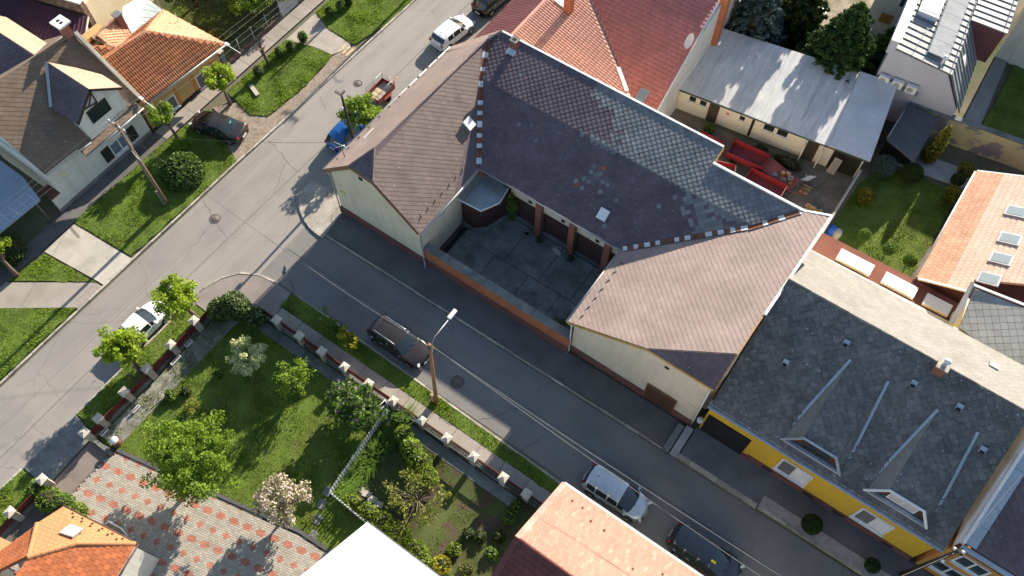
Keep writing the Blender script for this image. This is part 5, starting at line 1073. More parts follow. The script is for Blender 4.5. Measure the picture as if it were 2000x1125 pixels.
def ball(label, base, r, m, stem=.0, group=None, sc=1.0, name='topiary_ball', n=None):
    base = Vector(base); t = thing(name, label, 'shrub', base, 0, group); n = n or int(1500*r*r/.3)
    d = NR.normal(size=(n, 3)); d /= np.linalg.norm(d, axis=1)[:, None]; zc = stem + r*sc
    c = np.array([0, 0, zc]) + d*np.array([r, r, r*sc])*(.93+.1*NR.rand(n))[:, None]
    v = leaves(c, .02, 1, .085, 1.2, 1.0, 1.4)
    finish_plant(t, v, m, MB().tube([(0, 0, -.05), (0, 0, zc)], [.05, .035], 6), bark, MB().blob((0, 0, zc), 1, 2, 0, .02, (r*.93, r*.93, r*sc*.93)), 'foliage'); return t
def conifer(name, label, base, h, r, m, tiers=22, leaf=.2, dens=1.0, droop=.18, group=None, z0=.4, pw=.8):
    base = Vector(base); t = thing(name, label, 'conifer', base, 0, group); cl = []; rr_ = []; mb = MB().tube([(0, 0, -.1), (0, 0, h*.6), (0, 0, h)], [r*.07, r*.045, .02], 8)
    for i in range(tiers):
        f = i/(tiers-1); z = z0 + (h-z0)*f; R_ = r*(1-f)**pw*(1+NR.uniform(-.1, .1)) + .08; nb = max(4, int(11*R_/r)+4)
        for j in range(nb):
            a = 2*math.pi*(j+NR.rand()*.7)/nb; e = R_*(1+NR.uniform(-.18, .15)); tip = np.array([math.cos(a)*e, math.sin(a)*e, z - droop*e])
            if i % 2 == 0: mb.tube([(0, 0, z), tuple(tip)], [.035, .01], 4, caps=False)
            for q in (.45, .7, .9, 1.0):
                cl.append(np.array([0, 0, z])*(1-q) + tip*q + NR.normal(size=3)*.06); rr_.append((.16+.12*q)*max(.45, R_/r)*r*.35)
    v = leaves(np.array(cl), np.array(rr_), int(9*dens), leaf, .3, .2, 2.2, .7)
    finish_plant(t, v, m, mb, bark, MB().lathe([(.02, h*.9), (r*.3, h*.55), (r*.62, z0+.3), (.02, z0)][::-1], n=12), 'foliage'); return t
def blades(name, label, base, r, m, n=350, h=.7, w_=.05, group=None, cat='plant', ry=None, rot=0):
    "strappy leaves arching out of a clump"
    base = Vector(base); t = thing(name, label, cat, base, 0, group); ry = ry or r
    V = []
    for i in range(n):
        a = NR.rand()*2*math.pi; q = math.sqrt(NR.rand()); x, y = math.cos(a)*q*r, math.sin(a)*q*ry
        x, y = x*math.cos(rot)-y*math.sin(rot), x*math.sin(rot)+y*math.cos(rot)
        b = NR.rand()*2*math.pi; d = np.array([math.cos(b), math.sin(b), 0])*.6 + np.array([x, y, 0])/max(r, .01)*.7; hh = h*NR.uniform(.6, 1.1); s = np.cross(d, [0, 0, 1]); s = s/np.linalg.norm(s)*w_/2
        p0 = np.array([x, y, 0]); p1 = p0 + d*hh*.35 + np.array([0, 0, hh*.8]); p2 = p1 + d*hh*.5 + np.array([0, 0, -hh*.05])
        V += [p0-s, p0+s, p1+s, p1-s, p1-s, p1+s, p2+s*.25, p2-s*.25]
    finish_plant(t, np.array(V), m, None, None, None, 'leaf_clump'); return t
# grass, too many blades to count
def inpoly(x, y, poly):
    c = np.zeros(len(x), bool); n = len(poly)
    for i in range(n):
        (x0, y0), (x1, y1) = poly[i], poly[(i+1) % n]
        if y0 == y1: continue
        k = ((y0 > y) != (y1 > y)) & (x < (x1-x0)*(y-y0)/(y1-y0)+x0); c ^= k
    return c
G_m = [leafmat('grass_verge', (.16, .25, .014), (.31, .42, .03), .42), leafmat('grass_garden', (.15, .225, .016), (.31, .38, .035), .42), leafmat('grass_fine', (.14, .2, .012), (.24, .3, .02), .35)]
for poly, dens, h, z, tone in GRASS:
    xs = [p[0] for p in poly]; ys = [p[1] for p in poly]; x0, x1, y0, y1 = min(xs), max(xs), max(min(ys), -14), min(max(ys), 66)
    n = int((x1-x0)*(y1-y0)*dens*2.6); x = NR.uniform(x0, x1, n); y = NR.uniform(y0, y1, n); k = inpoly(x, y, poly)
    edge = NR.rand(n) < .5; k &= True; x, y = x[k], y[k]; n = len(x)
    patch = .55+.75*np.clip(np.sin(x*1.3+np.sin(y*.9)*2)*np.cos(y*1.1+x*.4)+.3*NR.normal(size=n), -.6, 1.0)
    hh = h*(.5+.8*NR.rand(n))*np.clip(patch, .35, 1.5); a = NR.rand(n)*2*np.pi; wd = .022+.03*NR.rand(n); b = NR.rand(n)*2*np.pi
    V = np.empty((n, 3, 3)); V[:, 0] = np.c_[x-np.cos(a)*wd, y-np.sin(a)*wd, np.full(n, z-.01)]; V[:, 1] = np.c_[x+np.cos(a)*wd, y+np.sin(a)*wd, np.full(n, z-.01)]
    V[:, 2] = np.c_[x+np.cos(b)*hh*.8, y+np.sin(b)*hh*.8, z+hh]
    me = fast_mesh('grass', V.reshape(-1, 3), 3, [G_m[tone]]); o = bpy.data.objects.new('grass', me); C.objects.link(o); o['kind'] = 'stuff'
# street trees
tree('street_tree', 'lime green street tree leaning over the white parked car by the corner', (-33.17, 8.84, .1), 3.4, (1.35, 1.25, .95), L_lime, 46, 75, .15, .15, .42, lean=(-.1, -.3))
tree('street_tree', 'lime green street tree over the rear of the white parked car', (-33.44, 3.7, .1), 3.3, (1.4, 1.3, 1.0), L_lime, 46, 75, .15, .16, .42, lean=(-.35, .3))
tree('street_tree', 'small lime green tree in front of the orange tiled house', (-45.15, 24.47, .1), 3.2, (1.15, 1.1, .95), L_lime, 36, 75, .14, .13, .38)
tree('street_tree', 'small pollarded tree between the white house and the dark saloon', (-45.91, 19.41, .1), 3.1, (.95, .95, .8), L_fresh, 30, 45, .14, .13, .34, lean=(-.3, -.1))
tree('street_tree', 'young green tree beside the leafy shrub below the carport', (-46.5, 3.8, .1), 3.0, (1.0, 1.0, .85), L_lime, 28, 65, .14, .14, .38, lean=(-.7, .2))
tree('street_tree', 'bright green tree between the blue hatchback and the red trailer', (at(708, 222, 2.7).x, at(708, 222, 2.7).y, .1), 2.6, (1.45, 1.25, 1.0), L_fresh, 50, 70, .15, .14, .46, lean=(-.2, .0))
# corner garden
bush('corner_shrub', 'tall dense evergreen shrub filling the garden corner', (-31.0, 10.85, .1), (1.05, .95, 1.25), L_ivy, 2600, .13, 16, zc=1.3)
bush('corner_shrub', 'rounded evergreen shrub at the garden corner facing the long road', (-31.9, 10.1, .1), (.8, .9, .95), L_ivy, 1500, .13, 12, zc=.95)
bush('corner_shrub', 'rounded evergreen shrub at the garden corner facing the cross street', (-29.7, 11.05, .1), (.95, .75, .95), L_ivy, 1500, .13, 12, zc=.95)
tree('variegated_shrub', 'cream variegated shrub on the garden lawn', (-27.5, 8.45, .1), 1.7, (1.2, 1.15, 1.1), L_white, 40, 70, .13, .06, .38, cat='bush', fork=.2)
tree('sparse_tree', 'sparse young fruit tree beside the cream variegated shrub', (-23.7, 9.05, .1), 2.0, (1.25, 1.25, 1.2), L_fresh, 46, 30, .11, .07, .36, fork=.3)
tree('lilac_bush', 'dark lilac bush with purple blossom by the picket fence', (-19.1, 10.05, .1), 1.9, (1.65, 1.5, 1.5), L_lilac, 64, 75, .16, .09, .46, cat='bush', fork=.15)
tree('garden_tree', 'broad yellow-green maple at the edge of the patio', (-24.9, 1.25, .1), 3.2, (2.75, 2.3, 1.75), L_fresh, 150, 110, .12, .17, .5, fork=.35)
tree('apple_tree', 'pink blossoming apple tree at the edge of the patio', (-18.7, 2.65, .1), 2.3, (1.6, 1.5, 1.35), L_pink, 70, 75, .11, .1, .4, fork=.3)
bush('small_shrub', 'small green shrub standing alone on the sunny lawn', (-28.9, 6.55, .1), (.32, .32, .4), L_green, 260, .11, 5)
bush('small_shrub', 'low green shrub beside the garden path', (-30.4, 3.6, .1), (.45, .35, .4), L_green, 300, .11, 5); bush('small_shrub', 'leafy shrub on the garden path edge near the fence', (-29.8, 4.4, .1), (.4, .35, .35), L_dark, 260, .11, 5)
bush('pale_shrub', 'pale yellowish feathery shrub on the lawn', (-28.6, 3.9, .1), (.55, .5, .5), L_olive, 380, .1, 7, core=False)
tree('yellow_sapling', 'yellow-leaved sapling on the verge behind the brown estate car', (-22.9, 13.45, .1), 1.4, (.85, .5, .35), L_yell, 14, 45, .14, .03, .25, cat='sapling')
tree('thin_sapling', 'thin leafy sapling on the shaded verge', (-25.2, 13.6, .1), 1.5, (1.1, .8, .9), L_green, 22, 18, .12, .03, .32, cat='sapling'); tree('thin_sapling', 'low sapling beside the yellow sapling on the verge', (-24.2, 13.6, .1), .9, (.7, .5, .5), L_green, 14, 28, .12, .03, .3, cat='sapling')
# kitchen garden
for i, (x, y, r) in enumerate(((-16.6, 11.0, .55), (-15.6, 10.4, .7), (-14.6, 9.9, .8), (-13.6, 9.5, .85), (-12.7, 9.1, .75))):
    bush('garden_hedge_shrub', 'leafy shrub in the row behind the stone pillared fence, ' + ('low and at the picket gate', 'second from the picket gate', 'midway along the row', 'tall near the sparse tree', 'last before the sparse tree')[i], (x, y, .1), (r, r*.85, r*1.35), L_fresh if i else L_green, int(1200*r), .13, 9, group='shrubs behind the stone fence')
tree('yellow_sparse_tree', 'sparse yellow-green tree with bare limbs in the kitchen garden', (-12.3, 7.6, .1), 2.0, (1.7, 1.6, .9), L_olive, 40, 20, .13, .08, .4, tm=bark_l, fork=.25)
for i, (px, py, r) in enumerate(((690, 985, .65), (720, 1005, .75), (750, 1025, .85), (782, 1045, .85), (815, 1078, .75), (830, 1098, .55))):
    bush('hedge_shrub', 'hedge shrub along the white garage, ' + ('first from the picket fence', 'second from the picket fence', 'third from the picket fence', 'fourth from the picket fence', 'fifth, near the golden bush', 'last and lowest, beside the golden bush')[i], at(px, py, 0), (r, r*.8, r*.8), L_fresh, int(950*r), .12, 9, group='hedge beside the white garage')
bush('golden_bush', 'golden yellow bush at the end of the hedge', at(865, 1105), (.6, .55, .55), L_yell, 600, .12, 8); bush('round_herb', 'fresh green herb clump by the golden bush', at(888, 1075), (.45, .45, .4), L_fresh, 350, .12, 6)
bush('dry_clump', 'dry brownish plant clump at the bottom of the kitchen garden', at(912, 1112), (.5, .45, .3), L_olive, 350, .1, 6)
for i, (px, py) in enumerate(((940, 1052), (960, 1082), (975, 1050), (995, 1015), (915, 1045), (1010, 990))):
    bush('vegetable_plant', ('bushy vegetable plant by the thin garden post', 'round vegetable plant beside the maroon roof', 'vegetable plant on bare soil by the salmon roof verge', 'dark leafy plant in the shade of the fence', 'small leafy plant next to the hedge end', 'shaded plant under the last stone pillars')[i], at(px, py), (.42, .4, .38), L_green if i % 2 else L_dark, 300, .12, 6, group='vegetable plants')
blades('daylily_row', 'row of strappy daylilies along the white picket fence', (-16.5, 8.4, .1), .5, L_green, 900, .6, .05, ry=2.7)
blades('daylily_clump', 'sunlit strappy clump at the foot of the picket fence', (-16.6, 5.6, .1), .6, L_fresh, 260, .6, .05)
# verge plants in front of the houses
bush('arching_shrub', 'large round leafy shrub dome by the utility pole', (-43.0, 17.2, .1), (1.7, 1.65, 1.2), L_dark2, 3800, .17, 22, zc=.55)
blades('verge_perennial', 'leafy perennial at the foot of the pollarded tree', (-45.3, 19.2, .1), .6, L_fresh, 200, .5, .08)
bush('dark_shrub', 'dark leafy shrub beside the carport entrance', (-47.9, 4.7, .1), (1.15, 1.2, 1.1), L_dark, 1500, .15, 12)
for i, (px, py) in enumerate(((549, 112), (571, 100), (594, 82), (508, 150), (645, 32), (667, 22), (683, 10))):
    bush('verge_conifer', ('small clipped shrub near the pollarded stump', 'middle of three small shrubs by the footway slabs', 'small shrub at the concrete crossing', 'dark small shrub by the stone bench slab', 'small shrub across the concrete crossing', 'second small shrub across the concrete crossing', 'third small shrub across the concrete crossing')[i], at(px, py), (.42, .42, .62), L_dark if i == 3 else L_green, 420, .1, 6, zc=.6, group='shrubs along the footway')
tree('garden_willow', 'round bright green tree behind the wire fence', (-50.2, 32.8, .1), 2.3, (1.9, 1.7, 1.35), L_fresh, 60, 75, .13, .12, .45); tree('garden_willow', 'smaller round green tree touching the fence gate', (-49.2, 34.8, .1), 2.1, (1.4, 1.3, 1.1), L_fresh, 40, 70, .13, .1, .42)
tree('back_tree', 'sunny green tree at the back of the wire-fenced garden', (-53.0, 34.0, .1), 2.8, (1.7, 1.6, 1.3), L_lime, 40, 60, .16, .14, .45); tree('back_tree', 'dark leafy tree behind the orange tiled house', (-55.5, 31.0, .1), 2.6, (2.0, 2.0, 1.6), L_dark, 50, 70, .17, .14, .5)
bush('back_shrub', 'yellow-green shrub beside the hipped roof corner', (-50.4, 28.9, .1), (.9, .8, .8), L_olive, 600, .13, 8)
for i, (x, y) in enumerate(((-52.5, 38.5), (-56.0, 38.0), (-50.5, 41.0))): tree('back_tree', ('dark tree in the fenced garden', 'shaded tree far back in the fenced garden', 'dark tree behind the sheet metal gate')[i], (x, y, .1), 2.5, (2.1, 2.0, 1.6), L_dark, 46, 65, .18, .13, .5)
# conifers and shrubs to the north-east
conifer('blue_spruce', 'blue spruce behind the metal roofed outbuilding', (-13.4, 53.8, 0), 10.0, 3.2, L_blue, 30, .15, 4.0); conifer('dark_spruce', 'dark spruce behind the blue spruce', (-10.6, 57.4, 0), 9.0, 2.6, L_dark, 22, .22, 1.4)
conifer('dark_spruce', 'dark spruce between blue spruce and red roof', (-14.2, 59.5, 0), 7.5, 2.0, L_conif, 20, .22, 1.2)
conifer('cypress', 'broad dark green cypress overhanging the outbuilding roof', (-6.1, 54.3, 0), 9.0, 3.4, L_conif, 34, .14, 5.0, .0, pw=.72); conifer('cypress', 'second green cypress beside the white rendered wall', (-3.4, 56.9, 0), 6.0, 1.8, L_conif, 20, .14, 2.5, .0, pw=.7)
bush('yellow_shrub', 'yellow-green low shrub behind the outbuilding ridge', (-8.3, 53.6, 0), (1.3, .8, .8), L_lime, 500, .16, 8); bush('yellow_shrub', 'small yellow-green shrub by the blue spruce foot', (-10.6, 53.6, 0), (.7, .6, .6), L_lime, 300, .15, 6)
def gball(px, py, r, m, lab, stem=.05, zc=None, **k):
    p = at(px, py, stem + r); return ball(lab, (p.x, p.y, .1), r, m, stem, **k)
gball(1727, 325, .85, L_blue, 'large blue-grey globe conifer by the dark shed', name='globe_conifer'); gball(1780, 340, .8, L_dark, 'large dark green globe shrub next to the blue-grey globe', name='globe_shrub')
gball(1690, 385, .62, L_gold2, 'golden globe thuja beside the plank fence', name='globe_thuja', sc=1.1); gball(1860, 380, .6, L_gold2, 'golden globe thuja against the peach house wall', name='globe_thuja', sc=1.05)
gball(1887, 333, .62, L_gold2, 'olive green globe shrub at the corner of the peach house', name='globe_shrub'); gball(1870, 352, .5, L_dark, 'small dark shrub between two globes by the peach house', name='globe_shrub')
gball(1688, 460, .46, L_green, 'clipped ball standard nearest the water butt', .45); gball(1735, 488, .46, L_green, 'clipped ball standard midway along the white paving', .45); gball(1777, 510, .48, L_green, 'clipped ball standard next to the peach roof gutter', .45)
p = at(1812, 310, .3); t = thing('columnar_thuja', 'tall golden columnar thuja by the yellow wall', 'conifer', (p.x, p.y, .1))
n = 2600; zz = NR.rand(n)**.9*4.0; a = NR.rand(n)*2*np.pi; rr2 = .55*np.clip(1.15-(zz/4.05)**2.2, .1, 1)*(.85+.2*NR.rand(n)); finish_plant(t, leaves(np.c_[np.cos(a)*rr2, np.sin(a)*rr2, zz+.15], .05, 1, .12, .6, 1.0), L_gold2, MB().tube([(0, 0, 0), (0, 0, 3.6)], [.07, .02], 6), bark, MB().lathe([(.3, .1), (.5, .8), (.45, 2.4), (.2, 3.6), (.02, 4.0)], n=10), 'foliage')
gball(1585, 1025, .62, L_dark, 'clipped globe shrub in the gravel strip near the yellow house windows', .1, name='globe_shrub'); gball(1703, 1105, .45, L_dark, 'smaller clipped globe in the gravel strip by the ochre house', .1, name='globe_shrub')
# courtyard greenery and weeds
bush('courtyard_creeper', 'green creeper climbing the bay corner pier in the courtyard', (-19.7, 28.5, .1), (.4, .35, 1.7), L_green, 500, .13, 9, zc=1.9, core=False)
for i, (x, y) in enumerate(((-18.5, 22.55), (-16.6, 22.6), (-13.4, 22.6), (-12.3, 22.65), (-11.6, 23.4))): bush('wall_weed', ('trailing weed over the courtyard wall, near the downpipe end', 'weeds behind the courtyard coping, second clump', 'weeds behind the courtyard coping, third clump', 'weeds at the coping close to the right wing', 'weed patch on the slab joint by the right wing')[i], (x, y, .05), (.75, .22, .35), L_green, 160, .1, 8, core=False, group='courtyard weeds', cat='weed')
for i, x in enumerate((-17.0, -14.2)): bush('pier_weed', ('weed at the foot of the brick pier by the tyre', 'weed at the foot of the second brick pier')[i], (x, 28.2, .05), (.3, .25, .25), L_dark, 90, .1, 5, core=False, cat='weed')
# junipers over the lower left fence
for i, (px, py, r) in enumerate(((72, 955, .7), (95, 975, .8), (122, 985, .75), (150, 1000, .6))): bush('juniper', 'spreading juniper by the gate, ' + ('over the grass verge', 'beside the gate pillar', 'against the orange roof', 'touching the patio')[i], at(px, py, .8)-V3(0, 0, .75), (r, r, .75), L_fresh if i % 2 else L_green, 800, .11, 10, group='junipers by the gate')
bush('yard_shrub', 'dark shrub bed beside the red wagon', (-7.2, 45.1, 0), (.6, .5, .55), L_dark, 350, .12, 6); bush('yard_shrub', 'low shrub bed next to the outbuilding doors', (-4.9, 45.4, 0), (1.3, .5, .4), L_dark, 450, .12, 8); bush('yard_shrub', 'small bush by the outbuilding windows', (-11.6, 44.6, 0), (.5, .4, .6), L_green, 260, .12, 6)
bush('yard_shrub', 'dark undergrowth behind the main roof parapet', (-12.6, 42.8, 0), (1.2, .8, .5), L_dark, 350, .13, 8)
# ================================================================ vehicles
tyre_m = mat('tyre_rubber', (.02, .02, .02), .9, .2, 5); rim_m = mat('alloy_rim', (.45, .46, .47), .35, .1, 4, metal=.7); trim_m = mat('black_trim', (.02, .02, .021), .5)
car_glass = glass('car_glass', (.018, .026, .03), .04); lamp_m = glass('headlamp', (.55, .57, .58), .1); tail_m = glass('tail_lamp', (.3, .01, .01), .15); plate_m = mat('number_plate_white', (.75, .75, .72), .5, .03); chrome = mat('chrome_strip', (.7, .71, .72), .2, .05, 3, metal=.9)
PROF = {
 'hatch': dict(c=[(-.5, .62), (-.49, .84), (-.465, .98), (-.39, 1.32), (-.25, 1.41), (-.06, 1.45), (.07, 1.40), (.245, 1.0), (.34, .93), (.44, .82), (.485, .68), (.5, .5)], rw=(-.465, -.393), ws=(.075, .245), side=[(-.31, -.16), (-.14, .045), (.06, .15)], belt=.93, H=1.455),
 'sedan': dict(c=[(-.5, .62), (-.49, .9), (-.46, 1.0), (-.335, 1.04), (-.17, 1.37), (-.06, 1.43), (.02, 1.435), (.1, 1.39), (.25, 1.0), (.34, .93), (.44, .82), (.485, .68), (.5, .5)], rw=(-.335, -.175), ws=(.1, .25), side=[(-.24, -.1), (-.08, .09), (.105, .17)], belt=.95, H=1.435),
 'suv': dict(c=[(-.5, .7), (-.492, .95), (-.475, 1.1), (-.415, 1.52), (-.3, 1.6), (-.05, 1.65), (.08, 1.6), (.235, 1.12), (.34, 1.05), (.44, .96), (.485, .82), (.5, .55)], rw=(-.475, -.418), ws=(.085, .235), side=[(-.395, -.27), (-.25, -.09), (-.07, .06), (.075, .16)], belt=1.06, H=1.65),
 'mpv': dict(c=[(-.5, .7), (-.492, .95), (-.478, 1.05), (-.43, 1.58), (-.3, 1.65), (-.05, 1.67), (.1, 1.6), (.31, 1.04), (.38, .98), (.45, .86), (.488, .72), (.5, .52)], rw=(-.478, -.432), ws=(.105, .31), side=[(-.41, -.27), (-.25, -.07), (-.05, .1), (.115, .22)], belt=1.02, H=1.67)}
def car(name, label, loc, rz, kind, L, Wd, col, rails=None, cat='car', spoiler=False, ladder=False, sticker=None):
    P_ = PROF[kind]; t = thing(name, label, cat, loc, rz); OFF[t.name] = None
    xs = sorted(set([round(q, 4) for q in list(np.linspace(-.5, .5, 41)) + [c[0] for c in P_['c']] + list(P_['rw']) + list(P_['ws']) + [e for s in P_['side'] for e in s]]))
    cx, cz = zip(*P_['c']); belt0 = P_['belt']; H = P_['H']; hw = Wd/2; pts = []
    for x in xs:
        zt = float(np.interp(x, cx, cz)); e = abs(2*x)
        w_ = hw*(1-.1*max(0, (e-.55)/.45)**2); blt = min(belt0, zt-.03); g = min(1, max(0, (zt-belt0)/(H-belt0)))
        wr = hw*(.88-.1*g)*(1-.1*max(0, (e-.5)/.5)**2); zb = .2 + .1*max(0, (e-.85)/.15)
        sec = [(w_*.9, zb), (w_*.985, zb+.12), (w_, .55), (w_*.985, max(.56, blt-.1)), (w_*.945, max(.57, blt)), (wr, max(.575, zt-.03-.045*g)), (wr*.62, max(.58, zt-.008)), (0, max(.585, zt))]
        bw = (.42 if x > 0 else .2)*max(0, (e-.12)/.88)**1.4
        def bx(y): return x*L - (1 if x > 0 else -1)*bw*(abs(y)/hw)**2.6
        pts.append([Vector((bx(y), y, z)) for y, z in sec] + [Vector((bx(y), -y, z)) for y, z in sec[-2::-1]])
    n = len(pts[0]); body = MB(); win = {}
    def inr(a, b, r): return a >= r[0]-1e-6 and b <= r[1]+1e-6
    for i in range(len(xs)-1):
        for s in range(n-1):
            q = [pts[i][s], pts[i+1][s], pts[i+1][s+1], pts[i][s+1]]; ss = min(s, n-2-s); key = None
            if ss in (5, 6) and inr(xs[i], xs[i+1], P_['ws']): key = 'windscreen'
            elif ss in (5, 6) and inr(xs[i], xs[i+1], P_['rw']): key = 'rear_window'
            elif ss == 4:
                for k, r in enumerate(P_['side']):
                    if inr(xs[i], xs[i+1], r): key = ('side_window', k, s)
            if key is None: body.add(q, [(0, 1, 2, 3)], 0, True)
            else: win.setdefault(key, MB()).add(q, [(0, 1, 2, 3)], 0, True)
    for i, o_ in ((0, 1), (-1, -1)):
        body.add(pts[i], [list(range(n))[::-1] if o_ > 0 else list(range(n))], 0, False)
    # weld for smooth shading
    import bmesh
    bo_ = body.build('body', col, t, local=True); bm = bmesh.new(); bm.from_mesh(bo_.data); bmesh.ops.remove_doubles(bm, verts=bm.verts, dist=.002); bmesh.ops.recalc_face_normals(bm, faces=bm.faces); bm.to_mesh(bo_.data); bm.free()
    for k, mb in win.items():
        o = mb.build(k if isinstance(k, str) else 'side_window', car_glass, t, local=True); bm = bmesh.new(); bm.from_mesh(o.data); bmesh.ops.remove_doubles(bm, verts=bm.verts, dist=.002); bm.to_mesh(o.data); bm.free()
    R_ = .33 if kind in ('hatch', 'sedan') else .36
    for sx in (-.30, .305):
        for sy in (-1, 1):
            y = sy*(hw*.96); W0 = MB(); ring = []
            prof = [(R_*.62, -.1), (R_*.96, -.1), (R_, -.06), (R_, .06), (R_*.96, .1), (R_*.62, .1)]
            vs = [(sx*L + r*math.cos(a), y + q, R_ + r*math.sin(a)) for r, q in prof for a in np.linspace(0, 2*math.pi, 20, endpoint=False)]
            W0.add(vs, [(i*20+j, i*20+(j+1) % 20, (i+1)*20+(j+1) % 20, (i+1)*20+j) for i in range(5) for j in range(20)], 0, True)
            wo = W0.build('wheel', tyre_m, t, local=True)
            rb = MB(); yo = y + sy*.07; vs = [(sx*L, yo, R_)] + [(sx*L + R_*.64*math.cos(a), yo, R_+R_*.64*math.sin(a)) for a in np.linspace(0, 2*math.pi, 20, endpoint=False)]
            rb.add(vs, [(0, 1+j, 1+(j+1) % 20) for j in range(20)])
            for k in range(5):
                a = k*2*math.pi/5; rb.box((sx*L + R_*.33*math.cos(a), yo + sy*.015, R_+R_*.33*math.sin(a)), (R_*.56, .03, .07), ax=(V3(math.cos(a), 0, math.sin(a)), V3(0, 1, 0), V3(-math.sin(a), 0, math.cos(a))))
            rb.build('rim', rim_m, wo, local=True)
            ar = MB(); vs = [(sx*L + rr*math.cos(a), y + sy*(.012 if rr > R_*1.1 else .0), R_ + rr*math.sin(a)) for rr in (R_*1.2, R_*.9) for a in np.linspace(-.15, math.pi+.15, 16)]
            ar.add(vs, [(j, j+1, 17+j, 16+j) for j in range(15)]); ar.build('wheel_arch', trim_m, t, local=True)
    for sy in (-1, 1):
        zf = float(np.interp(.47, cx, cz)); zr = float(np.interp(-.485, cx, cz))
        MB().box((.462*L, sy*hw*.66, zf-.1), (.16, .36, .13), rz=-sy*.75).build('headlight', lamp_m, t, local=True)
        MB().box((-.476*L, sy*hw*.74, zr-.06), (.1, .2, .26 if kind != 'sedan' else .14), rz=sy*.3).build('tail_light', tail_m, t, local=True)
        xm = P_['ws'][1]-.06; m_ = MB().box((xm*L, sy*(hw+.06), belt0+.02), (.13, .2, .13)).build('wing_mirror', col, t, local=True)
        for k, r in enumerate(P_['side'][:2]): MB().box(((r[1]-.09)*L, sy*hw*.995, belt0-.14), (.2, .03, .035)).build('door_handle', chrome, t, local=True)
        for k, r in enumerate(P_['side'][:2]): MB().box(((r[1]+.01)*L, sy*hw*.99, .62), (.014, .02, .55)).build('door_gap', trim_m, t, local=True)
        if rails: MB().tube([(-.36*L, sy*hw*.66, H-.03), (-.34*L, sy*hw*.68, H+.05), (.02*L, sy*hw*.7, H+.06), (.06*L, sy*hw*.7, H-.01)], .022, 6).build('roof_rail', rails, t, local=True)
        MB().box((0, sy*hw*.985, .27), (L*.5, .03, .1)).build('sill_trim', trim_m, t, local=True)
    MB().box((.487*L, 0, .42), (.1, Wd*.55, .16)).build('grille', trim_m, t, local=True); MB().box((-.5*L, 0, .5), (.04, .5, .12)).build('number_plate', plate_m, t, local=True); MB().box((.503*L, 0, .45), (.02, .5, .11)).build('number_plate', plate_m, t, local=True)
    MB().box((-.488*L, 0, .36), (.1, Wd*.66, .16)).build('bumper', trim_m if kind in ('suv', 'mpv') else col, t, local=True)
    zw = float(np.interp(P_['ws'][1]+.005, cx, cz)); MB().tube([((P_['ws'][1]+.006)*L, hw*.5, zw+.02), ((P_['ws'][1]-.03)*L, .02, zw+.12)], .012, 5).tube([((P_['ws'][1]+.006)*L, -.05, zw+.02), ((P_['ws'][1]-.03)*L, -hw*.5, zw+.12)], .012, 5).build('wiper', trim_m, t, local=True)
    MB().tube([(-.3*L, 0, H-.03), (-.33*L, 0, H+.13)], [.03, .008], 6).build('aerial', trim_m, t, local=True)
    if sticker: MB().box(sticker[0], sticker[1]).build('sticker', sticker[2], t, local=True)
    return t
car('saloon_car', 'dark brown saloon parked diagonally on the gravel before the orange tiled house', (-43.84, 22.06, .06), R(-166), 'sedan', 4.65, 1.85, paint('paint_dark_brown', (.05, .042, .04), .5), sticker=((-1.12, -.25, 1.25), (.03, .25, .2), mat('sticker_green', (.1, .6, .25), .5)))
car('hatchback_car', 'white hatchback parked by the far end of the courtyard building', (-34.75, 41.1, 0), R(83), 'hatch', 4.25, 1.8, paint('paint_white', (.78, .78, .77), 0, .3))
car('black_car', 'black estate car parked ahead of the white hatchback', (-34.2, 46.4, 0), R(85), 'suv', 4.4, 1.8, paint('paint_black', (.012, .012, .014), .2))
car('blue_hatchback', 'bright blue hatchback under the tree beside the lamp pole', (-35.1, 27.7, 0), R(90.5), 'hatch', 4.1, 1.75, paint('paint_blue', (.015, .11, .34), .35))
car('white_saloon', 'white saloon parked under two lime green street trees', (-35.75, 6.0, 0), R(90), 'sedan', 4.6, 1.8, paint('paint_white_b', (.8, .8, .8), 0, .3))
car('estate_car', 'brown estate car with chrome roof rails below the street lamp', (-20.15, 15.55, 0), R(-.5), 'suv', 4.75, 1.88, paint('paint_bronze', (.045, .036, .032), .5, .3), chrome)
car('people_carrier', 'silver people carrier parked beside the salmon roof', (-2.3, 15.2, 0), R(.8), 'mpv', 4.5, 1.84, paint('paint_silver', (.52, .56, .58), .5, .3), rim_m)
car('dark_van', 'dark blue-grey people carrier with yellow roof sticker', (4.2, 15.1, 0), R(.2), 'mpv', 4.75, 1.88, paint('paint_navy', (.045, .055, .07), .5, .3), trim_m, sticker=((.55, -.35, 1.675), (.32, .14, .02), mat('sticker_yellow', (.7, .5, .02), .6)))
# small red road trailer with rail cage
tr_ = thing('car_trailer', 'small red box trailer with grey rail cage by the kerb', 'trailer', (-35.5, 32.3, 0), R(90)); OFF[tr_.name] = None
red_p = paint('trailer_red', (.24, .04, .03), 0, .5, .2); ply = mat('plywood_bed', (.5, .4, .28), .9, .2, 2, 8, .2); galv = mat('galvanised', (.36, .37, .38), .45, .1, 4, metal=.6)
MB().box((0, 0, .55), (2.1, 1.3, .08)).build('chassis', red_p, tr_, local=True)
for x0 in np.linspace(-.95, .95, 8): MB().box((x0, 0, .605), (.25, 1.2, .025)).build('floor_plank', ply, tr_, local=True)
MB().box((0, .64, .78), (2.1, .04, .38)).build('side_board', red_p, tr_, local=True); MB().box((0, -.64, .78), (2.1, .04, .38)).build('side_board', red_p, tr_, local=True); MB().box((1.04, 0, .78), (.04, 1.24, .38)).build('front_board', red_p, tr_, local=True); MB().box((-1.04, 0, .78), (.04, 1.24, .38)).build('tailboard', red_p, tr_, local=True)
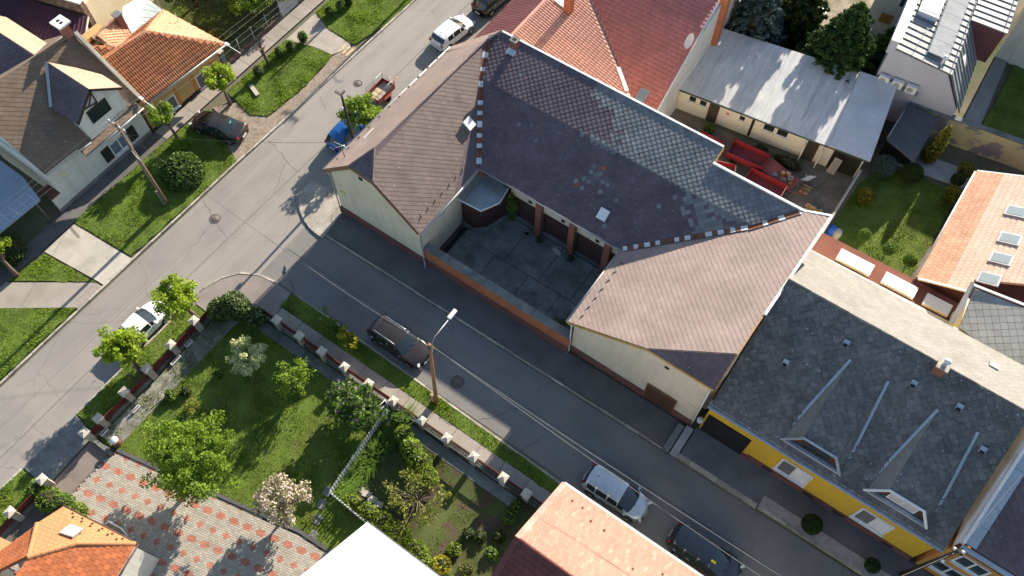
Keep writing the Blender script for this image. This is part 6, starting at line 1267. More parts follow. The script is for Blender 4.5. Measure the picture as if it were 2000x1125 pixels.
for x, y in ((-1.03, .62), (0, .62), (1.03, .62), (-1.03, -.62), (0, -.62), (1.03, -.62), (1.03, 0)): MB().tube([(x, y, .9), (x, y, 1.6)], .02, 6).build('cage_post', galv, tr_, local=True)
for z in (1.15, 1.37, 1.6):
    for y in (-.62, .62): MB().tube([(-1.03, y, z), (1.03, y, z)], .014, 6).build('cage_rail', galv, tr_, local=True)
    MB().tube([(1.03, -.62, z), (1.03, .62, z)], .014, 6).build('cage_rail', galv, tr_, local=True)
MB().tube([(1.0, .4, .5), (2.1, 0, .5)], .04, 6).tube([(1.0, -.4, .5), (2.1, 0, .5)], .04, 6).build('drawbar', red_p, tr_, local=True)
for y in (-.78, .78):
    vs = [(r*math.cos(a), y+q, .3+r*math.sin(a)) for r, q in ((.1, -.08), (.28, -.08), (.3, -.04), (.3, .04), (.28, .08), (.1, .08)) for a in np.linspace(0, 2*math.pi, 16, endpoint=False)]
    MB().add(vs, [(i*16+j, i*16+(j+1) % 16, (i+1)*16+(j+1) % 16, (i+1)*16+j) for i in range(5) for j in range(16)], 0, True).build('wheel', tyre_m, tr_, local=True)
    MB().box((0, y, .66), (.8, .22, .03)).build('mudguard', red_p, tr_, local=True)
MB().box((-1.07, 0, .68), (.03, .5, .12)).build('number_plate', plate_m, tr_, local=True)
for y in (-.5, .5): MB().box((-1.07, y, .66), (.03, .16, .1)).build('tail_light', tail_m, tr_, local=True)
# ================================================================ fences, poles, small things
stone_p = mat('pillar_render', (.42, .37, .3), .92, .15, 1.2, 9, .15, bump=.2); cap_p = mat('pillar_cap', (.5, .44, .35), .9, .12, 2, 9, .12); redb = mat('maroon_board', (.115, .027, .02), .7, .2, 2, 12, .15); base_g = mat('fence_base_concrete', (.17, .165, .15), .95, .3, 1, 7, .25, col2=(.08, .08, .07), c2=(.45, .65), c2s=.8, bump=.3); bars = mat('black_bars', (.03, .03, .032), .6)
def pillar(root, x, y, h=1.5, s=.4):
    p = MB().bb(x-s/2, x+s/2, y-s/2, y+s/2, 0, h).build('pillar', stone_p, root)
    c = s/2+.09; MB().add([(x-c, y-c, h), (x+c, y-c, h), (x+c, y+c, h), (x-c, y+c, h), (x-c, y-c, h+.07), (x+c, y-c, h+.07), (x+c, y+c, h+.07), (x-c, y+c, h+.07), (x, y, h+.2)], [(3, 2, 1, 0), (0, 1, 5, 4), (1, 2, 6, 5), (2, 3, 7, 6), (3, 0, 4, 7), (4, 5, 8), (5, 6, 8), (6, 7, 8), (7, 4, 8)]).build('cap', cap_p, p)
fb = thing('garden_fence', 'garden fence with square stone pillars and maroon boards along the cross street', 'fence', (-17, 11.7, 0))
xb = [-27.84, -25.74, -23.71, -21.69, -19.6, -17.5, -15.14, -13.06, -10.92, -8.59, -6.8]
for x in xb: pillar(fb, x, 11.7)
MB().bb(-30.2, -4.9, 11.55, 11.85, 0, .45).build('base_wall', base_g, fb)
ends = [-29.9] + xb + [-4.9]
for i in range(len(ends)-1):
    a, b = ends[i]+.22, ends[i+1]-.22; dark_bay = ends[i] > -18
    bay = MB().bb(a, b, 11.78, 11.84, 1.12, 1.28).build('top_board', redb, fb)
    if dark_bay:
        MB().bb(a, b, 11.66, 11.72, .5, .56).build('bottom_rail', bars, fb)
        n = int((b-a)/.13)
        for k in range(n): MB().bb(a+.06+k*.13, a+.085+k*.13, 11.67, 11.71, .5, 1.15).build('bar', bars, bay)
    else:
        for z in (.55, .75, .95): MB().bb(a, b, 11.76, 11.8, z, z+.15).build('board', redb, fb)
fa = thing('garden_fence', 'garden fence with stone pillars and maroon boards along the sunny road', 'fence', (-32.5, 4, 0))
ya = [8.36, 6.14, 3.96, 1.94, -.3, -1.48]
for y in ya: pillar(fa, -32.48, y, 1.5, .42)
MB().bb(-32.62, -32.36, -1.5, 10.2, 0, .45).build('base_wall', base_g, fa)
for a, b in zip([10.2]+ya[:-1], ya):
    a, b = a-.23, b+.23
    if a-b < .3: continue
    for z in (.5, .72, .94): MB().bb(-32.5, -32.45, b, a, z, z+.17).build('board', redb, fa)
    bay = MB().bb(-32.44, -32.4, b, a, 1.16, 1.3).build('top_board', redb, fa)
    for y in np.linspace(b+.25, a-.25, max(2, int((a-b)/.6))): MB().bb(-32.4, -32.36, y-.03, y+.03, .45, 1.2).build('upright', redb, fa)
fc = thing('garden_fence', 'short fence with stone pillars and maroon boards below the sliding gate', 'fence', (-32.3, -7, 0))
for y in (-5.1, -7.6, -9.9): pillar(fc, -32.3, y, 1.5, .42)
MB().bb(-32.42, -32.16, -12, -5.1, 0, .45).build('base_wall', base_g, fc)
for a, b in ((-5.3, -7.4), (-7.8, -9.7), (-10.1, -12)):
    for z in (.5, .72, .94): MB().bb(-32.3, -32.25, b, a, z, z+.17).build('board', redb, fc)
    MB().bb(-32.24, -32.2, b, a, 1.16, 1.3).build('top_board', redb, fc)
# planter troughs on the garden path
for i, (px, py) in enumerate(((370, 672), (345, 705), (268, 800), (205, 845), (528, 624), (605, 676), (622, 690))):
    p = at(px, py, .16); al = i < 4; t = thing('planter_trough', ('white planter trough beside the second pillar from the corner shrub', 'long white planter trough by the third pillar from the corner shrub', 'white planter trough next to the last but one pillar', 'short white planter by the gate pillar', 'grey planter trough at the first pillar of the cross street fence', 'grey planter trough at the third pillar of the cross street fence', 'dark planter trough beside the grey trough at the third pillar')[i], 'planter', p, 0, 'planter troughs')
    lx, ly = (.2, .85 if i == 1 else .6) if al else (.6, .25)
    m = MB(); m.box((0, 0, .03), (lx, ly, .06)); m.box((lx/2-.02, 0, .12), (.04, ly, .18)); m.box((-lx/2+.02, 0, .12), (.04, ly, .18)); m.box((0, ly/2-.02, .12), (lx-.08, .04, .18)); m.box((0, -ly/2+.02, .12), (lx-.08, .04, .18))
    m.build('trough', white_m if i < 4 else conc, t, local=True); MB().box((0, 0, .12), (lx-.09, ly-.09, .12)).build('soil', soil, t, local=True)
# white picket fence
pf = thing('picket_fence', 'white picket fence between the lawn and the kitchen garden', 'fence', (-17.4, 8, 0))
pw = mat('white_picket', (.66, .66, .64), .7, .08, 2)
a, b, c_ = V3(-17.75, 11.2, .1), V3(-17.15, 4.75, .1), V3(-14.1, 4.6, .1)
for p, q, n in ((a, b, 30), (b, c_, 14)):
    d = (q-p).normalized(); s = V3(-d.y, d.x, 0)
    for z in (.35, .8): MB().box((p+q)/2 + V3(0, 0, z), ((q-p).length, .04, .08), ax=(d, s, V3(0, 0, 1))).build('rail', pw, pf)
    for k in range(n): MB().box(p.lerp(q, (k+.5)/n) + V3(0, 0, .55) + s*.035, (.085, .025, 1.05+.05*(k % 2)), ax=(d, s, V3(0, 0, 1))).build('picket', pw, pf)
ga = thing('garden_arch', 'white tubular gate frame at the end of the picket fence', 'gate', (-17.9, 11.2, 0))
MB().tube([(-18.0, 10.6, .1), (-18.0, 10.6, 1.7), (-17.9, 11.4, 1.75), (-17.9, 11.4, .1)], .035, 8).build('frame', pw, ga); MB().tube([(-18.0, 10.65, 1.0), (-17.9, 11.35, 1.0)], .025, 6).build('brace', pw, ga)
# stepping slabs in the gardens
for i, (px, py) in enumerate(((690, 945), (703, 955), (716, 965), (728, 975), (740, 985))):
    o = MB().box(at(px, py, .15), (.55, .4, .06), rz=.2).build('stepping_stone', conc); tag(o, ('worn concrete stepping slab at the daylily clump', 'second concrete stepping slab from the daylilies', 'third concrete stepping slab from the daylilies', 'fourth concrete stepping slab from the daylilies', 'concrete stepping slab at the hedge end')[i], 'slab', 'stepping slabs')
for i, (px, py) in enumerate(((640, 960), (628, 985), (620, 1015), (612, 1045))):
    o = MB().box(at(px, py, .15), (.5, .6, .05), rz=.15).build('stepping_stone', conc_old); tag(o, ('grey stepping stone nearest the picket corner', 'grey stepping stone beside the blossoming apple tree', 'grey stepping stone beyond the apple tree', 'grey stepping stone at the patio edge')[i], 'slab', 'lawn stepping stones')
# patio: concrete pavers with red flower motif
e1, e2 = V3(.973, .23, 0), V3(-.23, .973, 0); o0 = at(232, 922)
pg = mat('paver_grey', (.39, .352, .288), .9, .1, .5, 10, .1, tile=.13, col2=(.31, .28, .225), c2=(.5, .8), c2s=.5); prd = mat('paver_red', (.43, .175, .12), .9, .1, .5, 10, .1, tile=.15, col2=(.35, .145, .105), c2=(.5, .8), c2s=.5)
pm = MB(); ppoly = np.array([(-30.55, -1.25), (-17.25, 1.65), (-12.2, 2.0), (-12.2, -10), (-30.8, -10), (-30.8, -2)])
U, Vh = .24, .1365
ii, jj = np.meshgrid(np.arange(-34, 100), np.arange(-84, 32)); uu = (ii+.5*(jj % 2))*U; vv = jj*Vh
wx = o0.x + uu*e1.x + vv*e2.x; wy = o0.y + uu*e1.y + vv*e2.y; k = inpoly(wx.ravel(), wy.ravel(), [tuple(p) for p in ppoly])
npv = 0; pav_me = [MB().bb(-U/2+.008, U/2-.008, -Vh/2+.008, Vh/2-.008, .1, .135).mesh('paver', q) for q in (pg, prd)]
for u0, v0 in zip(uu.ravel()[k], vv.ravel()[k]):
    fu = (u0+.48) % .96 - .48; fv = (v0+.478) % .9555 - .478
    r_ = (abs(fu) < .17 and abs(fv) < .2) or (abs(fu) < .27 and abs(fv) < .07)
    c = o0 + e1*u0 + e2*v0; a, b = e1*(U/2-.008), e2*(Vh/2-.008); z0, z1 = .1, .135+NR.uniform(-.003, .003)
    d_ = (c-Vector((0, 0, CAM_H))); zc_ = d_.dot(FW)
    if abs(d_.dot(UP)/zc_*FPX) < 548 and c.x > -22.4 and c.y < -.4 and npv < 300:
        npv += 1; o = bpy.data.objects.new('paver', pav_me[1 if r_ else 0]); C.objects.link(o); o.parent = bpy.data.objects['patio_base']; o.location = (c.x, c.y, z1-.135); o.rotation_euler = (0, 0, math.atan2(e1.y, e1.x)); continue
    vs = [c-a-b, c+a-b, c+a+b, c-a+b]; pm.add([(p.x, p.y, z1) for p in vs]+[(p.x, p.y, z0) for p in vs], [(0, 1, 2, 3), (0, 4, 5, 1), (1, 5, 6, 2), (2, 6, 7, 3), (3, 7, 4, 0)], 1 if r_ else 0)
pt = pm.build('pavers', [pg, prd], bpy.data.objects['patio_base']); pt['kind'] = 'stuff'
struct('patio_kerb', MB().prism([(-30.65, -1.2), (-17.25, 1.75), (-12.1, 2.1), (-12.1, 2.32), (-17.3, 1.97), (-30.7, -.98)], 0, .2), mat('dark_kerb', (.09, .085, .085), .9))
struct('driveway', MB().prism([(-32.55, -1.75), (-31.0, -1.4), (-30.9, -5.2), (-32.4, -5.1)], 0, .118), mat('brown_driveway', (.2, .165, .14), .9, .15, .6, 10, .15))
gt = thing('sliding_gate_track', 'pink-red steel rail of the sliding gate across the drive', 'rail', (-32.3, -3.3, .1)); MB().bb(-32.33, -32.27, -5.0, -1.6, .118, .15).build('rail', mat('pink_rail', (.4, .2, .2), .6), gt); MB().bb(-32.2, -30.9, -5.35, -5.15, .1, .3).build('end_stop', conc, gt); MB().bb(-32.3, -30.7, -1.6, -1.35, .1, .42).build('side_wall', conc_old, gt)
wl_ = thing('water_barrel', 'metal-lidded barrel with red stand beside the gate pillar', 'barrel', (-30.9, -.75, .15)); MB().lathe([(.22, 0), (.26, .12), (.26, .65), (.24, .7)], n=16).build('drum', rust, wl_, local=True); MB().lathe([(.28, .7), (.28, .74), (.02, .8)], n=16).build('lid', zinc, wl_, local=True)
bt = thing('white_bench', 'white rounded garden bench against the orange tiled house', 'bench', at(228, 1030)); p = at(228, 1030)
MB().tube([at(207, 1024, .5), at(211, 1018, .75), at(237, 1032, .75), at(247, 1044, .7), at(247, 1052, .5)], .05, 8).build('backrest', white_m, bt); MB().prism([at(207, 1026), at(213, 1020), at(236, 1033), at(244, 1050)], .35, .42).build('seat', bark_l, bt)
for q in (at(209, 1025), at(243, 1048)): MB().tube([q, q+V3(0, 0, .5)], .03, 6).build('leg', white_m, bt)
# utility pole with concrete stub
wood_p = mat('pole_wood', (.2, .145, .1), .95, .25, 2, 14, .25, streak=((.12, .085, .06), (12, 12, .6))); insul = mat('porcelain', (.75, .75, .72), .3, .03); 
up = thing('utility_pole', 'wooden utility pole with crossarm on a concrete stub in the verge', 'pole', (-42.08, 14.47, 0))
MB().tube([(-42.05, 14.5, .6), (-42.1, 14.5, 5), (-42.13, 14.5, 9.8)], [.15, .13, .1], 10).build('pole', wood_p, up); MB().bb(-42.35, -42.15, 14.32, 14.55, 0, 1.9).build('concrete_stub', conc_old, up)
MB().bb(-42.9, -41.3, 14.42, 14.54, 9.35, 9.47).build('crossarm', wood_p, up); MB().tube([(-42.05, 14.4, 7.0), (-41.3, 14.2, 7.05), (-40.9, 14.15, 6.9)], .03, 6).build('bracket', gutter, up)
WX = (-42.85, -42.4, -41.85, -41.4)
for x in WX: MB().lathe([(.03, 9.47), (.06, 9.52), (.045, 9.58), (.06, 9.63), (.02, 9.7)], (x, 14.48, 0), 10).build('insulator', insul, up)
wire_m = mat('wire_grey', (.24, .235, .22), .5, .1, 2, metal=.3); wire_b = mat('wire_black', (.03, .03, .03), .6)
def wire(p, q, sag, m, label, r=.009, group=None):
    p, q = Vector(p), Vector(q); n = 18; o = MB().tube([p.lerp(q, i/n) - V3(0, 0, 4*sag*(i/n)*(1-i/n)) for i in range(n+1)], r, 5).build('overhead_wire', m); return tag(o, label, 'wire', group)
nm4 = ('outermost wire on the house side', 'second wire from the house side', 'second wire from the road side', 'outermost wire on the road side')
for i, x in enumerate(WX):
    wire((x, 14.48, 9.65), (x+1.2+.1*i, 47.6, 9.55), .5, wire_m, 'overhead wire running on past the orange tiled house, ' + nm4[i], group='wires past the orange house'); wire((x, 14.48, 9.65), (x-2.9, -8, 8.6), .4, wire_m, 'overhead wire running down past the carport, ' + nm4[i], group='wires past the carport')
wire((-42.1, 14.5, 9.2), (-46.9, 19.0, 4.7), .2, wire_b, 'service wire from the utility pole to the white house bracket', .012); wire((-42.1, 14.5, 8.6), (-30.4, 22.6, 7.9), .3, wire_b, 'service wire from the utility pole to the mast on the courtyard building', .012)
wire((-42.1, 14.5, 9.4), (-15.4, 13.9, 9.2), 1.2, wire_b, 'long wire from the utility pole over the junction to the street lamp pole', .01)
up2 = copy_tree(up); up2.location = (-40.85, 47.6, 0); up2['label'] = 'next wooden utility pole further along the road past the sheet gate'
vp_ = thing('verge_pole', 'slim pole on the verge beyond the small clipped shrubs', 'pole', (-44.9, 50.5, 0)); MB().tube([(-44.9, 50.5, 0), (-44.9, 50.5, 10)], [.14, .1], 10).build('pole', wood_p, vp_); MB().bb(-45.4, -44.4, 50.45, 50.55, 9.5, 9.6).build('crossarm', wood_p, vp_)
# street lamp pole
lp = thing('street_lamp', 'wooden street lamp pole with white lamp head on a long arm', 'street lamp', (-15.5, 13.6, 0))
wood_o = mat('pole_wood_orange', (.32, .16, .075), .95, .25, 2, 14, .25, streak=((.2, .1, .05), (12, 12, .6)))
top = V3(-15.32, 13.88, 9.4); MB().tube([(-15.5, 13.6, 0), (-15.42, 13.74, 4.7), top], [.15, .12, .085], 10).build('pole', wood_o, lp); MB().bb(-15.85, -15.62, 13.5, 13.75, 0, 1.3).build('concrete_stub', mat('stub_tan', (.4, .3, .22), .9), lp)
MB().tube([top-V3(0, 0, .5), top+V3(-.02, .5, .1), top+V3(-.1, 1.9, -.1)], .03, 8).build('arm', gutter, lp); hd = MB().box(top+V3(-.13, 2.35, -.08), (.24, .68, .12)).build('lamp_head', white_m, lp); MB().box(top+V3(-.13, 2.4, -.16), (.24, .6, .04)).build('lens', glass('lamp_lens', (.6, .62, .6), .2), hd)
m = MB()
for i in range(60): m.tube([top+V3(random.uniform(-.16, .16), random.uniform(-.16, .16), random.uniform(-1.0, .05)), top+V3(random.uniform(-.2, .2), random.uniform(-.2, .2), random.uniform(-1.0, .05))], .018, 4)
m.build('cable_bundle', wood_p, lp)
MB().bb(-15.55, -15.1, 13.82, 13.9, 8.9, 9.0).build('crossarm', iron, lp)
rp = thing('corner_pole', 'dark wooden pole with lamp fittings before the ochre corner house', 'pole', (14.75, 21.1, 0)); MB().tube([(14.75, 21.15, 0), (14.45, 20.75, 8.6)], [.16, .1], 10).build('pole', timber, rp); MB().bb(14.2, 14.8, 20.7, 20.85, 8.2, 8.3).build('crossarm', timber, rp)
for q in ((14.25, 20.75, 8.45), (14.7, 20.85, 8.4), (14.55, 20.6, 6.6)): MB().lathe([(.05, -.08), (.1, 0), (.07, .08), (.02, .12)], q, 10).build('insulator', insul, rp)
for i, dy in enumerate((0, .45)): wire((-15.3, 13.9+dy*.3, 9.25-.35*i), (14.45, 20.7, 8.35) if False else (16.5, 14.5-dy*2, 8.4), .7, wire_m, ('upper', 'lower')[i] + ' wire running from the street lamp pole along the cross street', .009, 'wires along the cross street')
wire((14.45, 20.7, 8.3), (9.0, 12.6, 8.0), .3, wire_m, 'wire crossing from the dark corner pole over the street', .014)
wire((-15.3, 13.9, 9.0), (-29.0, 14.3, 8.0), .5, wire_m, 'thin wire from the street lamp pole towards the junction', .012)
wire((14.45, 20.7, 8.4), (15.8, 27.0, 9.0), .15, wire_m, 'service wire from the dark corner pole to the ochre house verge', .014)
# lamp and camera pole beside the building, road sign
cpz = thing('camera_pole', 'dark pole with small camera lamps beside the blue hatchback', 'pole', (-32.95, 26.2, 0)); MB().tube([(-32.95, 26.2, 0), (-32.92, 26.2, 7.6)], [.12, .09], 10).build('pole', timber, cpz); MB().box((-33.3, 26.25, 7.6), (.55, .16, .14)).box((-33.1, 26.5, 7.55), (.16, .4, .14)).build('camera_head', iron, cpz); MB().lathe([(.04, 6.0), (.1, 6.05), (.1, 6.25), (.03, 6.35)], (-33.1, 26.1, 0), 10).build('insulator', insul, cpz)
rs = thing('road_sign', 'thin grey road sign post seen from behind at the junction verge', 'sign', (-29.3, 14.6, 0)); MB().tube([(-29.3, 14.6, 0), (-29.45, 14.65, 2.7)], .035, 8).build('post', galv, rs); MB().box((-29.5, 14.62, 2.5), (.06, .62, .5), rz=.5).build('sign_plate', galv, rs)
# green wire fence and sheet gate of the garden
wf_ = thing('wire_fence', 'green wire mesh fence on a stone footing along the footway', 'fence', (-48.2, 31, 0)); gsteel = mat('green_wire', (.06, .1, .09), .6); gpost = mat('blue_grey_post', (.4, .45, .47), .6)
MB().bb(-48.4, -48.15, 27.3, 34.2, 0, .35).bb(-48.4, -48.15, 36.2, 60, 0, .35).build('footing', rub, wf_)
for y0, y1 in ((27.4, 34.2), (36.3, 58)):
    for y in np.arange(y0, y1+.1, 1.7): MB().tube([(-48.28, y, .3), (-48.28, y, 1.75)], .035, 8).build('post', gpost, wf_)
    m = MB()
    for z in np.arange(.4, 1.7, .08): m.tube([(-48.28, y0, z), (-48.28, y1, z)], .006, 3, caps=False)
    for y in np.arange(y0, y1, .09): m.tube([(-48.28, y, .36), (-48.28, y, 1.7)], .006, 3, caps=False)
    o = m.build('mesh_wire', gsteel, wf_); o['kind'] = 'stuff'
gg = thing('sheet_gate', 'pale blue-grey double sheet metal gate in the wire fence', 'gate', (-48.2, 35.2, 0)); gm_ = mat('gate_sheet', (.4, .42, .4), .6, .1, .8)
for y0, y1 in ((34.3, 35.22), (35.26, 36.2)): lf_ = MB().bb(-48.25, -48.2, y0, y1, .15, 1.85).build('leaf', gm_, gg); MB().bb(-48.2, -48.17, y0, y1, .55, .62).build('rail', gpost, lf_)
for y in (34.26, 36.24): MB().bb(-48.3, -48.18, y-.05, y+.05, 0, 2.0).build('post', gpost, gg)
gp_ = thing('gate_pier', 'plastered gate pier with pale cap beside the ochre wall', 'pier', (-48.2, 27.2, 0)); MB().bb(-48.5, -48.05, 26.98, 27.38, 0, 1.9).build('pier', conc_old, gp_); MB().bb(-48.56, -47.99, 26.97, 27.44, 1.9, 2.0).build('cap', conc, gp_)
# pollarded stump and stone bench on the verge
st = thing('pollarded_stump', 'bare pollarded tree stump with knobbly head on the verge', 'stump', (-45.35, 29.4, .1)); m = MB().tube([(-45.35, 29.4, .05), (-45.4, 29.35, 1.1), (-45.5, 29.3, 2.1)], [.17, .14, .2], 9)
for i in range(22):
    a = random.uniform(0, 6.28); m.tube([(-45.5, 29.3, 2.0), (-45.5+math.cos(a)*.25, 29.3+math.sin(a)*.25, 2.2), (-45.5+math.cos(a)*.5, 29.3+math.sin(a)*.5, 2.5)], [.05, .03, .012], 5)
m.build('stump', bark, st)
bs_ = thing('stone_slab', 'pale concrete slab lying in the grass near the small tree', 'slab', at(498, 180)); p = at(498, 180); MB().box((p.x, p.y, .2), (1.3, .35, .2), rz=-.35).build('slab', conc, bs_)
# low stone wall strip by the far red house
dw = thing('timber_stack', 'weathered timber and stone edging along the red house wall', 'timber', (-31.5, 40, 0))
for k in range(14): MB().box((-30.95+random.uniform(-.2, .2), 37.6+k*.75, .2+random.uniform(0, .25)), (.5, .7, .35), rz=random.uniform(-.2, .2)).build('timber_block', mat('straw_timber', (.3, .25, .15), .95, .25, 2, 10, .25), dw)
# ---------------- farmyard: red wagons, logs, plank fence, clutter
wag_m = mat('wagon_red', (.26, .022, .03), .6, .2, 1.2, 8, .2, col2=(.15, .03, .03), c2=(.5, .7), c2s=1.2); wag_d = mat('wagon_bed', (.16, .03, .035), .7, .25, 1, 9, .25)
def wagon(label, c, rz, L, Wd, h=.55):
    t = thing('farm_wagon', label, 'wagon', (c[0], c[1], 0), rz); OFF[t.name] = None
    MB().box((0, 0, .62), (L, Wd, .08)).build('bed', wag_d, t, local=True)
    for n, cc, ss in (('side_board', (0, Wd/2, .9), (L, .06, h)), ('side_board', (0, -Wd/2, .9), (L, .06, h)), ('end_board', (L/2, 0, .9), (.06, Wd-.06, h)), ('end_board', (-L/2, 0, .9), (.06, Wd-.06, h))): MB().box(cc, ss).build(n, wag_m, t, local=True)
    for k in range(5):
        for s in (-1, 1): MB().box((-L/2+L*(k+.5)/5, s*(Wd/2+.04), .9), (.05, .03, h)).build('stake', wag_m, t, local=True)
    MB().tube([(L/2, 0, .5), (L/2+.9, 0, .45)], .05, 6).build('drawbar', wag_m, t, local=True)
    for x in (-L*.28, L*.28):
        for y in (-Wd*.42, Wd*.42):
            vs = [(x+r*math.cos(a), y+q, .32+r*math.sin(a)) for r, q in ((.1, -.1), (.3, -.1), (.33, 0), (.3, .1), (.1, .1)) for a in np.linspace(0, 2*math.pi, 14, endpoint=False)]
            MB().add(vs, [(i*14+j, i*14+(j+1) % 14, (i+1)*14+(j+1) % 14, (i+1)*14+j) for i in range(4) for j in range(14)], 0, True).build('wheel', tyre_m, t, local=True)
wagon('long red farm wagon nearest the outbuilding door', (-7.75, 43.7), R(4), 3.0, 1.5); wagon('red farm wagon half hidden behind the roof parapet', (-5.4, 41.9), R(2), 3.0, 1.5); wagon('short red tipping wagon between two longer wagons', (-8.6, 41.2), R(20), 1.7, 1.5, .45); wagon('red wagon tucked behind the grey slate roof edge', (-10.9, 42.9), R(2), 2.0, 1.3)
fl_ = thing('flatbed_trailer', 'faded red flatbed trailer loaded with crates and tools', 'trailer', (-4.9, 43.6, 0), R(-14)); OFF[fl_.name] = None; fade = mat('faded_red_steel', (.24, .07, .065), .8, .25, 1.2, 9, .25)
MB().box((0, 0, .75), (2.9, 1.5, .1)).build('bed', fade, fl_, local=True); MB().tube([(1.4, .6, .7), (2.5, 0, .6)], .05, 6).tube([(1.4, -.6, .7), (2.5, 0, .6)], .05, 6).build('drawbar', fade, fl_, local=True)
for x in (-.8, .6):
    for y in (-.7, .7):
        vs = [(x+r*math.cos(a), y+q, .34+r*math.sin(a)) for r, q in ((.1, -.1), (.31, -.1), (.34, 0), (.31, .1), (.1, .1)) for a in np.linspace(0, 2*math.pi, 14, endpoint=False)]; MB().add(vs, [(i*14+j, i*14+(j+1) % 14, (i+1)*14+(j+1) % 14, (i+1)*14+j) for i in range(4) for j in range(14)], 0, True).build('wheel', tyre_m, fl_, local=True)
ccol = [mat('crate_orange', (.42, .2, .06), .8), mat('crate_grey', (.3, .31, .32), .7), mat('crate_white', (.55, .53, .5), .7), mat('crate_brown', (.2, .12, .06), .9), mat('crate_blue', (.15, .22, .3), .7)]
for i, (dx, dy) in enumerate(((.1, .2), (.5, -.3), (.8, .25), (1.1, -.1), (-.2, -.4), (.4, .45))):
    x = -4.9+dx*.97+dy*.24; y = 43.6-dx*.24+dy*.97; t = thing('crate', ('orange crate on the flatbed trailer', 'grey box on the flatbed trailer', 'white tub on the flatbed trailer', 'brown crate at the drawbar end of the flatbed', 'blue box behind the grey one on the flatbed', 'second orange crate on the flatbed trailer')[i], 'crate', (x, y, .8), random.uniform(-.4, .4)); OFF[t.name] = None
    s = .34; m = MB().box((0, 0, .02), (s, s*.75, .04))
    for q in ((0, s*.375), (0, -s*.375)): m.box((q[0], q[1], .12), (s, .02, .2))
    for q in (s/2, -s/2): m.box((q, 0, .12), (.02, s*.75, .2))
    m.build('shell', ccol[i % 5], t, local=True); MB().box((0, 0, .1), (s*.8, s*.55, .12)).build('contents', ccol[(i+2) % 5], t, local=True)
logm = mat('cut_wood', (.33, .23, .13), .9, .2, 2, 9, .25); 
for i in range(26):
    a = (i < 9); p = V3(-2.9+.22*(i % 3), 44.3-.32*(i//3), .12) if a else V3(-1.9+.24*((i-9) % 6)+random.uniform(-.08, .08), 42.6-.25*(((i-9)//6) % 2)+random.uniform(-.1, .1), .12+.22*((i-9)//12))
    o = MB().tube([p-V3(.16, .05, 0), p+V3(.16, .06, .03)], [.13, .12], 8).build('log', logm); tag(o, 'sawn firewood log in the loose row by the flatbed trailer' if a else 'split firewood log in the heap at the yard corner', 'log', 'loose row of logs' if a else 'firewood heap')
pf2 = thing('plank_fence', 'grey plank fence between the farmyard and the small garden', 'fence', (.1, 43, 0)); pl_m = mat('grey_planks', (.2, .19, .17), .95, .25, 2, 10, .2)
for k in range(5): MB().bb(.0, .1, 37.6+k*2.2, 37.72+k*2.2, 0, 1.5).build('post', conc, pf2)
for z in (.3, .75, 1.2): MB().bb(.1, .14, 37.2, 46.9, z, z+.3).build('board', pl_m, pf2)
MB().bb(-.02, .16, 37.2, 46.9, 1.52, 1.58).build('top_rail', conc, pf2)
aw = thing('striped_awning', 'navy and white striped cloth hanging at the outbuilding end', 'awning', (-1.8, 46.2, 0)); m = MB()
for k in range(12): m.add([(-2.0+k*.05, 46.35, 2.2), (-2.0+(k+1)*.05, 46.35, 2.2), (-2.1+(k+1)*.055, 46.0, .7), (-2.1+k*.055, 46.0, .7)], [(0, 1, 2, 3)], k % 2)
m.build('cloth', [conc, mat('navy_cloth', (.03, .04, .08), .9)], aw)
wbn = thing('garden_bench_frame', 'white slatted pallet leaning by the shrub bed', 'pallet', (-3.0, 44.9, 0))
for k in range(5): MB().box((-3.15+.1*k, 44.75+.04*k, .45), (.06, .9, .04), rz=-.5).build('slat', white_m, wbn)
MB().box((-3.0, 44.9, .4), (.6, .05, .05), rz=-.5).build('crosspiece', white_m, wbn)
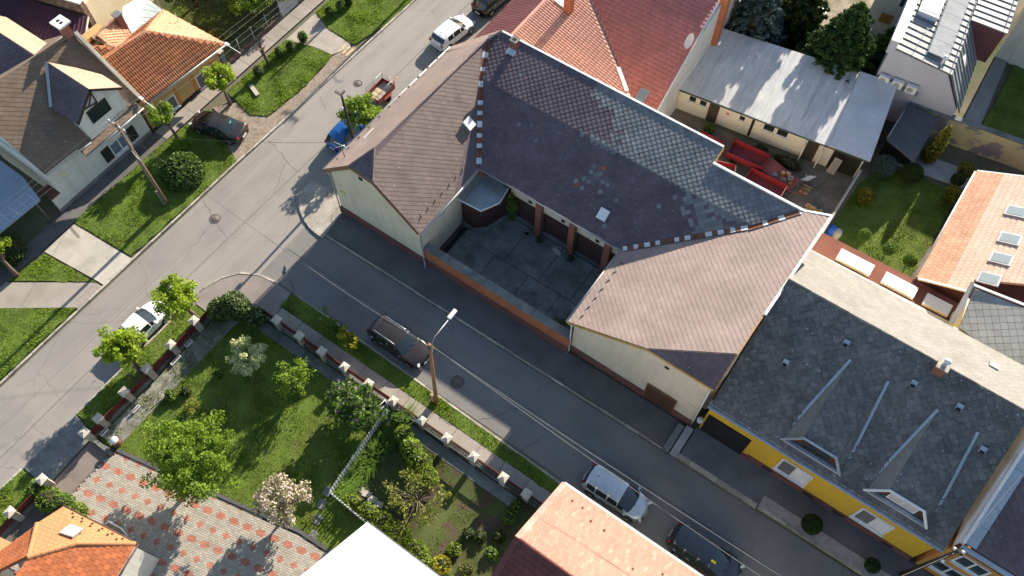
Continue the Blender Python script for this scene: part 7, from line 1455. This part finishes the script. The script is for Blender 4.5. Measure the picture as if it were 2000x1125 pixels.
for i, (px, py, m_, lab) in enumerate(((1622, 453, mat('barrel_blue', (.03, .12, .5), .5), 'blue plastic water butt beside the flat roof wing'), (1633, 460, conc, 'pale water butt next to the blue one'))):
    p = at(px, py, .3); t = thing('water_butt', lab, 'barrel', (p.x, p.y, 0)); MB().lathe([(.26, 0), (.3, .1), (.32, .45), (.3, .8), (.25, .86)], n=16).build('drum', m_, t, local=True); MB().lathe([(.27, .86), (.27, .9), (.02, .92)], n=16).build('lid', m_, t, local=True)
gpv = struct('garden_paving', MB().prism([(.6, 39.6), (2.0, 39.65), (2.0, 41.2), (.6, 41.2)], 0, .14), mat('grey_green_paving', (.16, .18, .17), .9))
# courtyard oddments
ty = thing('old_tyre', 'pale old tyre lying in the courtyard by the first pier', 'tyre', (-18.1, 28.2, .06)); vs = [((.25+.09*math.cos(b))*math.cos(a), (.25+.09*math.cos(b))*math.sin(a), .09+.09*math.sin(b)) for a in np.linspace(0, 2*math.pi, 20, endpoint=False) for b in np.linspace(0, 2*math.pi, 8, endpoint=False)]
MB().add(vs, [(i*8+j, ((i+1) % 20)*8+j, ((i+1) % 20)*8+(j+1) % 8, i*8+(j+1) % 8) for i in range(20) for j in range(8)], 0, True).build('tyre', conc_old, ty, local=True); MB().lathe([(.15, .05), (.15, .08), (.02, .09)], n=12).build('hub', dark, ty, local=True)
bk = thing('broken_board', 'broken pale board lying at the foot of the arcade', 'board', (-15.4, 28.2, .1)); MB().box((-15.4, 28.2, .13), (.75, .35, .05), rz=-.3).build('board', conc, bk); MB().box((-15.2, 28.05, .18), (.4, .2, .04), rz=.4).build('fragment', conc, bk)
tbl = thing('garden_table', 'round blue-white garden table on the sunny back yard', 'table', at(1597, 35)); p = at(1597, 35); MB().lathe([(.55, .72), (.55, .76), (.02, .77)], (p.x, p.y, 0), 20).build('table_top', white_m, tbl)
for a in range(4): MB().tube([(p.x+.35*math.cos(a*1.57), p.y+.35*math.sin(a*1.57), .08), (p.x+.1*math.cos(a*1.57), p.y+.1*math.sin(a*1.57), .72)], .03, 6).build('leg', white_m, tbl)
print('objects', len(bpy.data.objects), 'tris', sum(len(o.data.loop_triangles) if False else sum(len(p.vertices)-2 for p in o.data.polygons) for o in bpy.data.objects if o.type == 'MESH' and o.data.users == 1))
